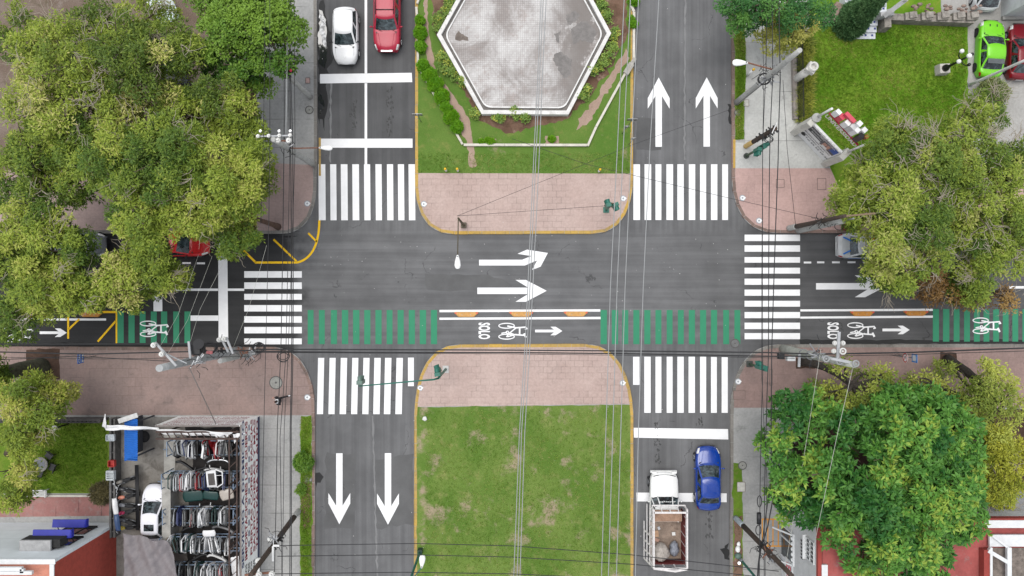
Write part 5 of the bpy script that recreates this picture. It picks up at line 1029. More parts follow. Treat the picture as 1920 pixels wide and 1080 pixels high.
def leaves(name, cl, per, L, Wd, m, parent=None, up=.5, seed=1, squash=.75, loc=None, cup=0., flat=.55):
    """cl: (N,5) array x,y,z,radius,tint -> one mesh of leaf blades spread through the clumps"""
    rg = np.random.default_rng(seed); N = len(cl); n = N * per; ci = np.repeat(np.arange(N), per)
    d = rg.normal(size=(n, 3)); d /= np.linalg.norm(d, axis=1)[:, None]
    rad = rg.random(n) ** .45; off = d * rad[:, None] * cl[ci, 3:4]; off[:, 2] *= squash
    base = cl[ci, :3] + off
    dr = d + np.array([0, 0, up]) + rg.normal(size=(n, 3)) * .55; dr[:, 2] *= flat; dr /= np.linalg.norm(dr, axis=1)[:, None]
    sd = np.cross(dr, rg.normal(size=(n, 3)) * .35 + np.array([0, 0, 1.])); sd /= np.linalg.norm(sd, axis=1)[:, None] + 1e-9
    l = L * rg.uniform(.6, 1.3, n)[:, None]; w_ = Wd * rg.uniform(.7, 1.3, n)[:, None]
    nr = np.cross(sd, dr)
    v = np.stack([base, base + dr * l * .45 + sd * w_ * .5 + nr * cup * w_, base + dr * l - np.array([0, 0, .12]) * l, base + dr * l * .45 - sd * w_ * .5 + nr * cup * w_], 1).reshape(-1, 3)
    tint = np.clip(cl[ci, 4] + rg.normal(size=n) * .13, 0, 1); tv = np.repeat(tint, 4)
    o3 = np.zeros(3)
    if parent is not None: o3 = np.array(parent.location)
    elif loc is not None: o3 = np.array(loc)
    v = v - o3
    me = bpy.data.meshes.new(name); me.vertices.add(4 * n); me.loops.add(4 * n); me.polygons.add(n)
    me.vertices.foreach_set('co', v.astype(np.float32).ravel()); me.loops.foreach_set('vertex_index', np.arange(4 * n, dtype=np.int32))
    me.polygons.foreach_set('loop_start', np.arange(0, 4 * n, 4, dtype=np.int32)); 
    at_ = me.attributes.new('tint', 'FLOAT', 'POINT'); at_.data.foreach_set('value', tv.astype(np.float32))
    me.materials.append(m); me.update(calc_edges=True); me.validate()
    o = bpy.data.objects.new(name, me); COL.objects.link(o)
    if parent is not None: o.parent = parent
    elif loc is not None: o.location = loc
    return o
BARK = mat('bark', (92, 78, 66), .9, .3, 6, bump=.6, grime=(60, 54, 46)); BARKD = mat('dark bark', (62, 56, 50), .9, .3, 6, bump=.6, grime=(80, 76, 58)); TWIG = mat('pale twigs', (168, 158, 142), .85, .15, 6)
def curve_pts(a, b, bend, n=6, seed=0):
    a, b = Vector(a), Vector(b); rr = random.Random(seed); m = (a + b) / 2 + Vector((rr.uniform(-1, 1), rr.uniform(-1, 1), rr.uniform(0, 1))) * bend
    return [a * (1 - t) ** 2 + m * 2 * t * (1 - t) + b * t * t for t in [i / n for i in range(n + 1)]]
def tree(name, label, base, lobes, lm, per=17, L=.24, Wd=.075, dens=1., cr=(.5, .95), trunk=(.32, None), seed=1, twigs=0, bark=None, group='trees around the crossing', up=.5, tint=(.08, .78), vs=.62, trunk_pts=None, cup=0., tuft=(.22, 30), holes=(), under=.3, sep=1.0, flat=.55):
    b = G(*base); b.z = PZ; r = thing(name, label, 'tree', b, 0, group); rg = np.random.default_rng(seed); rr = random.Random(seed); bark = bark or BARK
    puffs = []; LB_ = []
    for (u, v, rp, z) in lobes:
        c = G(u, v, z + .9); c.z = z - .3; Rr = rp * (1 - z / H) / PPM * .97; LB_.append((c, Rr)); tl = rg.uniform(*tint)
        for i in range(int(22 * dens * max(1, Rr * Rr))):
            q = rg.uniform(*cr) * (1 if Rr > 1.1 else .7); d = rg.normal(size=3); d[2] = abs(d[2]) * 1.1 - .2; d /= np.linalg.norm(d)
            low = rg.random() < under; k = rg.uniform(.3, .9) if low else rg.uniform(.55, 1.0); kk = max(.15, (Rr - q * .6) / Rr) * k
            pt = np.array([c.x + d[0] * Rr * kk, c.y + d[1] * Rr * kk, c.z + d[2] * Rr * vs * kk + rg.normal() * .15 - (rg.uniform(1.0, 2.2) if low else 0)])
            kz = PPM / (1 - pt[2] / H); pu, pv = 960 + pt[0] * kz, 540 - pt[1] * kz
            if any((pu - hu) ** 2 + (pv - hv) ** 2 < (hr + q * 12) ** 2 for hu, hv, hr in holes): continue
            if puffs:
                A = np.array(puffs); dd = np.sqrt(((A[:, :3] - pt) ** 2 * (1, 1, .8)).sum(1))
                if (dd < sep * .5 * (A[:, 3] + q) * 1.35).any(): continue
            puffs.append((*pt, q, np.clip(tl + rg.normal() * .27 - (.12 if low else 0), 0, 1)))  # low clumps tinted darker: shade put into the leaf colour
    tr_, tn = tuft; cl = []
    for x, y, z, q, ti in puffs:
        m = max(5, int(tn * q * q / .45)); d = rg.normal(size=(m, 3)); d[:, 2] = np.abs(d[:, 2]) * 1.2 - .35; d /= np.linalg.norm(d, axis=1)[:, None]
        o = d * (q * rg.uniform(.62, 1.08, m))[:, None]; o[:, 2] *= .9
        t = np.clip(ti + rg.normal(size=m) * .13 + .1 * d[:, 2] * 0, 0, 1)
        cl.append(np.column_stack([x + o[:, 0], y + o[:, 1], z + o[:, 2], tr_ * rg.uniform(.7, 1.3, m), t]))
    cl = np.concatenate(cl)
    g = MB(); zc = min(c.z for c, _ in LB_) - .8; cen = sum((c for c, _ in LB_), Vector()) / len(LB_)
    if trunk_pts: P = trunk_pts
    else:
        fk = Vector((b.x, b.y, 0)).lerp(Vector((cen.x, cen.y, 0)), .45); fk.z = max(2.2, zc * .55); P = curve_pts(b - Vector((0, 0, .2)), fk, .3, 6, seed)
    r0 = trunk[0]; k = len(P); g.tube(P, [r0 * 1.25 if i == 0 else r0 * (1 - .35 * i / (k - 1)) for i in range(k)], 10)
    fk = Vector(P[-1]); tk = g.build('trunk', bark, r)
    g = MB(); tips = []
    for i, (c, Rr) in enumerate(LB_):
        e = c - Vector((0, 0, .1 * Rr)); pts = curve_pts(fk, e, .5, 6, seed + i); g.tube(pts, [r0 * (.5 - .055 * j) for j in range(7)], 7)
        for j in range(int(3 + Rr * 2)):
            a = rr.uniform(0, 6.28); q = rr.uniform(.4, .95); t_ = pts[rr.randint(3, 6)]; e2 = c + Vector((math.cos(a) * Rr * q, math.sin(a) * Rr * q, Rr * vs * math.sqrt(1 - q * q) * .85)); g.tube(curve_pts(t_, e2, .3, 5, j), [.07, .06, .05, .04, .03, .02], 5); tips.append((e2, a))
    for i in range(twigs):      # pale bare twigs that straggle out over the leaves
        e2, a = tips[rr.randrange(len(tips))]; d0 = a + rr.uniform(-.9, .9)
        for f in range(rr.randint(2, 5)):
            d = d0 + rr.gauss(0, .35); ln = rr.uniform(.5, 1.3); q_ = [e2 + Vector((rr.gauss(0, .18), rr.gauss(0, .18), .1))]
            for h in range(6): d += rr.gauss(0, .38); q_.append(q_[-1] + Vector((math.cos(d), math.sin(d), rr.uniform(-.05, .22))) * ln / 6)
            g.tube(q_, [.018, .016, .014, .012, .01, .008, .006], 4, 1, cap=False)
    g.build('branches', [bark, TWIG], r)
    leaves('crown', cl, per, L, Wd, lm, r, up, seed, cup=cup, flat=flat); return r
LM_Y = leafmat('yellow green leaves', (62, 86, 26), (124, 138, 48), (142, 146, 70)); LM_O = leafmat('olive leaves', (64, 84, 26), (128, 142, 50), (156, 152, 92))
LM_G = leafmat('bright green leaves', (54, 92, 26), (110, 140, 48), None, .2, 1.55); LM_NE = leafmat('golden green leaves', (62, 86, 26), (124, 138, 50), (140, 142, 78))
LM_R = leafmat('glossy rubber leaves', (36, 86, 32), (94, 142, 56), (140, 164, 66), .18, 1.4); LM_F = leafmat('dark fig leaves', (44, 86, 40), (84, 124, 54)); LM_S = leafmat('sparse leaves', (88, 104, 36), (146, 152, 66))
LM_C = leafmat('cypress sprays', (44, 78, 44), (88, 118, 74)); LM_H = leafmat('box hedge leaves', (70, 128, 8), (112, 160, 22), None, .35, 1.4); LM_B = leafmat('rose leaves', (74, 104, 42), (122, 142, 66), (150, 150, 60))
NWG = 'trees crowding the top left block'
tree('street_tree', 'largest yellow green tree overhanging the left road and bright red car', (300, 395), [(300, 290, 95, 10), (395, 330, 88, 9.6), (210, 300, 88, 9.6), (255, 390, 86, 9.2), (355, 395, 72, 8.8), (270, 470, 46, 7.6), (150, 270, 66, 9.2), (235, 500, 50, 7.2), (300, 520, 34, 6.8)], LM_Y, seed=11, twigs=40, holes=[(355, 458, 24), (338, 458, 18), (384, 462, 14), (150, 405, 20), (170, 520, 12), (322, 470, 12), (355, 490, 12)], trunk=(.4, 0), group=NWG)
tp_ = [G(523, 426, PZ - .2), G(512, 421, 1.4), G(496, 416, 3), G(476, 409, 5)]
tree('street_tree', 'yellow green tree whose brown trunk leans from the pink pavement corner', (523, 426), [(430, 360, 60, 8.6), (448, 300, 52, 8.2), (432, 438, 38, 7.4), (412, 468, 26, 7.0), (470, 340, 30, 7.4)], LM_Y, seed=10, twigs=14, trunk=(.2, 0), trunk_pts=tp_, bark=mat('brown bark', (92, 70, 58), .9, .3, 6, bump=.5), group=NWG, holes=[(384, 462, 14)])
tree('street_tree', 'olive yellow tree beside the brown soil bed and concrete pavement', (420, 250), [(395, 178, 58, 8), (435, 225, 50, 7.4), (350, 200, 52, 8.2), (405, 250, 46, 7.2), (470, 250, 30, 6.6)], LM_O, seed=12, twigs=10, group=NWG, tint=(.2, .8))
tree('street_tree', 'thin twiggy olive tree filling the top left corner', (130, 190), [(95, 110, 105, 10), (215, 95, 95, 9.8), (300, 90, 66, 9.2), (70, 195, 85, 9.4), (175, 185, 80, 9.2), (270, 170, 60, 8.8), (20, 60, 70, 9), (160, 30, 60, 8.6), (250, 30, 60, 8.6)], LM_O, per=13, dens=.8, seed=13, twigs=90, group=NWG, tint=(.1, .75), sep=1.08)
tree('street_tree', 'bright green dense tree at the top beside the left concrete pavement', (445, 80), [(410, 50, 58, 8.2), (475, 40, 58, 8), (520, 35, 40, 7.2), (440, 110, 48, 7.4), (505, 100, 40, 7), (470, -20, 70, 8), (400, -10, 55, 7.6), (375, 95, 34, 7), (470, 140, 24, 6.4), (500, 70, 44, 7.6)], LM_G, per=17, L=.2, Wd=.1, seed=14, group=NWG, tint=(.2, .9))
tree('street_tree', 'yellow green tree at the left edge hiding a bicycle symbol', (40, 520), [(45, 430, 62, 8.6), (95, 470, 60, 8.4), (40, 520, 72, 8.2), (110, 545, 52, 7.6), (0, 588, 42, 7.2), (58, 568, 40, 7.2), (-20, 470, 70, 8.4), (-6, 628, 18, 6)], LM_Y, seed=15, twigs=24, group=NWG, holes=[(150, 410, 22)])
tree('street_tree', 'smaller yellow green tree overhanging the orange divider in the yellow box', (175, 545), [(160, 540, 46, 7.4), (200, 520, 42, 7.6), (165, 562, 24, 6.6), (215, 555, 34, 6.8), (250, 540, 26, 6.4), (118, 562, 24, 6.4), (270, 500, 44, 7)], LM_O, seed=16, twigs=8, group=NWG, tint=(.3, .9))
tree('street_tree', 'dark olive tree filling the left edge above the larger crowns', (50, 300), [(40, 290, 80, 8.2), (90, 330, 60, 7.6), (20, 370, 60, 7.2), (110, 250, 50, 7.8)], LM_Y, per=15, seed=17, twigs=10, group=NWG, tint=(.05, .55))
tree('street_tree', 'yellow tree over the lawn and walkway at the lower left edge', (15, 850), [(12, 760, 40, 7), (50, 785, 34, 7), (0, 830, 46, 7.2), (40, 835, 24, 6.6), (15, 895, 42, 6.8), (0, 945, 34, 6), (80, 745, 22, 5.6), (40, 722, 26, 5.8)], leafmat('golden leaves', (80, 100, 30), (128, 140, 50), (146, 144, 72)), seed=18, twigs=12, trunk=(.25, 0), group='trees in the lower left block', tint=(.3, .95))
tp_ = [G(80, 690, PZ - .2), G(62, 689, 1.0), G(40, 692, 2.2), G(10, 700, 3.6), G(-25, 712, 5)]
tree('street_tree', 'leaning tree with thick mossy trunk rising from the square soil pit', (78, 690), [(-40, 720, 40, 6.4), (-60, 690, 50, 6.6), (15, 735, 20, 5.2)], LM_Y, seed=19, trunk=(.62, 0), trunk_pts=tp_, bark=mat('mossy bark', (84, 84, 66), .95, .35, 5, bump=.6, grime=(58, 60, 44)), group='trees in the lower left block')
NEG = 'trees crowding the upper right block'
tree('street_tree', 'broad golden green tree hiding the front of the police car', (1690, 420), [(1624, 375, 50, 8.2), (1690, 350, 70, 9.2), (1740, 400, 66, 9), (1680, 440, 64, 8.8), (1664, 490, 34, 7.4), (1700, 510, 54, 7.8), (1750, 470, 58, 8.2), (1692, 530, 26, 6.6), (1612, 385, 38, 7.6)], LM_NE, seed=21, twigs=60, holes=[(1590, 462, 31), (1628, 548, 16), (1690, 440, 12), (1560, 265, 30)], trunk=(.38, 0), group=NEG, tint=(.2, .85))
tree('street_tree', 'golden green twiggy tree behind the lettered corner sign', (1730, 300), [(1672, 282, 46, 8.4), (1700, 265, 60, 9.2), (1770, 290, 66, 9.4), (1830, 270, 52, 9), (1810, 340, 60, 9), (1720, 320, 56, 9.2), (1850, 225, 52, 8.2), (1870, 190, 34, 7), (1698, 238, 36, 8), (1636, 320, 26, 7.4)], LM_NE, per=15, seed=22, twigs=90, trunk=(.38, 0), group=NEG, tint=(.15, .75))
tree('street_tree', 'golden green tree against the right edge over the dark road', (1885, 430), [(1880, 330, 60, 8.6), (1900, 400, 58, 8.4), (1850, 430, 52, 8.2), (1890, 480, 50, 7.6), (1850, 520, 36, 6.8), (1850, 380, 50, 8.8), (1920, 300, 50, 8), (1845, 555, 24, 6.2), (1935, 440, 50, 7.6)], LM_NE, seed=23, twigs=50, holes=[(1790, 480, 12)], group=NEG, tint=(.2, .8))
tree('street_tree', 'low reddish brown thin tree above the rightmost green stripes', (1800, 530), [(1790, 545, 32, 5.2), (1830, 550, 30, 5), (1765, 520, 30, 5.4), (1910, 560, 22, 4.6)], leafmat('reddish leaves', (104, 78, 44), (138, 112, 62)), per=9, dens=.6, seed=24, twigs=8, trunk=(.15, 0), group=NEG)
tree('street_tree', 'dark green fig tree at the top edge beside the right road', (1430, -20), [(1405, -5, 42, 6.6), (1455, 0, 46, 6.8), (1500, -5, 46, 6.8), (1545, 5, 36, 6.2), (1400, 22, 28, 5.8), (1430, 18, 30, 6)], LM_F, per=20, L=.15, Wd=.09, seed=25, group=NEG)
tree('small_tree', 'yellow tipped small tree over the railing below the dark fig tree', (1480, 55), [(1490, 35, 34, 4.8), (1470, 22, 26, 4.6), (1520, 40, 26, 4.4), (1455, 40, 16, 4), (1500, 60, 18, 3.8)], leafmat('yellow tips', (120, 126, 50), (176, 172, 92)), per=12, L=.2, Wd=.1, dens=1.2, seed=26, trunk=(.14, 0), group=NEG)
SEG = 'trees crowding the lower right block'
tree('rubber_tree', 'large glossy green broad leaved tree covering the lower right house', (1640, 880), [(1714, 850, 92, 9.6), (1794, 815, 72, 9), (1654, 940, 90, 9.4), (1769, 930, 88, 9.6), (1584, 900, 66, 8.4), (1714, 1010, 84, 9), (1804, 990, 60, 8.4), (1594, 990, 62, 8), (1644, 1060, 50, 7.6), (1754, 1070, 56, 7.8), (1634, 830, 58, 8.2), (1704, 770, 50, 8), (1839, 880, 44, 8.2), (1844, 940, 36, 7.8), (1764, 765, 40, 7.8)], LM_R, per=11, L=.36, Wd=.14, dens=1.3, seed=31, trunk=(.4, 0), group=SEG, up=.5, tint=(.22, .72), cup=.15, tuft=(.06, 22), holes=[(1612, 862, 24), (1548, 832, 24), (1604, 1000, 18), (1655, 795, 16), (1665, 1040, 8), (1490, 815, 10)], sep=.92, flat=.6)
tree('rubber_tree', 'smaller glossy green tree beside the black cables on the right pavement', (1490, 840), [(1487, 780, 44, 7.4), (1472, 840, 36, 6.8), (1492, 900, 48, 7), (1532, 760, 34, 7), (1542, 820, 38, 7), (1522, 950, 46, 6.8), (1487, 955, 34, 6), (1562, 950, 36, 6.8), (1572, 780, 26, 6.6)], LM_R, per=11, L=.34, Wd=.13, seed=32, group=SEG, up=.5, tint=(.05, .8), cup=.15, tuft=(.06, 22), holes=[(1545, 815, 16)], flat=.6)
tp_ = [G(1503, 676, PZ - .2), G(1520, 680, 1.4), G(1545, 688, 2.6), G(1572, 702, 3.8), G(1598, 722, 5)]
tree('street_tree', 'dark leaning tree with sparse leaves beside the ring insulator pole', (1505, 677), [(1585, 745, 26, 4.6), (1640, 740, 34, 6), (1684, 728, 34, 5.6), (1600, 765, 28, 6), (1630, 765, 32, 6.2), (1672, 705, 18, 4.8), (1600, 690, 18, 5.6), (1640, 706, 18, 5), (1560, 740, 16, 4)], LM_S, per=8, dens=.55, L=.24, Wd=.09, sep=1.0, seed=33, trunk=(.3, 0), trunk_pts=tp_, bark=BARKD, group=SEG)
tp_ = [G(1775, 674, PZ - .2), G(1790, 682, 1.6), G(1812, 696, 3), G(1840, 722, 4.6), G(1862, 762, 6)]
tree('street_tree', 'dark leaning tree curving over the pavement at the right edge', (1777, 675), [(1870, 760, 44, 7.4), (1890, 720, 40, 7), (1910, 760, 46, 7.4), (1785, 735, 22, 4), (1745, 718, 18, 3.6), (1820, 752, 20, 4), (1880, 810, 44, 7.2), (1808, 698, 9, 4)], LM_S, per=11, dens=.75, L=.24, Wd=.08, seed=34, trunk=(.34, 0), trunk_pts=tp_, bark=BARKD, group=SEG, tint=(.2, .9))
tree('street_tree', 'golden tree at the right edge beside the glossy tree', (1890, 880), [(1885, 850, 46, 7), (1895, 910, 46, 6.8), (1920, 870, 46, 7), (1880, 940, 26, 5.6), (1900, 950, 30, 5)], leafmat('mustard leaves', (92, 104, 26), (146, 146, 46)), seed=35, twigs=8, trunk=(.24, 0), group=SEG, tint=(.2, .9))
# shrubs and hedges
def shrub(name, label, u, v, rp, hgt, lm, cat='shrub', group=None, per=130, L=.12, Wd=.06, n=None, seed=1, cr=.24, tint=(.3, .8), el=1.):
    rg = np.random.default_rng(seed); b = G(u, v); b.z = PZ; Rr = M_(rp); cl = []
    r = thing(name, label, cat, b, 0, group)
    for i in range(n or max(4, int(9 * Rr * Rr / (cr * cr)))):
        a = rg.uniform(0, 6.28); q = math.sqrt(rg.random()); z = hgt * (1 - .45 * q * q) * rg.uniform(.55, 1.0)
        cl.append((b.x + math.cos(a) * q * Rr * .85, b.y + math.sin(a) * q * Rr * .85 * el, b.z + z - cr * .4, cr * rg.uniform(.7, 1.15), rg.uniform(*tint)))
    g = MB(); rr = random.Random(seed)
    for i in range(5): a = rr.uniform(0, 6.28); g.tube([(b.x, b.y, PZ - .05), (b.x + math.cos(a) * Rr * .3, b.y + math.sin(a) * Rr * .3, PZ + hgt * .4), (b.x + math.cos(a) * Rr * .6, b.y + math.sin(a) * Rr * .6, PZ + hgt * .75)], [.03, .022, .012], 5)
    g.build('stems', BARK, r); leaves('leaves', np.array(cl), per, L, Wd, lm, r, .6, seed); return r
HG = 'clipped bushes along the white garden edging'
for i, (u, v, rp, el, l) in enumerate([(789, 43, 8.5, 1, 'small round bush, topmost on the left garden edging'), (789.5, 65, 10.5, 1.35, 'squarish clipped bush second from the top on the left edging'), (790, 91, 9, 1.1, 'sparser darker bush third from the top on the left edging'), (795, 126, 10, 1.1, 'round bush at the bend of the left edging'), (806, 143, 13, 1, 'wide clipped bush just below the bend of the left edging'), (817, 161, 14, 1, 'lumpy clipped bush on the slanting left edging, between two others'), (829, 183, 13.5, 1.1, 'large bright clipped bush halfway down the slanting edging'),
                                   (838, 203, 10, .9, 'small bush after the large bright one on the slanting edging'), (847, 222, 14, .9, 'wide bush second from the last on the slanting edging'), (858, 240, 10, 1.1, 'last bush at the foot of the slanting edging'), (1187, 5, 9, 1, 'bright round bush at the top of the right edging'), (1181, 40, 4.5, 1, 'tiny bush beside the right edging'), (1187, 50, 5.5, 1, 'small bright round bush on the right edging')]):
    shrub('hedge_bush', l, u, v, rp, .75, LM_H, 'bush', HG, 150, .09, .055, None, 40 + i, .17, (.3, .9), el)
for i, (u, v, rp) in enumerate([(845, 12, 13), (838, 28, 14), (824, 40, 12), (822, 58, 9), (832, 110, 9), (838, 128, 16), (852, 142, 10), (866, 155, 10), (892, 215, 9), (935, 222, 11), (965, 216, 13), (985, 222, 8), (1128, 18, 12), (1138, 36, 13), (1150, 66, 10), (1146, 92, 10), (1138, 108, 14), (1126, 124, 11), (1112, 136, 10), (1098, 170, 10), (1090, 184, 10), (1120, 4, 11), (860, -8, 12)]):
    shrub('rose_bush', 'loose leafy rose bush in bare soil beside the hexagonal basin', u, v, rp * .95, .8, LM_B, 'shrub', 'rose bushes round the basin', 30, .14, .09, int(4 + rp * .9), 70 + i, .2, (.1, 1))
for i, (u, v, rp, l) in enumerate([(903, 266, 4, 'tiny green plant beside the lower edging, leftmost'), (915, 266, 6, 'small plant pair beside the lower white edging'), (922, 267, 5.5, 'small round plant touching the lower white edging'), (1034, 262, 5.5, 'bright small plant on its own soil ring by the lower edging')]): shrub('low_plant', l, u, v, rp, .4, LM_H, 'plant', 'low plants by the lower edging', 90, .09, .055, None, 100 + i, .12, (.5, 1))
shrub('verge_bush', 'leafy bush in the grass verge below the lower left zebra crossing', 573, 862, 17, 1.1, LM_G, 'bush', None, 130, .13, .075, None, 110, .26, (.1, .7)); shrub('verge_bush', 'small weedy tuft beside the round cover in the lower left verge', 567, 916, 8, .5, LM_G, 'bush', None, 90, .13, .05, None, 111, .2, (.3, .9))
shrub('dark_shrub', 'dark weedy shrub at the end of the red walkway by the wall', 199, 922, 20, 1.0, leafmat('dark weeds', (52, 50, 34), (92, 84, 52)), 'shrub', None, 90, .16, .05, None, 112, .3, (.1, .9)); shrub('dark_shrub', 'shrub with greyish leaves at the corner of the top right car park', 1848, 180, 26, 1.6, leafmat('grey green leaves', (76, 92, 50), (124, 128, 80)), 'shrub', None, 100, .18, .07, None, 113, .32, (.1, .9))
# cypress cone leaning away from the middle of the view by perspective only
def cypress():
    b = G(1588, 44); b.z = PZ; r = thing('cypress', 'dark green cone shaped conifer beside the blue dotted garden steps', 'conifer', b, 0, None); rg = np.random.default_rng(3); cl = []
    for i in range(520):
        z = rg.random() ** 1.3 * 5.4; rad = 1.05 * (1 - z / 5.7) * rg.uniform(.75, 1.0) ** .7; a = rg.uniform(0, 6.28); cl.append((b.x + math.cos(a) * rad, b.y + math.sin(a) * rad, PZ + .2 + z, .24, rg.uniform(.1, .9)))
    g = MB(); g.tube([b, b + Vector((0, 0, 5))], [.13, .02], 8); g.build('trunk', BARK, r); leaves('crown', np.array(cl), 110, .2, .05, LM_C, r, 1.2, 4)
cypress()
def grass_blades(name, polys, n, L, Wd, m, seed=1):      # loose standing grass on the lawns
    rg = np.random.default_rng(seed); P = []
    for poly, k in polys:
        q = np.array(GP(poly)); lo, hi = q.min(0), q.max(0); pts = rg.uniform(lo, hi, (int(n * k * 1.8), 2)); ins = np.zeros(len(pts), bool); j = len(q) - 1
        for i in range(len(q)):
            c = ((q[i, 1] > pts[:, 1]) != (q[j, 1] > pts[:, 1])) & (pts[:, 0] < (q[j, 0] - q[i, 0]) * (pts[:, 1] - q[i, 1]) / (q[j, 1] - q[i, 1] + 1e-9) + q[i, 0]); ins ^= c; j = i
        P.append(pts[ins])
    P = np.concatenate(P); cl = np.column_stack([P, np.full(len(P), PZ + .02), np.full(len(P), .05), np.clip(.5 + .35 * np.sin(P[:, 0] * .9) * np.cos(P[:, 1] * 1.1) + rg.normal(size=len(P)) * .2, 0, 1)])
    return tag(leaves(name, cl, 3, L, Wd, m, None, 1.6, seed, .2, flat=1.), kind='stuff')
LM_GR = leafmat('grass blades', (86, 122, 32), (128, 150, 62), (160, 158, 98), .2, 1.4)
grass_blades('grass', [([(1520, 52), (1808, 52), (1810, 300), (1600, 300), (1522, 225)], 1.0), ([(566, 782), (584, 780), (584, 1078), (566, 1078)], .12), (rect(60, 790, 204, 920), .35), ([(1378, 46), (1394, 50), (1396, 110), (1391, 262), (1379, 262)], .1)], 9000, .16, .03, leafmat('garden grass blades', (88, 128, 26), (132, 158, 54), (164, 160, 92), .3, 1.45), 5)
grass_blades('grass', [([(798, 770), (1176, 765), (1176, 1078), (798, 1078)], 1.0), ([(784, 288), (1180, 288), (1180, 324), (784, 324)], .18)], 5200, .11, .03, LM_GR, 6)
# ------------------------------------------------------------------ hexagonal basin and its garden edging
hexo = [(819, 65), (903, 213.5), (1066, 214.5), (1146, 62), (1066, -86), (903, -86)]
def hex_basin():
    c = G(982, 64); r = thing('basin', 'large grey tiled hexagonal basin with a pale raised rim', 'basin', (c.x, c.y, PZ)); zr = .75
    def sc(k, z): return [tuple(c.lerp(G(u, v, zr) if 0 else G(u, v), k)[:2]) for u, v in hexo]
    k = 1 - zr / H; o1 = [tuple(Vector(G(u, v, zr))[:2]) for u, v in hexo]
    def inn(d): 
        cc = Vector(c[:2]); return [tuple(cc + (Vector(p) - cc) * (1 - d / (Vector(p) - cc).length)) for p in o1]
    def roundhex(P, q, n=4):
        out = []
        for i, p in enumerate(P):
            a, b, p = Vector(P[i - 1]), Vector(P[(i + 1) % 6]), Vector(p); s, e = p + (a - p).normalized() * q, p + (b - p).normalized() * q; out += [tuple(x) for x in bez(tuple(s), tuple(p), tuple(e), n)]
        return out
    rim = mat('pale rim plaster', (226, 224, 220), .8, .12, 2, bump=.2, grime=(160, 152, 146)); i1 = inn(.3)
    g = MB()
    for a, b, z0, z1 in ((o1, inn(.3), zr, zr),): 
        vs = [(x, y, PZ) for x, y in a] + [(x, y, z0) for x, y in a] + [(x, y, z1) for x, y in b] + [(x, y, .45) for x, y in b]
        g.add(vs, [(k2 * 6 + i, k2 * 6 + (i + 1) % 6, (k2 + 1) * 6 + (i + 1) % 6, (k2 + 1) * 6 + i) for k2 in range(3) for i in range(6)])
    g.build('rim_wall', rim, r)
    g = MB(); ff = roundhex(inn(.52), .45); g.sheet(inn(.31), .47); g.build('channel', mat('dark channel', (120, 116, 112), .8, .2, 3), r)
    g = MB(); nn = len(ff); f2 = roundhex(inn(.62), .45); zq = .6
    vs = [(x, y, .47) for x, y in ff] + [(x, y, zq) for x, y in ff] + [(x, y, zq) for x, y in f2] + [(x, y, .5) for x, y in f2]
    g.add(vs, [(k2 * nn + i, k2 * nn + (i + 1) % nn, (k2 + 1) * nn + (i + 1) % nn, (k2 + 1) * nn + i) for k2 in range(3) for i in range(nn)]); g.build('inner_curb', mat('white curb', (232, 231, 228), .7, .1, 2, grime=(176, 170, 166)), r)
    g = MB().sheet(f2, .51); g.build('tiled_floor', tile_floor(), r)
    def pt(nm, poly, m, z, s): g = MB().sheet(rough_poly(GP(poly, .5), .1, .035, s), z); g.build(nm, m, r)
    pt('bare_patch', [(853, 68), (860, 58), (868, 66), (877, 70), (878, 77), (865, 76), (854, 76)], mat('dark mortar', (118, 108, 100), .9, .2, 4), .514, 1)
    for i, q in enumerate([[(1040, 62), (1050, 58), (1048, 80), (1042, 78)], [(1040, 100), (1052, 98), (1072, 112), (1070, 140), (1058, 148), (1046, 130), (1038, 116)], [(1070, 55), (1090, 40), (1100, 40), (1120, 60), (1110, 80), (1090, 75), (1075, 85)], [(1060, 30), (1080, 20), (1088, 32), (1066, 50)]]): pt('bare_patch', q, mat('grey screed', (128, 124, 121), .9, .15, 4), .516 + i * .001, 5 + i)
hex_basin()
EDG = mat('white edging stone', (214, 208, 196), .85, .12, 2, bump=.2, grime=(160, 150, 138))
def edging(label, pts, w_, h_, seg=2.4):
    P = [G(*p) for p in pts]; c = P[0]; g = MB()
    for a, b in zip(P, P[1:]):
        n = max(1, int((b - a).length / seg))
        for i in range(n): p, q = a.lerp(b, i / n), a.lerp(b, (i + 1) / n - .02 / max(.1, (b - a).length)); g.beam(p + Vector((0, 0, PZ + h_ / 2)), q + Vector((0, 0, PZ + h_ / 2)), w_, h_)
    return tag(g.build('garden_edging', EDG, loc=(c.x, c.y, PZ)), label, 'edging', 'white edging round the basin garden')
edging('low white stone edging slanting down the left of the basin garden', [(790, -10), (783, 10)], .14, .22); edging('white edging running behind the clipped bushes to the lower corner', [(781.5, 16), (784, 45), (784.5, 125), (795, 144), (868, 272.5)], .15, .22); edging('white edging along the bottom of the basin garden', [(870, 273), (1100, 273.5)], .16, .24); edging('white edging rising from the lower corner to the right kerb', [(1101, 275), (1117, 239), (1172, 138), (1187, 118), (1187.5, 25), (1180, 8), (1178, -40)], .16, .24)
mb = MB(); c = G(1177, 132); mb.box((c.x, c.y, PZ + .2), (.4, .8, .4), R(-32)); mb.box((c.x + .3, c.y + .5, PZ + .26), (.25, .5, .3), R(-32)); tag(mb.build('stone_block', mat('edging stone block', (172, 168, 160), .9, .15, 4), loc=(c.x, c.y, PZ)), 'grey stone block standing on the right garden edging', 'stone block')

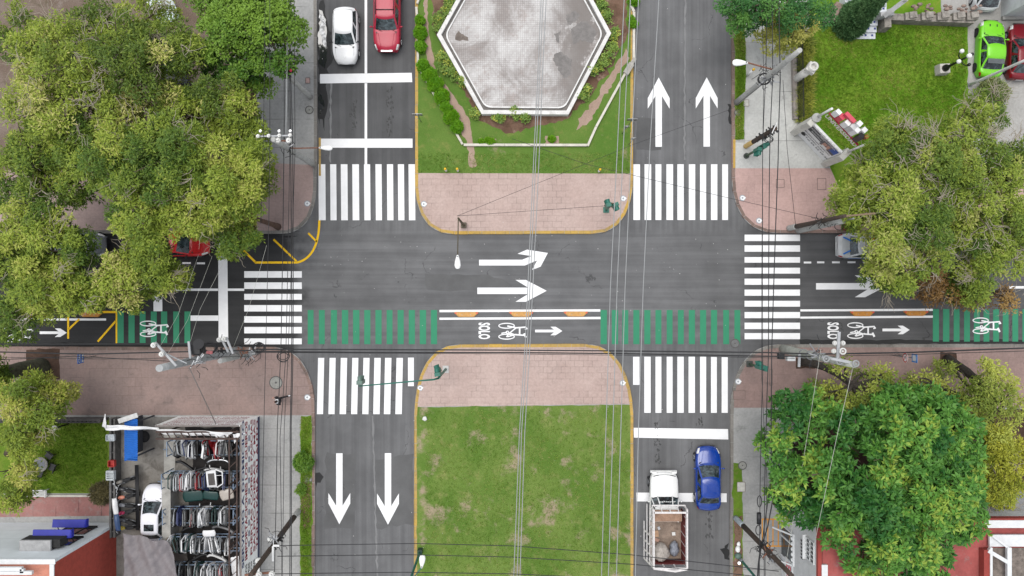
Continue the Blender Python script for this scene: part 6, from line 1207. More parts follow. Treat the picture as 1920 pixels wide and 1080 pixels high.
# ------------------------------------------------------------------ upper right garden
def corner_sign():      # white lettered wall between two pylons, lettering panel on two tubes above
    A0, B0 = G(1489, 247), G(1546, 306); r = thing('corner_sign', 'white sign wall with printed panels between concrete pylons on the corner lawn', 'sign', (A0 + B0) / 2, 0); PL = mat('pylon concrete', (206, 204, 196), .85, .08, 2, grime=(170, 168, 160))
    d = (B0 - A0).normalized(); n = Vector((-d.y, d.x, 0)) * -1          # n faces the road
    if n.dot(-A0) < 0: n = -n
    hz = 3.3
    for p in (A0, B0):
        g = MB(); q = [p + n * .3 - d * .2, p + n * .3 + d * .2, p - n * .5 + d * .2, p - n * .5 - d * .2]; g.prism([tuple(x[:2]) for x in q], PZ, hz); g.build('pylon', PL, r)
    g = MB(); g.tube([A0 - n * .35 + Vector((0, 0, hz)), A0 - n * .35 + Vector((0, 0, hz + .15))], .3, 14); g.build('pylon_cap', CONC, r)
    a, b = A0 + d * .22, B0 - d * .22; g = MB(); q = [a, b, b - n * .18, a - n * .18]; g.prism([tuple(x[:2]) for x in q], PZ, hz - .2); g.build('sign_wall', mat('sign white', (240, 240, 240), .6, .03), r)
    up = Vector((0, 0, 1)); ln = (b - a).length; mid = (a + b) / 2
    def panel(s0, s1, z0, z1, m, off, nm): 
        p0, p1 = a.lerp(b, s0) + n * off, a.lerp(b, s1) + n * off; g = MB(); g.add([p0 + up * z0, p1 + up * z0, p1 + up * z1, p0 + up * z1], [(0, 1, 2, 3)]); return g.build(nm, m, r)
    BLK = mat('panel black', (52, 54, 60), .5, .1); panel(.03, .5, 2.0, 2.9, BLK, .006, 'printed_panel'); panel(.5, .97, 1.75, 2.95, mat('panel portrait', (96, 92, 98), .5, .5, 3), .006, 'printed_panel'); panel(.8, .97, 2.1, 2.95, mat('panel blue', (40, 84, 160), .5, .1), .01, 'blue_panel'); panel(.56, .66, 1.8, 2.5, mat('portrait skin', (196, 150, 132), .6, .2), .009, 'portrait'); panel(.68, .76, 1.8, 2.55, mat('portrait skin', (196, 150, 132), .6, .2), .009, 'portrait'); panel(.58, .74, 1.72, 2.0, WHITE, .012, 'portrait_shirt')
    BK = mat('sign ink', (30, 30, 32), .6); GR_ = mat('pale ink', (222, 222, 222), .6)
    def line(txt, s, z, wd, h, m, off=.014): g = MB(); text_fit(g, txt, a.lerp(b, s) + n * off + up * z, d, up, wd, h, 0, .02); g.build('lettering', m, r)
    line('LICENCIATURAS', .27, 2.62, 1.25, .22, GR_); line('MAESTRIAS', .3, 2.25, .9, .18, GR_); line('PREPARATORIA', .6, 2.78, 1.4, .2, GR_); line('INSCRIPCIONES ABIERTAS', .45, 1.55, 2.5, .16, BK); line('INFORMES AQUI', .42, 1.2, 1.9, .17, BK); line('Tel 55 55 10 20', .6, .85, 2.2, .2, BK)
    g = MB(); c = a + d * .2 + n * .02 + up * .95; g.tube([c, c + n * .02], .2, 18); g.build('round_emblem', BK, r)
    g = MB()
    for i in range(9): p = a.lerp(b, .06 + i * .11) + up * (hz - .1); g.box(p, (.1, .1, .16), 0)
    g.build('wall_studs', WHITE, r)
    # upper lettering beam
    ta, tb = A0 - n * .45, B0 - n * .35
    for p in (ta, tb): g = MB(); g.tube([p + up * hz, p + up * 5.7], .08, 10); g.build('tube_post', mat('white tube', (228, 228, 228), .4), r)
    RD = mat('sign red letters', (170, 36, 58), .5, .08); RD2 = mat('sign light red', (214, 78, 96), .5, .06); pa, pb = ta + d * .15, tb - d * .15
    g = MB(); g.beam(pa + up * 5.0, pb + up * 5.0, .1, .1); g.build('letter_beam', RD, r)
    g = MB(); text_fit(g, 'UNIVERSIDAD', (pa + pb) / 2 + n * .08 + up * 4.75, d, up, (pb - pa).length, .55, 0, .03); g.build('lettering', mat('letter white', (236, 226, 228), .5), r)
    def block(s, off, sx, sy, z0, z1, m, nm='letter_block'):
        c = pa.lerp(pb, s) - n * off; g = MB(); q = [c + d * sx / 2 + n * sy / 2, c - d * sx / 2 + n * sy / 2, c - d * sx / 2 - n * sy / 2, c + d * sx / 2 - n * sy / 2]; g.prism([tuple(x[:2]) for x in q], z0, z1); g.build(nm, m, r)
    W_ = mat('letter block white', (246, 246, 246), .5, .03); block(.1, .1, .34, .24, 5.1, 5.9, W_); block(.24, .12, .36, .3, 5.1, 5.8, RD2); block(.36, .3, .8, .24, 5.75, 6.15, RD2); block(.42, .06, .36, .24, 5.1, 5.9, W_); block(.56, .12, .34, .3, 5.1, 6.0, mat('letter block grey', (206, 206, 206), .5)); block(.6, .42, .3, .3, 5.6, 6.25, W_); block(.68, .12, .3, .3, 5.1, 6.1, W_); block(.78, .4, .3, .3, 5.6, 6.2, W_); block(.85, .1, .34, .34, 5.1, 6.0, mat('letter block black', (48, 48, 52), .4)); block(.93, .28, .22, .2, 5.6, 6.1, mat('letter block orange', (172, 112, 58), .5))
corner_sign()
def railing():
    a, b = G(1489, 72), G(1492, 228); r = thing('railing', 'black iron railing on a low wall in front of the upper right lawn', 'railing', (a.x, a.y, PZ)); g = MB(); n = 62
    for i in range(n): p = a.lerp(b, i / (n - 1)); g.box((p.x, p.y, 1.0), (.025, .025, 1.3)); g.box((p.x, p.y, 1.68), (.04, .04, .09), 0, 0, .2)
    for z in (.5, 1.55): g.beam(a + Vector((0, 0, z)), b + Vector((0, 0, z)), .035, .04)
    g.build('bars', DARK, r); g = MB(); g.beam(a + Vector((-.12, -.1, PZ + .16)), b + Vector((-.12, .1, PZ + .16)), .36, .34); g.build('wall_base', mat('stone wall base', (150, 142, 136), .9, .2, 3, bump=.4, grime=(110, 100, 94)), r)
railing()
rg = np.random.default_rng(4); P_ = [G(rg.uniform(1497, 1513), rg.uniform(75, 226)) for _ in range(260)]
tag(leaves('strap_plants', np.array([(p.x, p.y, PZ + .25, .14, rg.uniform(0, 1)) for p in P_]), 26, .55, .035, leafmat('strap leaves', (58, 80, 22), (150, 152, 62)), None, .5, 8, .9, loc=tuple(P_[0])), 'row of spiky yellow green strap leaved plants behind the iron railing', 'plants', None)
r = thing('gate_column', 'stubby white hollow column with a collar rising at the iron railing', 'column', G(1491, 150)); b = at(1491, 150, PZ); CW = mat('white column', (222, 220, 214), .8, .08, 3, grime=(180, 176, 170)); g = MB(); g.tube([b, b + Vector((0, 0, 2.6))], [.3, .25], 14); g.build('shaft', CW, r); g = MB().box(b + Vector((0, 0, 2.8)), (.62, .62, .42), R(-32)); g.build('collar', CW, r)
g = MB(); t = b + Vector((0, 0, 3.0)); vs = [(t.x + math.cos(a) * q, t.y + math.sin(a) * q, z) for q, z in ((.3, 3.05), (.3, 3.45), (.19, 3.45), (.19, 3.1)) for a in [2 * PI * i / 20 for i in range(20)]]; g.add(vs, [(k * 20 + i, k * 20 + (i + 1) % 20, (k + 1) * 20 + (i + 1) % 20, (k + 1) * 20 + i) for k in range(3) for i in range(20)], 0, True); g.disc((t.x, t.y), .2, 3.1); g.build('ring_top', CW, r)
def garden_wall():
    r = thing('garden_wall', 'weathered stone garden wall with a row of stepped plinths', 'wall', G(1730, 45)); ST = mat('weathered stone', (150, 144, 136), .9, .3, 3, bump=.6, grime=(96, 88, 82)); PK = mat('pinkish rubble', (146, 126, 116), .9, .3, 4, bump=.6, grime=(120, 100, 90))
    g = MB(); a, b = G(1656, 40), G(1812, 46); g.beam(a + Vector((0, 0, .55)), b + Vector((0, 0, .55)), .45, .85); a, b = G(1540, 45), G(1570, 38); g.beam(a + Vector((0, 0, .45)), b + Vector((0, 0, .45)), .4, .7); g.build('wall', ST, r)
    for i, u in enumerate((1692, 1722, 1751, 1780, 1805)):
        c = G(u, 41); g = MB(); g.box((c.x, c.y, .9), (.75, .5, .6), .05); g.box((c.x + .1, c.y + .05, 1.25), (.5, .4, .2), .1); g.build('plinth', ST, r); rr = random.Random(i)
        g = MB()
        for k in range(7): g.ball((c.x + .25 + rr.uniform(-.3, .4), c.y + .45 + rr.uniform(-.2, .35), 1.0 + rr.uniform(-.2, .3)), rr.uniform(.09, .17), (1.3, .8, .8), 6, 5)
        g.build('rubble', PK, r)
    c = G(1650, 52); g = MB(); g.box((c.x, c.y, .6), (.55, .8, 1.1), .05, 0, .85); g.build('end_post', ST, r)
    c = G(1556, 30); g = MB(); g.box((c.x, c.y, .8), (.5, 1.2, .5), -.5); g.build('coping', PK, r)
garden_wall()
def steps():
    r = thing('garden_steps', 'white garden steps with small dark blue square tiles beside the conifer', 'steps', G(1630, 40)); WT = mat('white step tile', (226, 230, 236), .6, .06, 2, grime=(190, 194, 200)); BT = mat('blue tile', (44, 62, 140), .4, .1)
    for i in range(9):
        v = 73 - i * 12.5; z = PZ + .1 + i * .17; u0, u1 = (1592 + i * 1.4, 1641 + i * 2.2) if i < 4 else (1574 + i * 2, 1662); p, q = G(u0, v, z), G(u1, v, z); y1 = G(0, v - 13, z).y
        g = MB(); g.box(((p.x + q.x) / 2, (p.y + y1) / 2, z / 2 + .03), (q.x - p.x, y1 - p.y + .004, z)); st = g.build('step', WT, r); g = MB()
        n = 4 if i < 4 else 7
        for k in range(n): x = p.x + (q.x - p.x) * (k + .5 + .25 * (i % 2)) / n; g.box((x, p.y + .24, z + .035), (.13, .13, .02), 0)
        g.build('blue_tile', BT, st)
    g = MB(); a, b = G(1658, 30, 1.6), G(1700, -2, 2.8); g.beam(a, b, .3, .2); g.box(G(1659, 29, 1.2), (.9, .3, .8), .1); g.build('side_wall', mat('greyish parapet', (188, 188, 188), .8), r)
steps()
def globe_lamp():
    c = G(1760, 134); r = thing('globe_lamp', 'ornate black lamp post with white globes on a stone pedestal in the lawn', 'lamp post', (c.x, c.y, PZ)); IR = mat('black iron', (34, 34, 36), .4, .1)
    g = MB(); g.box((c.x, c.y, .45), (.75, .7, .65), .05, 0, .92); g.box((c.x, c.y, .8), (.68, .62, .06), .05); g.build('pedestal', mat('pedestal stone', (206, 202, 194), .85, .1, 3, grime=(150, 146, 140)), r)
    g = MB(); z = lambda q: Vector((c.x, c.y, q)); g.tube([z(.82), z(1.0), z(1.15), z(1.3), z(2.0), z(3.0), z(3.4)], [.24, .23, .16, .1, .07, .06, .05], 12); g.build('post', IR, r)
    g = MB().ball(z(3.68), .17); g.build('globe', LAMPW, r)
    for k in range(4):
        a = k * PI / 2 + .5; d = Vector((math.cos(a), math.sin(a), 0)); g = MB(); g.tube([z(2.7), z(2.72) + d * .3, z(2.95) + d * .5, z(3.1) + d * .5], .035, 7); g.box(tuple(z(3.1) + d * .5), (.12, .12, .06)); g.build('arm', IR, r); g = MB().ball(z(3.26) + d * .5, .15 if k in (1, 2) else .11); g.build('globe', LAMPW if k in (1, 2) else IR, r)
globe_lamp()
def white_house():
    c = G(1900, 10); r = thing('house', 'white house wall at the top right corner beside the silver hatchback', 'house', (c.x, c.y, PZ)); WH = mat('white render', (206, 208, 210), .8, .08, 1, grime=(180, 180, 182)); g = MB(); p, q = G(1874, 34), G(2150, -260); g.box(((p.x + q.x) / 2, (p.y + q.y) / 2, 2.4), (q.x - p.x, q.y - p.y, 4.6)); g.build('wall', WH, r)
    g = MB(); g.box(((p.x + q.x) / 2, (p.y + q.y) / 2, 4.78), (q.x - p.x + .3, q.y - p.y + .3, .14)); g.build('roof', mat('grey roof', (188, 190, 194), .85, .1, 1), r); g = MB(); g.beam(p + Vector((0, -.1, .25)), Vector((q.x, p.y - .1, .25)), .25, .3); g.build('plinth', mat('grey plinth', (156, 154, 150), .85), r)
    for k in range(3): g = MB(); g.box((p.x + 1.4 + k * 2.5, p.y - .005, 2.2), (1.0, .03, 1.2)); w_ = g.build('window', GLASSD, r); g = MB(); g.box((p.x + 1.4 + k * 2.5, p.y - .05, 1.56), (1.2, .12, .08)); g.build('sill', WHITE, w_)
white_house()
lump('flower_pot', 'round red brown clay pot at the corner of the upper right lawn', 'plant pot', (G(1816, 222).x, G(1816, 222).y, .42), .32, (1, 1, .95), mat('red clay', (130, 60, 48), .8, .2), 8)
# ------------------------------------------------------------------ scrapyard behind the lettered walls
SWH = mat('sign wall white', (266, 266, 264), .7, .04, 2, grime=(232, 230, 228)); INKR = mat('sign crimson', (158, 24, 50), .6, .1); INKN = mat('sign navy', (26, 42, 104), .6, .1); INKB = mat('sign black', (44, 44, 46), .6)
def sign_walls():
    hz = 3.7; X1 = G(487, 0).x; Y0 = G(0, 780).y; Y1 = G(0, 1330).y; X0 = G(338, 0).x
    r = thing('sign_wall', 'long white wall with navy, red and black lettering facing the left concrete pavement', 'wall', (X1, Y0, PZ)); g = MB(); g.box((X1 - .04, (Y0 + Y1) / 2, hz / 2), (.08, Y0 - Y1, hz)); g.build('wall', SWH, r); g = MB(); g.box((X1 - .05, (Y0 + Y1) / 2, hz + .015), (.1, Y0 - Y1 + .04, .03)); g.build('cap', mat('added wall cap', (120, 112, 108), .8, .2), r)  # dark cap added to cover the brightly lit wall top
    def row(txt, v0, v1, z, h, m, off=.02): g = MB(); y0, y1 = G(0, v0, z).y, G(0, v1, z).y; text_fit(g, txt, (X1 + .006, (y0 + y1) / 2, z), (0, 1, 0), (0, 0, 1), abs(y1 - y0), h, 0, off); g.build('lettering', m, r)
    row('SERVICIO A DOMICILIO', 1066, 788, 3.42, .44, INKN, .035); row('IMPORTACIONES LOS GUEROS', 1050, 790, 2.8, .5, INKR, .035)
    g = MB()
    for k in range(12): y = (540 - (1000 - k * 19)) / 27; g.box((X1 + .006, y, 2.25), (.008, .38, .2))
    g.build('navy_dashes', INKN, r)
    row('PUERTAS COFRES FASCIAS', 1040, 786, 1.75, .42, INKR, .03); row('SALPICADERAS Y MAS', 1034, 786, 1.15, .42, INKR, .03); row('TODO PARA SU AUTO', 1028, 788, .6, .4, INKR, .03)
    for i, t in enumerate(['FAROS', 'COFRES', 'ESPEJOS', 'CALAVERAS', 'Y VENTAS']): row(t, 1094, 1058 - i * 3, 2.8 - i * .52, .36, INKB, .03)
    g = MB(); g.box((X1 + .02, (Y0 + Y1) / 2, .3), (.03, Y0 - Y1, .35)); g.build('navy_base', mat('navy base band', (66, 72, 96), .8, .2), r)
    r = thing('sign_wall', 'shorter white wall with rows of small red lettering facing the pink pavement', 'wall', ((X0 + X1) / 2, Y0, PZ)); g = MB(); g.box(((X0 + X1) / 2 - .09, Y0 - .04, hz / 2), (X1 - X0 - .02, .08, hz - .02)); g.build('wall', SWH, r); g = MB(); g.box(((X0 + X1) / 2 - .11, Y0 - .05, hz), (X1 - X0 - .1, .1, .035)); g.build('cap', mat('added wall cap', (120, 112, 108), .8, .2), r)  # cap added here too, to darken the bright top edge
    for i, t in enumerate(['COMPRA Y VENTA DE AUTOPARTES', 'NUEVAS Y USADAS EN TODAS LAS MARCAS', 'PUERTAS COFRES FASCIAS FAROS CALAVERAS', 'ESPEJOS CRISTALES PARRILLAS DEFENSAS', 'SALPICADERAS TOLVAS RADIADORES', 'SERVICIO A DOMICILIO']):
        g = MB(); text_fit(g, t, ((X0 + X1) / 2 - .1, Y0 + .006, 3.35 - i * .56), (-1, 0, 0), (0, 0, 1), (X1 - X0) * .86, .34, 0, .015); g.build('lettering', INKR, r)
    return X0, X1, Y0
SX0, SX1, SY0 = sign_walls()
r = thing('steel_frame', 'dark rusty roof frame standing just inside the lettered walls', 'frame', (SX1 - .6, SY0 - 1, PZ)); g = MB(); DR = mat('dark rust', (74, 58, 52), .8, .3)
for y in (-.5, -.95): g.beam((SX0 - .2, SY0 + y, 3.3), (SX1 - .3, SY0 + y, 3.3), .12, .12)
for k in range(12): x = SX0 + (SX1 - SX0 - .5) * k / 11; g.beam((x, SY0 - .5, 3.3), (x + .3, SY0 - .95, 3.3), .05, .05)
for x in (-.45, -.95): g.beam((SX1 + x, SY0 - .4, 3.25), (SX1 + x, SY0 - 12.5, 3.25), .08, .1)
for k in range(14): y = SY0 - .6 - k * .9; g.beam((SX1 - .45, y, 3.25), (SX1 - .95, y - .45, 3.25), .05, .05)
for y in (-.5, -4, -8, -12): g.beam((SX1 - .95, SY0 + y, PZ), (SX1 - .95, SY0 + y, 3.3), .1, .1)
g.beam((SX0, SY0 - .7, PZ), (SX0, SY0 - .7, 3.3), .1, .1); g.build('beams', DR, r)
def cloth(name, label, cat, P00, P10, P01, P11, m, amp, seed, nu=40, nv=8, fold=9, group=None):
    rr = random.Random(seed); ph = [rr.uniform(0, 6.3) for _ in range(8)]; a, b, c, d = map(Vector, (P00, P10, P01, P11))
    def f(u, v):
        p = a.lerp(b, u).lerp(c.lerp(d, u), v); w_ = math.sin(u * fold + ph[0] + v * 4) * .5 + math.sin(u * fold * 2.3 + ph[1] - v * 6) * .3 + math.sin(v * 9 + u * 5 + ph[2]) * .35 + math.sin((u + v) * fold * 4 + ph[3]) * .12
        return (p.x + .06 * amp * math.sin(u * 40 + ph[4]), p.y + amp * .35 * math.sin(u * fold * 1.7 + ph[5]), p.z + amp * w_)
    mb = MB().grid(f, nu, nv); top = len(mb.v); o = mb.build(name, m, loc=P00); s = o.modifiers.new('t', 'SOLIDIFY'); s.thickness = .01; return tag(o, label, cat, group)
FAB = mat('white awning cloth', (244, 244, 244), .8, .04, 3, grime=(214, 212, 208))
cloth('awning_cloth', 'crumpled white cloth strip hanging over the blue corrugated roof', 'cloth', G(194, 796, 3.4), G(296, 801, 3.4), G(198, 807, 3.2), G(300, 805, 3.2), FAB, .07, 1)
cloth('awning_cloth', 'torn white cloth strip along the inside of the short lettered wall', 'cloth', G(290, 804, 3.4), G(437, 811, 3.4), G(310, 815, 3.1), G(428, 818, 3.1), FAB, .07, 2)
cloth('awning_cloth', 'small white cloth corner flapping at the left end of the strip', 'cloth', G(192, 800, 3.4), G(199, 803, 3.4), G(196, 776, 3.9), G(198, 777, 3.9), FAB, .05, 3, 8, 12)
cloth('awning_cloth', 'white cloth scrap drooping where the two lettered walls meet', 'cloth', G(437, 814, 3.5), G(461, 811, 3.5), G(439, 832, 3.0), G(447, 824, 3.1), FAB, .06, 4, 12, 12)
cloth('awning_cloth', 'white cloth triangle drooping over the first rack of car doors', 'cloth', G(402, 815, 3.4), G(436, 812, 3.4), G(410, 828, 2.9), G(420, 826, 2.9), FAB, .05, 5, 12, 12)
cloth('awning_cloth', 'white printed cloth draped beside the black lettering at the bottom', 'cloth', G(431, 1046, 3.2), G(448, 1042, 3.2), G(438, 1086, 2.6), G(450, 1086, 2.6), FAB, .05, 6, 10, 12)
cloth('tarpaulin', 'big wrinkled grey tarpaulin stretched over the scrapyard beside the white car', 'tarpaulin', G(232, 1000, 2.5), G(316, 1016, 2.3), G(230, 1100, 2.9), G(342, 1110, 2.5), mat('grey tarp', (128, 122, 124), .6, .1, 2, bump=.2, grime=(110, 104, 108)), .2, 7, 60, 60, 8)
def blue_roof():
    r = thing('shed', 'narrow shed with a blue corrugated roof beside the lawn wall', 'shed', (G(246, 0).x, G(0, 826).y, PZ)); g = MB(); a, b = G(231, 785, 2.6), G(260, 866, 2.6)
    def f(u, v): return (a.x + (b.x - a.x) * v, a.y + (b.y - a.y) * (u) - .35 * (1 - v) * 0 + .28 * v * 0 + (.35 * v if u > .97 else 0), 2.45 + .3 * v + .035 * math.sin(u * 40 * PI))
    g.grid(f, 160, 4); g.build('roof', mat('blue corrugated sheet', (38, 108, 196), .45, .1, 2), r); [MB().beam((x, y, PZ), (x, y, 2.45), .09, .09).build('post', mat('shed posts', (70, 72, 78), .8, .2), r) for x in (a.x + .1, b.x - .1) for y in (a.y - .2, b.y + .4)]; g = MB(); g.box((a.x + .12, (a.y + b.y) / 2, 1.2), (.1, a.y - b.y - .5, 2.1)); g.build('wall', mat('shed wall', (70, 72, 78), .8, .2), r); g = MB(); p, q = G(222, 790, 2.8), G(258, 778, 2.8); g.beam(p, q, .32, .06); g.build('fascia', mat('pale fascia', (206, 206, 204), .7, .1), r)
blue_roof()
def yard_wall():
    r = thing('yard_wall', 'dark grey double wall dividing the lawn from the scrapyard', 'wall', (G(220, 0).x, G(0, 890).y, PZ)); g = MB(); WG = mat('grey wall render', (104, 102, 100), .9, .25, 3, bump=.4, grime=(66, 64, 62)); y0, y1 = G(0, 781).y, G(0, 1000).y
    for u, w_, h in ((221, .14, 1.0), (227, .12, .9)): g.box((G(u, 0).x, (y0 + y1) / 2, h / 2 + .06), (w_, y0 - y1, h))
    for k in range(9): y = y0 - .5 - k * .9; g.box((G(224, 0).x, y, .9), (.34, .08, .1))
    g.build('wall', WG, r)
yard_wall()
r = thing('boundary_wall', 'dark topped wall closing the lawn off from the left pink pavement', 'wall', (G(160, 0).x, G(0, 782).y, PZ)); g = MB(); a, b = G(-260, 781), G(206, 781); g.box(((a.x + b.x) / 2, a.y - .1, .65), (b.x - a.x, .2, 1.1)); g.box(((a.x + b.x) / 2, a.y - .1, 1.23), (b.x - a.x, .28, .07)); g.build('wall', mat('dark wall render', (88, 84, 82), .9, .25, 3, grime=(120, 116, 112)), r); g = MB()
for k in range(40): g.box((b.x - .3 - k * .3, a.y - .1, 1.45), (.03, .03, .4))
g.beam((b.x, a.y - .1, 1.65), (b.x - 12, a.y - .1, 1.65), .05, .04); g.build('railing', DARK, r)
r = thing('globe_lamp', 'single white globe lamp on the wall above the lower left lawn', 'lamp post', (G(130, 0).x, G(0, 794).y, PZ)); p = at(131, 794, 0); g = MB().tube([p + Vector((0, 0, PZ)), p + Vector((0, 0, 1.7))], .05); g.build('post', DARK, r); g = MB().ball(p + Vector((0, 0, 1.85)), .19); g.build('globe', LAMPW, r)
struct('dark_ground', MB().sheet(rough_poly(GP([(348, 800), (470, 800), (470, 1120), (345, 1120), (352, 1040), (340, 1000), (356, 950), (345, 900), (365, 870), (352, 830)]), .4, .12, 4), PZ + .014), patchm := mat('dark yard earth', (38, 35, 34), .9, .35, 2))  # dark ground sheet beneath and between the door racks
struct('concrete_strip', MB().sheet(GP(rect(309, 806, 330, 1010)), PZ + .018), mat('pale concrete strip', (168, 166, 160), .9, .15, 2, grime=(130, 124, 116)))
c = G(330, 950); g = MB(); a = G(0, 890).y; b_ = G(0, 1012).y; g.box((c.x, (a + b_) / 2, .8), (.5, a - b_, 1.4)); g.box((c.x, (a + b_) / 2, 1.53), (.58, a - b_ + .06, .06)); tag(g.build('low_wall', mat('pale low wall', (168, 166, 160), .9, .15, 2, grime=(130, 124, 116)), loc=(c.x, c.y, PZ)), 'pale concrete low wall between the white yard car and the door racks', 'wall')
# car doors standing edge-on in racks
DCOL = {'white': (236, 236, 236), 'silver': (176, 180, 182), 'grey': (112, 114, 114), 'black': (34, 34, 36), 'dark blue': (44, 54, 96), 'red': (150, 34, 40), 'dark green': (30, 62, 58), 'tan': (150, 138, 122)}
DOORS = {}
def door_proto(cn):
    g = MB(); n = 10; vs = []       # bulged lower panel, trapezoid window frame, hollow glass opening, inner trim
    for i in range(n + 1):
        z = .62 * i / n; x = .05 * math.sin(PI * (i / n) ** .8); ya, yb_ = -.52 + .05 * (1 - i / n), .55 - .06 * (1 - i / n) ** 2; vs += [(x + .02, ya, z), (x + .02, yb_, z), (-.05, ya + .02, z), (-.05, yb_ - .02, z)]
    for i in range(n):
        o, p = 4 * i, 4 * i + 4; g.add([vs[o], vs[o + 1], vs[p + 1], vs[p], vs[o + 2], vs[o + 3], vs[p + 3], vs[p + 2]], [(0, 1, 2, 3), (5, 4, 7, 6), (4, 0, 3, 7), (1, 5, 6, 2)], 0, True)
    g.add(vs[-4:], [(0, 1, 3, 2)], 0); fr = [(-.50, .62), (-.30, 1.02), (.38, 1.06), (.55, .62)]
    for a, b in zip(fr, fr[1:]): g.beam((-.02 - .05 * (a[1] > .7), a[0], a[1]), (-.02 - .05 * (b[1] > .7), b[0], b[1]), .055, .055)
    g.beam((-.03, .2, .62), (-.07, .2, 1.04), .03, .03); g.box((.075, .3, .5), (.03, .16, .03)); g.box((-.065, 0, .32), (.03, .7, .4), 0, 1)
    m = paint('door ' + cn, DCOL[cn], .35)
    o = g.build('salvaged_door_shell', [m, mat('door trim', (84, 80, 78), .8, .2)]); return o
first = {}
RK = mat('pale blue rack steel', (128, 146, 168), .5, .15)
def place_door(cn, p, rz, tilt, row, lab=None):
    if cn not in first: o = door_proto(cn); first[cn] = o
    else: o = first[cn].copy(); COL.objects.link(o)
    o.scale = (1.1, 1.12, 1.1); o.location = p; o.rotation_euler = (0, tilt, rz); return tag(o, lab or f'{cn} car door edge on in the {row}', 'car door', f'{cn} car doors in the {row}')
rows = [(838, 336, 440, 19, 'rack nearest the short lettered wall', .95, .16), (898, 326, 434, 23, 'second rack down from the short lettered wall', .9, .05), (964, 328, 434, 23, 'third rack down, level with the white car', .9, .06), (1016, 322, 440, 19, 'fourth rack down, beside the grey tarpaulin', .9, .14), (1068, 320, 436, 20, 'rack cut off by the bottom edge', .9, .1)]
rr = random.Random(21); PAL = ['silver'] * 4 + ['grey'] * 5 + ['white'] * 3 + ['black'] * 5 + ['tan'] * 2 + ['dark blue', 'red', 'dark green']
for ri, (v, u0, u1, n, lab, z, jit) in enumerate(rows):
    for k in range(n):
        cn = rr.choice(PAL)
        if ri == 0 and k in (12, 13, 14): cn = 'red'
        if ri == 0 and k in (5, 9, 10): cn = 'white'
        if ri == 2 and k in (3, 4): cn = 'dark blue'
        if ri == 1 and k in (0, ): cn = 'dark green'
        p = G(u0 + (u1 - u0) * (k + .5) / n, v + rr.uniform(-3, 3), z); place_door(cn, p, rr.gauss(0, jit) + rr.choice((0, PI)), rr.gauss(.0, .14) , lab)
    a, b = G(u0 - 10, v - 12, .9), G(u1 + 14, v - 12, .9); r = thing('door_rack', 'pale blue steel ' + lab.replace('rack nearest', 'door rack nearest').replace('second rack', 'door rack second').replace('third rack', 'door rack third').replace('fourth rack', 'door rack fourth').replace('rack cut', 'door rack cut'), 'rack', ((a.x + b.x) / 2, a.y, PZ), 0, 'racks of car doors'); g = MB()
    for y in (.1, -.85): g.beam((a.x, a.y + y, .88), (b.x, a.y + y, .88), .06, .06); g.beam((a.x, a.y + y, 1.5), (b.x, a.y + y, 1.5), .04, .04)
    for x in (a.x, b.x):
        for y in (.1, -.85): g.beam((x, a.y + y, PZ), (x, a.y + y, 2.0), .06, .06)
        g.beam((x, a.y + .1, 2.0), (x, a.y - .85, 1.0), .05, .05); g.beam((x, a.y + .1, 2.0), (x, a.y - .85, 2.0), .05, .05)
    s = -1; g.beam((a.x, a.y - .4, 1.9), (a.x - .9, a.y - .7, .5), .05, .05); g.beam((b.x, a.y - .85, 2.0), (b.x + .6, a.y + .1, 1.0), .05, .05); g.build('frame', RK, r)
def panel_thing(name, label, cat, u, v, z, sx, sy, rz, m, bulge=.12, tilt=.15, group=None):
    c = G(u, v, z); g = MB(); ca, sa = math.cos(rz), math.sin(rz)
    def f(a, b):
        x, y = (a - .5) * sx * (1 - .18 * (2 * b - 1) ** 2), (b - .5) * sy; zz = bulge * (1 - (2 * a - 1) ** 2) * (1 - .6 * (2 * b - 1) ** 2) + tilt * y; return (c.x + x * ca - y * sa, c.y + x * sa + y * ca, z + zz)
    g.grid(f, 14, 8); o = g.build(name, m, loc=c); s = o.modifiers.new('t', 'SOLIDIFY'); s.thickness = .03; return tag(o, label, cat, group)
panel_thing('car_hood', 'dark green car hood lying behind the third door rack, left', 'car hood', 362, 930, 1.4, 1.4, .75, .1, paint('hood green', (24, 62, 58)), .06); panel_thing('car_hood', 'flat dark green hood with dents beside the other dark green hood', 'car hood', 395, 929, 1.4, 1.1, .6, -.1, paint('hood green', (24, 62, 58)), .06)
panel_thing('car_hood', 'beige car hood stacked at the right end behind the third rack', 'car hood', 425, 927, 1.6, .95, .75, .25, paint('hood beige', (188, 180, 170))); panel_thing('car_hood', 'silver curved car hood standing at the left of the first rack', 'car hood', 343, 838, 1.5, .45, 1.3, .05, paint('hood silver', (186, 188, 190)), .2); panel_thing('car_hood', 'white car lid lying on top of the fourth door rack', 'car hood', 392, 1000, 1.9, .9, .45, .05, paint('lid white', (236, 236, 236))); place_door('white', G(388, 899, 2.05), .1, R(84), 'second rack', 'white car door lying flat on top of the second rack')
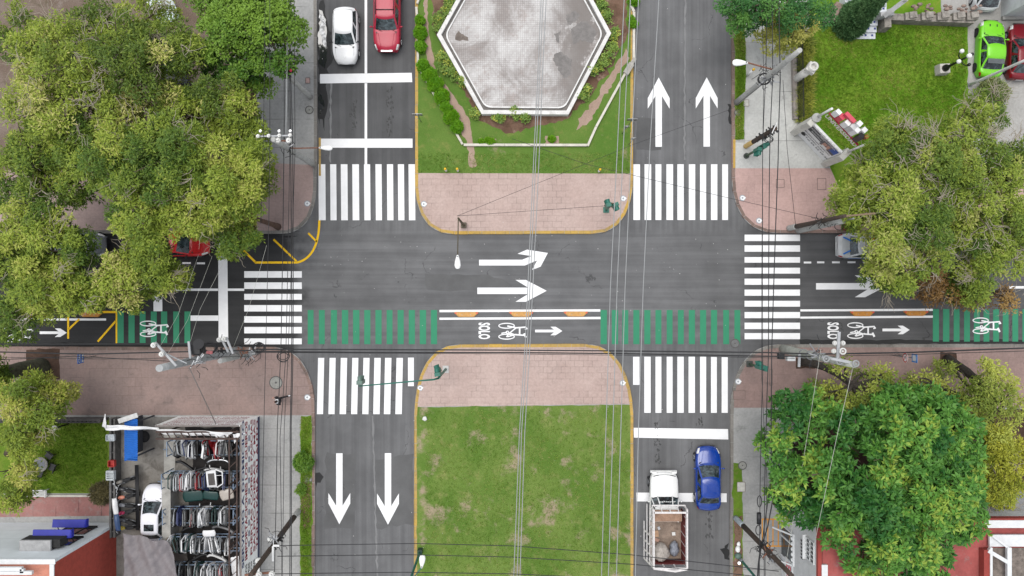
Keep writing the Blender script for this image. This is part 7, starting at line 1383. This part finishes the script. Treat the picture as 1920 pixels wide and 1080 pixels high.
for u, v, rz, m, l in [(409, 862, 0, CHROME, 'grey car bumper with brackets lying below the first door rack'), (374, 880, .3, DARK, 'black car bumper tangled above the second door rack'), (350, 873, -.6, DARK, 'black bent bumper at the left end above the second rack'), (404, 880, -.15, mat('pale bumper', (216, 216, 216), .5), 'pale bumper strip across the top of the second rack'), (384, 950, .1, STEEL, 'steel bumper bar above the third door rack'), (360, 988, .2, DARK, 'black bumper between the third and fourth racks'), (420, 990, -.3, mat('grey bumper', (130, 130, 132), .5), 'grey rounded bumper at the right between the third and fourth racks'), (370, 1045, .5, DARK, 'black bumper between the last two racks'), (410, 1045, -.4, mat('pale bumper', (216, 216, 216), .5), 'pale bumper between the last two racks')]:
    c = G(u, v, .9); g = MB(); ca, sa = math.cos(rz), math.sin(rz); P = []
    for i in range(13): t = i / 6 - 1; x, y = t * .75, -.22 * t ** 4; P.append((c.x + x * ca - y * sa, c.y + x * sa + y * ca, .9))
    g.tube(P, .085, 8); g.tube([(p[0], p[1] , p[2] - .16) for p in P], .06, 6); [g.beam(P[k], (P[k][0] - sa * -.25, P[k][1] + ca * .25, .85), .05, .08) for k in (3, 9)]
    tag(g.build('car_bumper', m, loc=(c.x, c.y, .7)), l, 'bumper', 'loose bumpers between the racks')
def motorbike(u, v, rz, col, label):
    c = G(u, v); r = thing('motorcycle', label, 'motorcycle', (c.x, c.y, PZ), rz, 'old motorcycles crammed beside the shed'); r.rotation_euler = (0, R(14), rz)
    def tor(y, nm): g = MB(); [g.tube([(0, y + math.cos(a) * .27, .3 + math.sin(a) * .27) for a in [2 * PI * i / 18 for i in range(19)]], .055, 7, cap=False)]; w_ = g.build(nm, BLACK, r, world=False); g = MB(); g.tube([(-.03, y, .3), (.03, y, .3)], .08, 8); [g.beam((0, y, .3), (0, y + math.cos(a) * .24, .3 + math.sin(a) * .24), .015, .015) for a in [k * 1.047 for k in range(6)]]; g.build('spokes', CHROME, w_, world=False)
    tor(.62, 'wheel'); tor(-.6, 'wheel'); g = MB(); g.tube([(0, .62, .3), (0, .4, .82), (0, .34, .95)], .035, 6); g.tube([(0, .38, .8), (0, -.2, .62), (0, -.6, .3)], .04, 6); g.tube([(0, .36, .75), (0, .1, .3), (0, -.3, .32), (0, -.6, .3)], .035, 6); g.build('frame', DARK, r, world=False)
    g = MB(); g.ball((0, .1, .78), .2, (.7, 1.25, .65), 12, 8); g.build('fuel_tank', paint('tank ' + str(col), col), r, world=False); g = MB(); g.ball((0, -.38, .74), .2, (.65, 1.8, .35), 10, 6); g.build('seat', BLACK, r, world=False)
    g = MB(); g.tube([(-.36, .2, 1.02), (-.2, .34, .98), (.2, .34, .98), (.36, .2, 1.02)], .018, 6); g.build('handlebar', CHROME, r, world=False); g = MB(); g.box((0, .02, .42), (.26, .34, .3)); g.tube([(.12, .1, .32), (.14, -.3, .28), (.15, -.75, .36)], .045, 7); g.build('engine', STEEL, r, world=False); g = MB(); g.ball((0, .46, .86), .09); g.build('headlight', CHROME, r, world=False)
for (u, v, rz, col, l) in [(242, 917, 1.3, (60, 60, 62), 'black tanked old motorcycle nearest the shed in the yard heap'), (243, 931, 1.75, (214, 140, 116), 'old motorcycle with a salmon tank in the yard heap'), (242, 946, 1.45, (150, 152, 156), 'silver tanked old motorcycle in the middle of the yard heap'), (243, 960, 1.8, (196, 48, 96), 'old motorcycle with a pink tank in the yard heap'), (242, 974, 1.2, (90, 92, 96), 'grey tanked old motorcycle beside the pink one in the yard heap'), (243, 988, 1.6, (188, 168, 60), 'old motorcycle with a yellow tank nearest the tarpaulin'), (240, 902, 1.9, (120, 116, 110), 'dusty brown grey motorcycle at the top of the yard heap')]: motorbike(u, v, rz, col, l)
mb = MB(); [mb.tube([G(254 + k * 2.2, 872, .5 + k * .1), G(256 + k * 2.2, 994, .5 + k * .1)], .05, 8) for k in range(3)]; tag(mb.build('pipes', DARK, loc=G(256, 930)), 'long dark pipes lying beside the old motorcycles', 'pipes')
mb = MB(); c = G(272, 818); mb.disc((c.x, c.y), .36, PZ + .02, 22); mb.disc((c.x, c.y), .4, PZ + .026, 22, 1, .33); tag(mb.build('drain_cover', [mat('dark drain', (56, 54, 52), .8, .3, 8), DARK], loc=(c.x, c.y, PZ)), 'dark round drain in the scrapyard concrete beside the blue roof', 'drain cover')
for u, v, z, m, l, s in [(209, 820, 1.2, mat('pale basin', (206, 214, 220), .4), 'pale metal basin on the wall by the lawn', (.55, .4, .2)), (212, 868, 1.1, mat('red tool box', (190, 50, 44), .5), 'red box standing on the wall by the lawn', (.4, .4, .3)), (210, 890, 1.1, mat('pale crate', (206, 212, 214), .6), 'pale slatted crate on the wall by the lawn', (.5, .6, .3))]:
    c = G(u, v, z); g = MB(); x, y, h = s
    for a, b, cx, cy in ((x, .04, 0, y / 2), (x, .04, 0, -y / 2), (.04, y - .04, x / 2, 0), (.04, y - .04, -x / 2, 0)): g.box((c.x + cx, c.y + cy, z + h / 2), (a, b, h))
    g.box((c.x, c.y, z + .02), (x, y, .04))
    if 'slat' in l: [g.box((c.x, c.y - y / 2 + (k + .5) * y / 5, z + h + .02), (x, .05, .03)) for k in range(5)]
    tag(g.build('crate' if 'crate' in l else 'box' if 'box' in l else 'basin', m, loc=c), l, 'crate' if 'crate' in l else 'box' if 'box' in l else 'basin')
for u, v, m, l in [(216, 950, paint('fender white', (232, 232, 232)), 'white curved car fender hung on the wall near the red walkway'), (220, 980, paint('fender blue', (60, 84, 124)), 'blue curved car fender hung on the wall below the white one')]: panel_thing('car_fender', l, 'car fender', u, v, 1.5, .4, 1.15, .1, m, .2, .05, 'fenders on the dividing wall')
# ------------------------------------------------------------------ lawn furniture and the lower left house
def garden_set():
    c = G(89, 866); r = thing('garden_table', 'round stone garden table on the lower left lawn', 'table', (c.x, c.y, PZ)); g = MB(); g.tube([(c.x, c.y, .78), (c.x, c.y, .86)], .5, 24); g.tube([(c.x, c.y, .862), (c.x, c.y, .868)], .33, 20, 1); g.build('table_top', [mat('stone ring', (130, 128, 124), .8, .3, 9), mat('grey glass', (104, 108, 114), .3, .1)], r); g = MB(); g.tube([(c.x, c.y, PZ), (c.x, c.y, .3), (c.x, c.y, .78)], [.25, .1, .14], 12); g.build('pedestal', DARK, r)
    for a, l in ((.9, 'dark garden chair above the round table'), (-.35, 'dark garden chair right of the round table'), (-1.9, 'dark garden chair below the round table')):
        p = (c.x + math.cos(a) * .72, c.y + math.sin(a) * .72); q = thing('garden_chair', l, 'chair', (p[0], p[1], PZ), a - PI / 2, 'dark chairs round the garden table'); g = MB(); g.box((0, 0, .44), (.46, .44, .05)); g.build('seat', DARK, q, world=False); g = MB(); [g.beam((x, .22, .46), (x * 1.1, .34, .9), .03, .03) for x in (-.2, -.1, 0, .1, .2)]; g.beam((-.24, .34, .9), (.24, .34, .9), .04, .05); g.build('backrest', DARK, q, world=False)
        for x in (-.2, .2):
            for y in (-.18, .18): g = MB(); g.beam((x, y, 0), (x, y, .43), .035, .035); g.build('leg', DARK, q, world=False)
    c = G(76, 922); r = thing('bench', 'white ornate garden bench standing at the edge of the red walkway', 'bench', (c.x, c.y, PZ)); WI = mat('white cast iron', (222, 222, 220), .5, .08); g = MB(); [g.box((c.x, c.y - .2 + k * .09, .45), (1.4, .06, .03)) for k in range(5)]; g.build('seat', WI, r)
    g = MB(); [g.beam((c.x - .68 + k * .136, c.y + .25, .48), (c.x - .68 + k * .136, c.y + .33, .92), .03, .03) for k in range(11)]; g.beam((c.x - .7, c.y + .33, .92), (c.x + .7, c.y + .33, .92), .05, .05); g.build('backrest', WI, r)
    for s in (-1, 1): g = MB(); g.beam((c.x + s * .7, c.y - .25, .66), (c.x + s * .7, c.y + .3, .66), .06, .04); [g.beam((c.x + s * .68, c.y + y, PZ), (c.x + s * .7, c.y + y, .66), .05, .05) for y in (-.22, .24)]; g.build('armrest', WI, r)
    g = MB(); a, b = G(30, 928), G(190, 928); g.beam((a.x, a.y, PZ + .08), (b.x, b.y, PZ + .08), .14, .16); tag(g.build('garden_edging', EDG, loc=G(110, 928)), 'white edging between the lower left lawn and red walkway', 'edging')
    mb = MB(); c = G(72, 811); mb.disc((c.x, c.y), .75, PZ + .03, 26); mb.disc((c.x, c.y), .78, PZ + .034, 26, 0, .7); tag(mb.build('round_paving', mat('red round paving', (160, 88, 76), .85, .2, 4), loc=(c.x, c.y, PZ)), 'round red paved disc under the yellow tree on the lower left lawn', 'paved disc')
garden_set()
def left_house():
    Xe, Yn, hz = G(220, 0).x, G(0, 979).y, 7.6; Xw, Ys = -50, -36; r = thing('house', 'two storey house with white front, red side wall and blue awnings at the bottom left', 'house', ((Xe - 8), Yn - 3, PZ))
    t = NT('white siding'); br = t.n('ShaderNodeTexBrick'); t.put(br.inputs['Vector'], t.pos((1, 1, 1), rot=0)); br.offset = 0
    f = t.noise(1.2, detail=4); Z = t.xyz()[2]; ln = t.rng(t.math('ABSOLUTE', t.math('SUBTRACT', t.math('FRACT', t.math('MULTIPLY', Z, .55)), .5)), .485, .495); front = t.out(t.mul(S(232, 238, 241), t.math('MULTIPLY', t.rng(f, .3, .7, .95, 1.05), t.rng(ln, 0, 1, 1, .72))), .8)
    RB = mat('red side render', (172, 74, 60), .9, .12, 3, bump=.3, grime=(140, 60, 50)); SAL = mat('salmon terrace', (204, 136, 114), .85, .12, 1.5, grime=(176, 112, 100)); WT = mat('white parapet', (224, 226, 226), .7, .06)
    g = MB(); g.box(((Xe + Xw) / 2, Yn - .1, hz / 2), (Xe - Xw, .2, hz)); g.build('front_wall', front, r); g = MB(); g.box((Xe - .1, (Yn - .2 + Ys) / 2, hz / 2), (.2, Yn - .2 - Ys, hz)); g.build('side_wall', RB, r); g = MB(); g.box(((Xe - .2 + Xw) / 2, (Yn - .2 + Ys) / 2, hz - .3), (Xe - .2 - Xw, Yn - .2 - Ys, .2)); g.build('roof', SAL, r)
    g = MB(); g.box(((Xe + Xw) / 2 + .05, Yn - .1, hz + .04), (Xe - Xw + .1, .3, .08)); g.box((Xe - .1, (Yn - .26 + Ys) / 2, hz + .04), (.26, Yn - .26 - Ys, .08)); g.build('parapet', WT, r)
    BL = mat('bright blue awning', (24, 36, 160), .5, .08)
    for (u0, u1, v, z) in ((99, 160, 976, 2.8), (62, 132, 995, 5.0)):
        x0, x1 = G(u0, 0, z).x, G(u1, 0, z).x; g = MB(); g.add([(x0, Yn + .5, z + .1), (x1, Yn + .5, z + .1), (x1, Yn + 1.0, z), (x0, Yn + 1.0, z), (x0, Yn + .5, z + .04), (x1, Yn + .5, z + .04), (x1, Yn + 1.0, z - .06), (x0, Yn + 1.0, z - .06)], [(3, 2, 1, 0), (4, 5, 6, 7), (0, 4, 7, 3), (1, 2, 6, 5), (2, 3, 7, 6), (0, 1, 5, 4)]); g.box((x1 + .05, Yn + .75, z - .1), (.08, .5, .3)); a_ = g.build('awning', BL, r)
        g = MB(); [g.beam((x, Yn + .02, z - .6), (x, Yn + .95, z - .04), .05, .05) for x in (x0 + .1, x1 - .1)]; g.build('bracket', DARK, a_); g = MB(); g.box(((x0 + x1) / 2, Yn + .012, z - .75), (x1 - x0 - .2, .03, 1.5)); w_ = g.build('window', GLASSD, r); g = MB(); [g.box((x0 + .1 + (x1 - x0 - .2) * k / 3, Yn + .04, z - .75), (.06, .05, 1.5)) for k in range(4)]; g.box(((x0 + x1) / 2, Yn + .06, z - 1.53), (x1 - x0, .14, .08)); g.build('frame', DARK, w_)
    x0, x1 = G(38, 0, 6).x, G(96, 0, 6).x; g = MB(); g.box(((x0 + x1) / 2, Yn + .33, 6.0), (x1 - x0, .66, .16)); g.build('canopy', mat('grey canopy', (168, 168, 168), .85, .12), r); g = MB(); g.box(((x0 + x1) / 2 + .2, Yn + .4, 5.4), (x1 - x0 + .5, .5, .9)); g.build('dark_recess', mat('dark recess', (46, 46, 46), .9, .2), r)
    g = MB(); x0, x1, y0, y1 = G(-60, 0, 7.5).x, G(52, 0, 7.5).x, Yn - .4, G(0, 1068, 7.5).y
    for i in range(26): x = x0 + (x1 - x0) * i / 25; g.beam((x, y0, 8.0), (x, y1, 8.0), .05, .04)
    for i in range(9): y = y0 + (y1 - y0) * i / 8; g.beam((x0, y, 8.03), (x1, y, 8.03), .05, .04)
    g.build('lattice', mat('grey lattice', (176, 178, 178), .6), r); g = MB(); g.beam((x0, y0, 8.0), (x1, y0, 8.0), .22, .2); g.beam((x1, y0, 8.0), (x1, y1, 8.0), .22, .2); g.beam((x0, y1, 8.0), (x1 + .6, y1, 8.0), .2, .2); g.beam(((x0 + x1) / 2, y0, 8.0), ((x0 + x1) / 2 - .4, y1, 8.0), .2, .2); g.build('lattice_frame', WT, r)
left_house()
# ------------------------------------------------------------------ lower right house
def right_house():
    Xw, Yn, hz = G(1464, 0).x, G(0, 918).y, 6.4; Xe, Ys = 60, -36; r = thing('house', 'house with white side wall and pinkish red roof under the glossy green tree', 'house', (Xw + 8, Yn - 4, PZ)); WR = mat('white house render', (206, 207, 207), .85, .1, 1.5, grime=(184, 184, 184)); RR = mat('pinkish red roof', (168, 86, 82), .85, .14, 1, grime=(150, 126, 122)); RP = mat('red parapet', (156, 66, 58), .85, .12, 2, grime=(136, 54, 48)); WT = mat('white trim', (226, 228, 228), .7, .06)
    g = MB(); g.box(((Xw + Xe) / 2, (Yn + Ys) / 2, hz / 2), (Xe - Xw, Yn - Ys, hz)); g.build('wall', WR, r); g = MB(); g.box(((Xw + Xe) / 2 + .1, (Yn + Ys) / 2, hz + .04), (Xe - Xw - .5, Yn - Ys - .5, .08)); g.build('roof', RR, r)
    g = MB(); g.box(((Xw + Xe) / 2, Yn - .12, hz + .25), (Xe - Xw, .24, .5)); g.box((Xw + .12, (Yn - .24 + Ys) / 2, hz + .14), (.24, Yn - .24 - Ys, .28)); g.build('parapet', RP, r)
    def Y(v, z): return G(0, v, z).y
    g = MB(); z = hz + .5; x0, x1 = G(1846, 0, z).x, Xe; g.box(((x0 + x1) / 2, (Y(975, z) + Y(989, z)) / 2, z), (x1 - x0, Y(975, z) - Y(989, z), .2)); g.build('white_ledge', WT, r); g = MB(); z = hz + .35; g.box(((x0 + x1) / 2 + .2, (Y(1002, z) + Y(1024, z)) / 2, z), (x1 - x0 - .3, Y(1002, z) - Y(1024, z), .18)); g.build('white_ledge', WT, r)
    g = MB(); x0, x1 = G(1858, 0, hz).x, Xe; g.box(((x0 + x1) / 2, (Y(1026, hz) + Ys) / 2, hz + .1), (x1 - x0, Y(1026, hz) - Ys, .06)); g.build('rubble_terrace', mat('dirty terrace', (124, 114, 106), .95, .3, 3, bump=.4, grime=(84, 74, 66)), r)
    g = MB(); z = hz + .6
    for u in (1857, 1891): x = G(u, 0, z).x; g.beam((x, Y(1026, z), z), (x, Ys, z), .26 if u > 1870 else .14, .22)
    g.beam((G(1852, 0, z).x, Y(1032, z), z), (G(1891, 0, z).x, Y(1055, z), z), .22, .2); g.beam((G(1860, 0, z).x, Y(1004, z), z), (G(1891, 0, z).x, Y(1028, z), z), .12, .1); g.build('white_frame', WT, r)
    g = MB(); z = hz + .5; x = G(1850, 0, z).x; g.box((x, (Y(1030, z) + Ys) / 2, z - .1), (.5, Y(1030, z) - Ys, .5)); g.build('red_parapet', RP, r)
    g = MB(); x = G(1545, 0, hz + .2).x; g.box((x, (Y(1058, hz + .2) + Ys) / 2, hz + .22), (.36, Y(1058, hz + .2) - Ys, .22)); g.build('white_ledge', WT, r)
    # west wall: entrance, vents, window, signboard
    z = 1.4; y0, y1 = Y(992, z), Y(1050, z); g = MB(); g.box((Xw - .012, (y0 + y1) / 2, 1.35), (.03, y0 - y1, 2.3)); e = g.build('entrance', GLASSD, r); g = MB(); [g.beam((Xw - .05, y, .2), (Xw - .05, y, 2.6), .1, .08) for y in (y0, (y0 + y1) / 2 + .3, y1)]; g.beam((Xw - .05, y0, 2.62), (Xw - .05, y1, 2.62), .12, .1); g.beam((Xw - .9, y0, 1.0), (Xw - .05, y0 - .1, 2.5), .1, .06); g.beam((Xw - .9, y1, 1.0), (Xw - .05, y1, 2.5), .1, .06); g.build('frame', WT, e)
    g = MB(); [g.ball((Xw - .1, y0 - .3 - k * .35, 2.5), .14, (.6, 1, .8), 8, 6) for k in range(5)]; g.build('white_ornament', WT, e)
    for k in range(6): y = Y(1014 + k * 6.4, 4); g = MB(); g.box((Xw - .005, y, 4.0), (.03, .12, .34)); g.build('vent', DARK, r)
    z = 5.5; y0, y1 = Y(1012, z), Y(1052, z); g = MB(); g.box((Xw - .01, (y0 + y1) / 2, z), (.03, y0 - y1, 1.3)); w_ = g.build('window', GLASSD, r); g = MB(); [g.beam((Xw - .05, y0 + (y1 - y0) * k / 5, z - .65), (Xw - .05, y0 + (y1 - y0) * k / 5, z + .65), .07, .05) for k in range(6)]; [g.beam((Xw - .05, y0, z + q), (Xw - .05, y1, z + q), .07, .06) for q in (-.65, 0, .65)]; g.build('frame', WT, w_); g = MB(); g.box((Xw - .12, (y0 + y1) / 2, z - .75), (.24, y0 - y1 + .2, .1)); g.build('sill', WT, w_)
    z = 1.8; y0, y1 = Y(1050, z), Y(1095, z); g = MB(); g.box((Xw - .06, (y0 + y1) / 2, z), (.06, y0 - y1, 1.5)); s = g.build('signboard', WT, r); g = MB(); text_fit(g, 'VENTA', (Xw - .095, (y0 + y1) / 2, z), (0, -1, 0), (0, 0, 1), (y0 - y1) * .85, .9, 0, .03); g.build('lettering', mat('bright red letters', (214, 44, 70), .5), s)
right_house()
# small things: courtyard leftovers glimpsed between the crowns
g = MB(); a = G(279, -10, .4)
g = MB(); c = G(292, 8, .5); [g.box((c.x + .05 * k, c.y + k * .22, .5), (1.5, .12, .06), -.25) for k in range(6)]; tag(g.build('slat_stack', mat('white slats', (222, 224, 226), .5), loc=c), 'stack of white metal slats at the top edge between the crowns', 'slats')
panel_thing('metal_sheet', 'pale bluish metal sheet lying at the top edge beside the bright green tree', 'metal sheet', 305, 12, .5, 1.6, 2.4, .5, mat('pale sheet', (206, 218, 224), .5, .1, 2), .05, .02)
r = thing('pole_rail', 'thin grey post rising beside the brown soil bed', 'pole', G(452, 160)); g = MB(); g.tube([at(455, 162, PZ), at(455, 162, 1.2)], .04); g.build('post', STEEL, r)
lump('rag', 'white rag lying on the worn lower median lawn near the pink paving', 'rag', (G(797, 784).x, G(797, 784).y, PZ + .1), .16, (1, 1, .6), mat('rag white', (226, 226, 222), .8, .1, 6), 12); lump('plastic_bag', 'white plastic bag on the soil strip beside the bottom right lamp post', 'bag', (G(1383, 1018).x, G(1383, 1018).y, PZ + .12), .13, (1, 1.3, .8), LAMPW, 13)
# litter specks on roads and lawns
rr = random.Random(9); mb = MB()
for i in range(150):
    u, v = rr.uniform(600, 1365), rr.choice((rr.uniform(440, 640), rr.uniform(0, 1080))); c = G(u, v); z = .012 if (437 < v < 648 or u < 776 or u > 1190) else PZ + .03; s = rr.uniform(.01, .03); mb.sheet([(c.x - s, c.y - s * .5), (c.x + s * .6, c.y - s), (c.x + s, c.y + s * .4), (c.x - s * .4, c.y + s)], z)
tag(mb.build('litter', mat('paper litter', (210, 208, 204), .9)), kind='stuff')
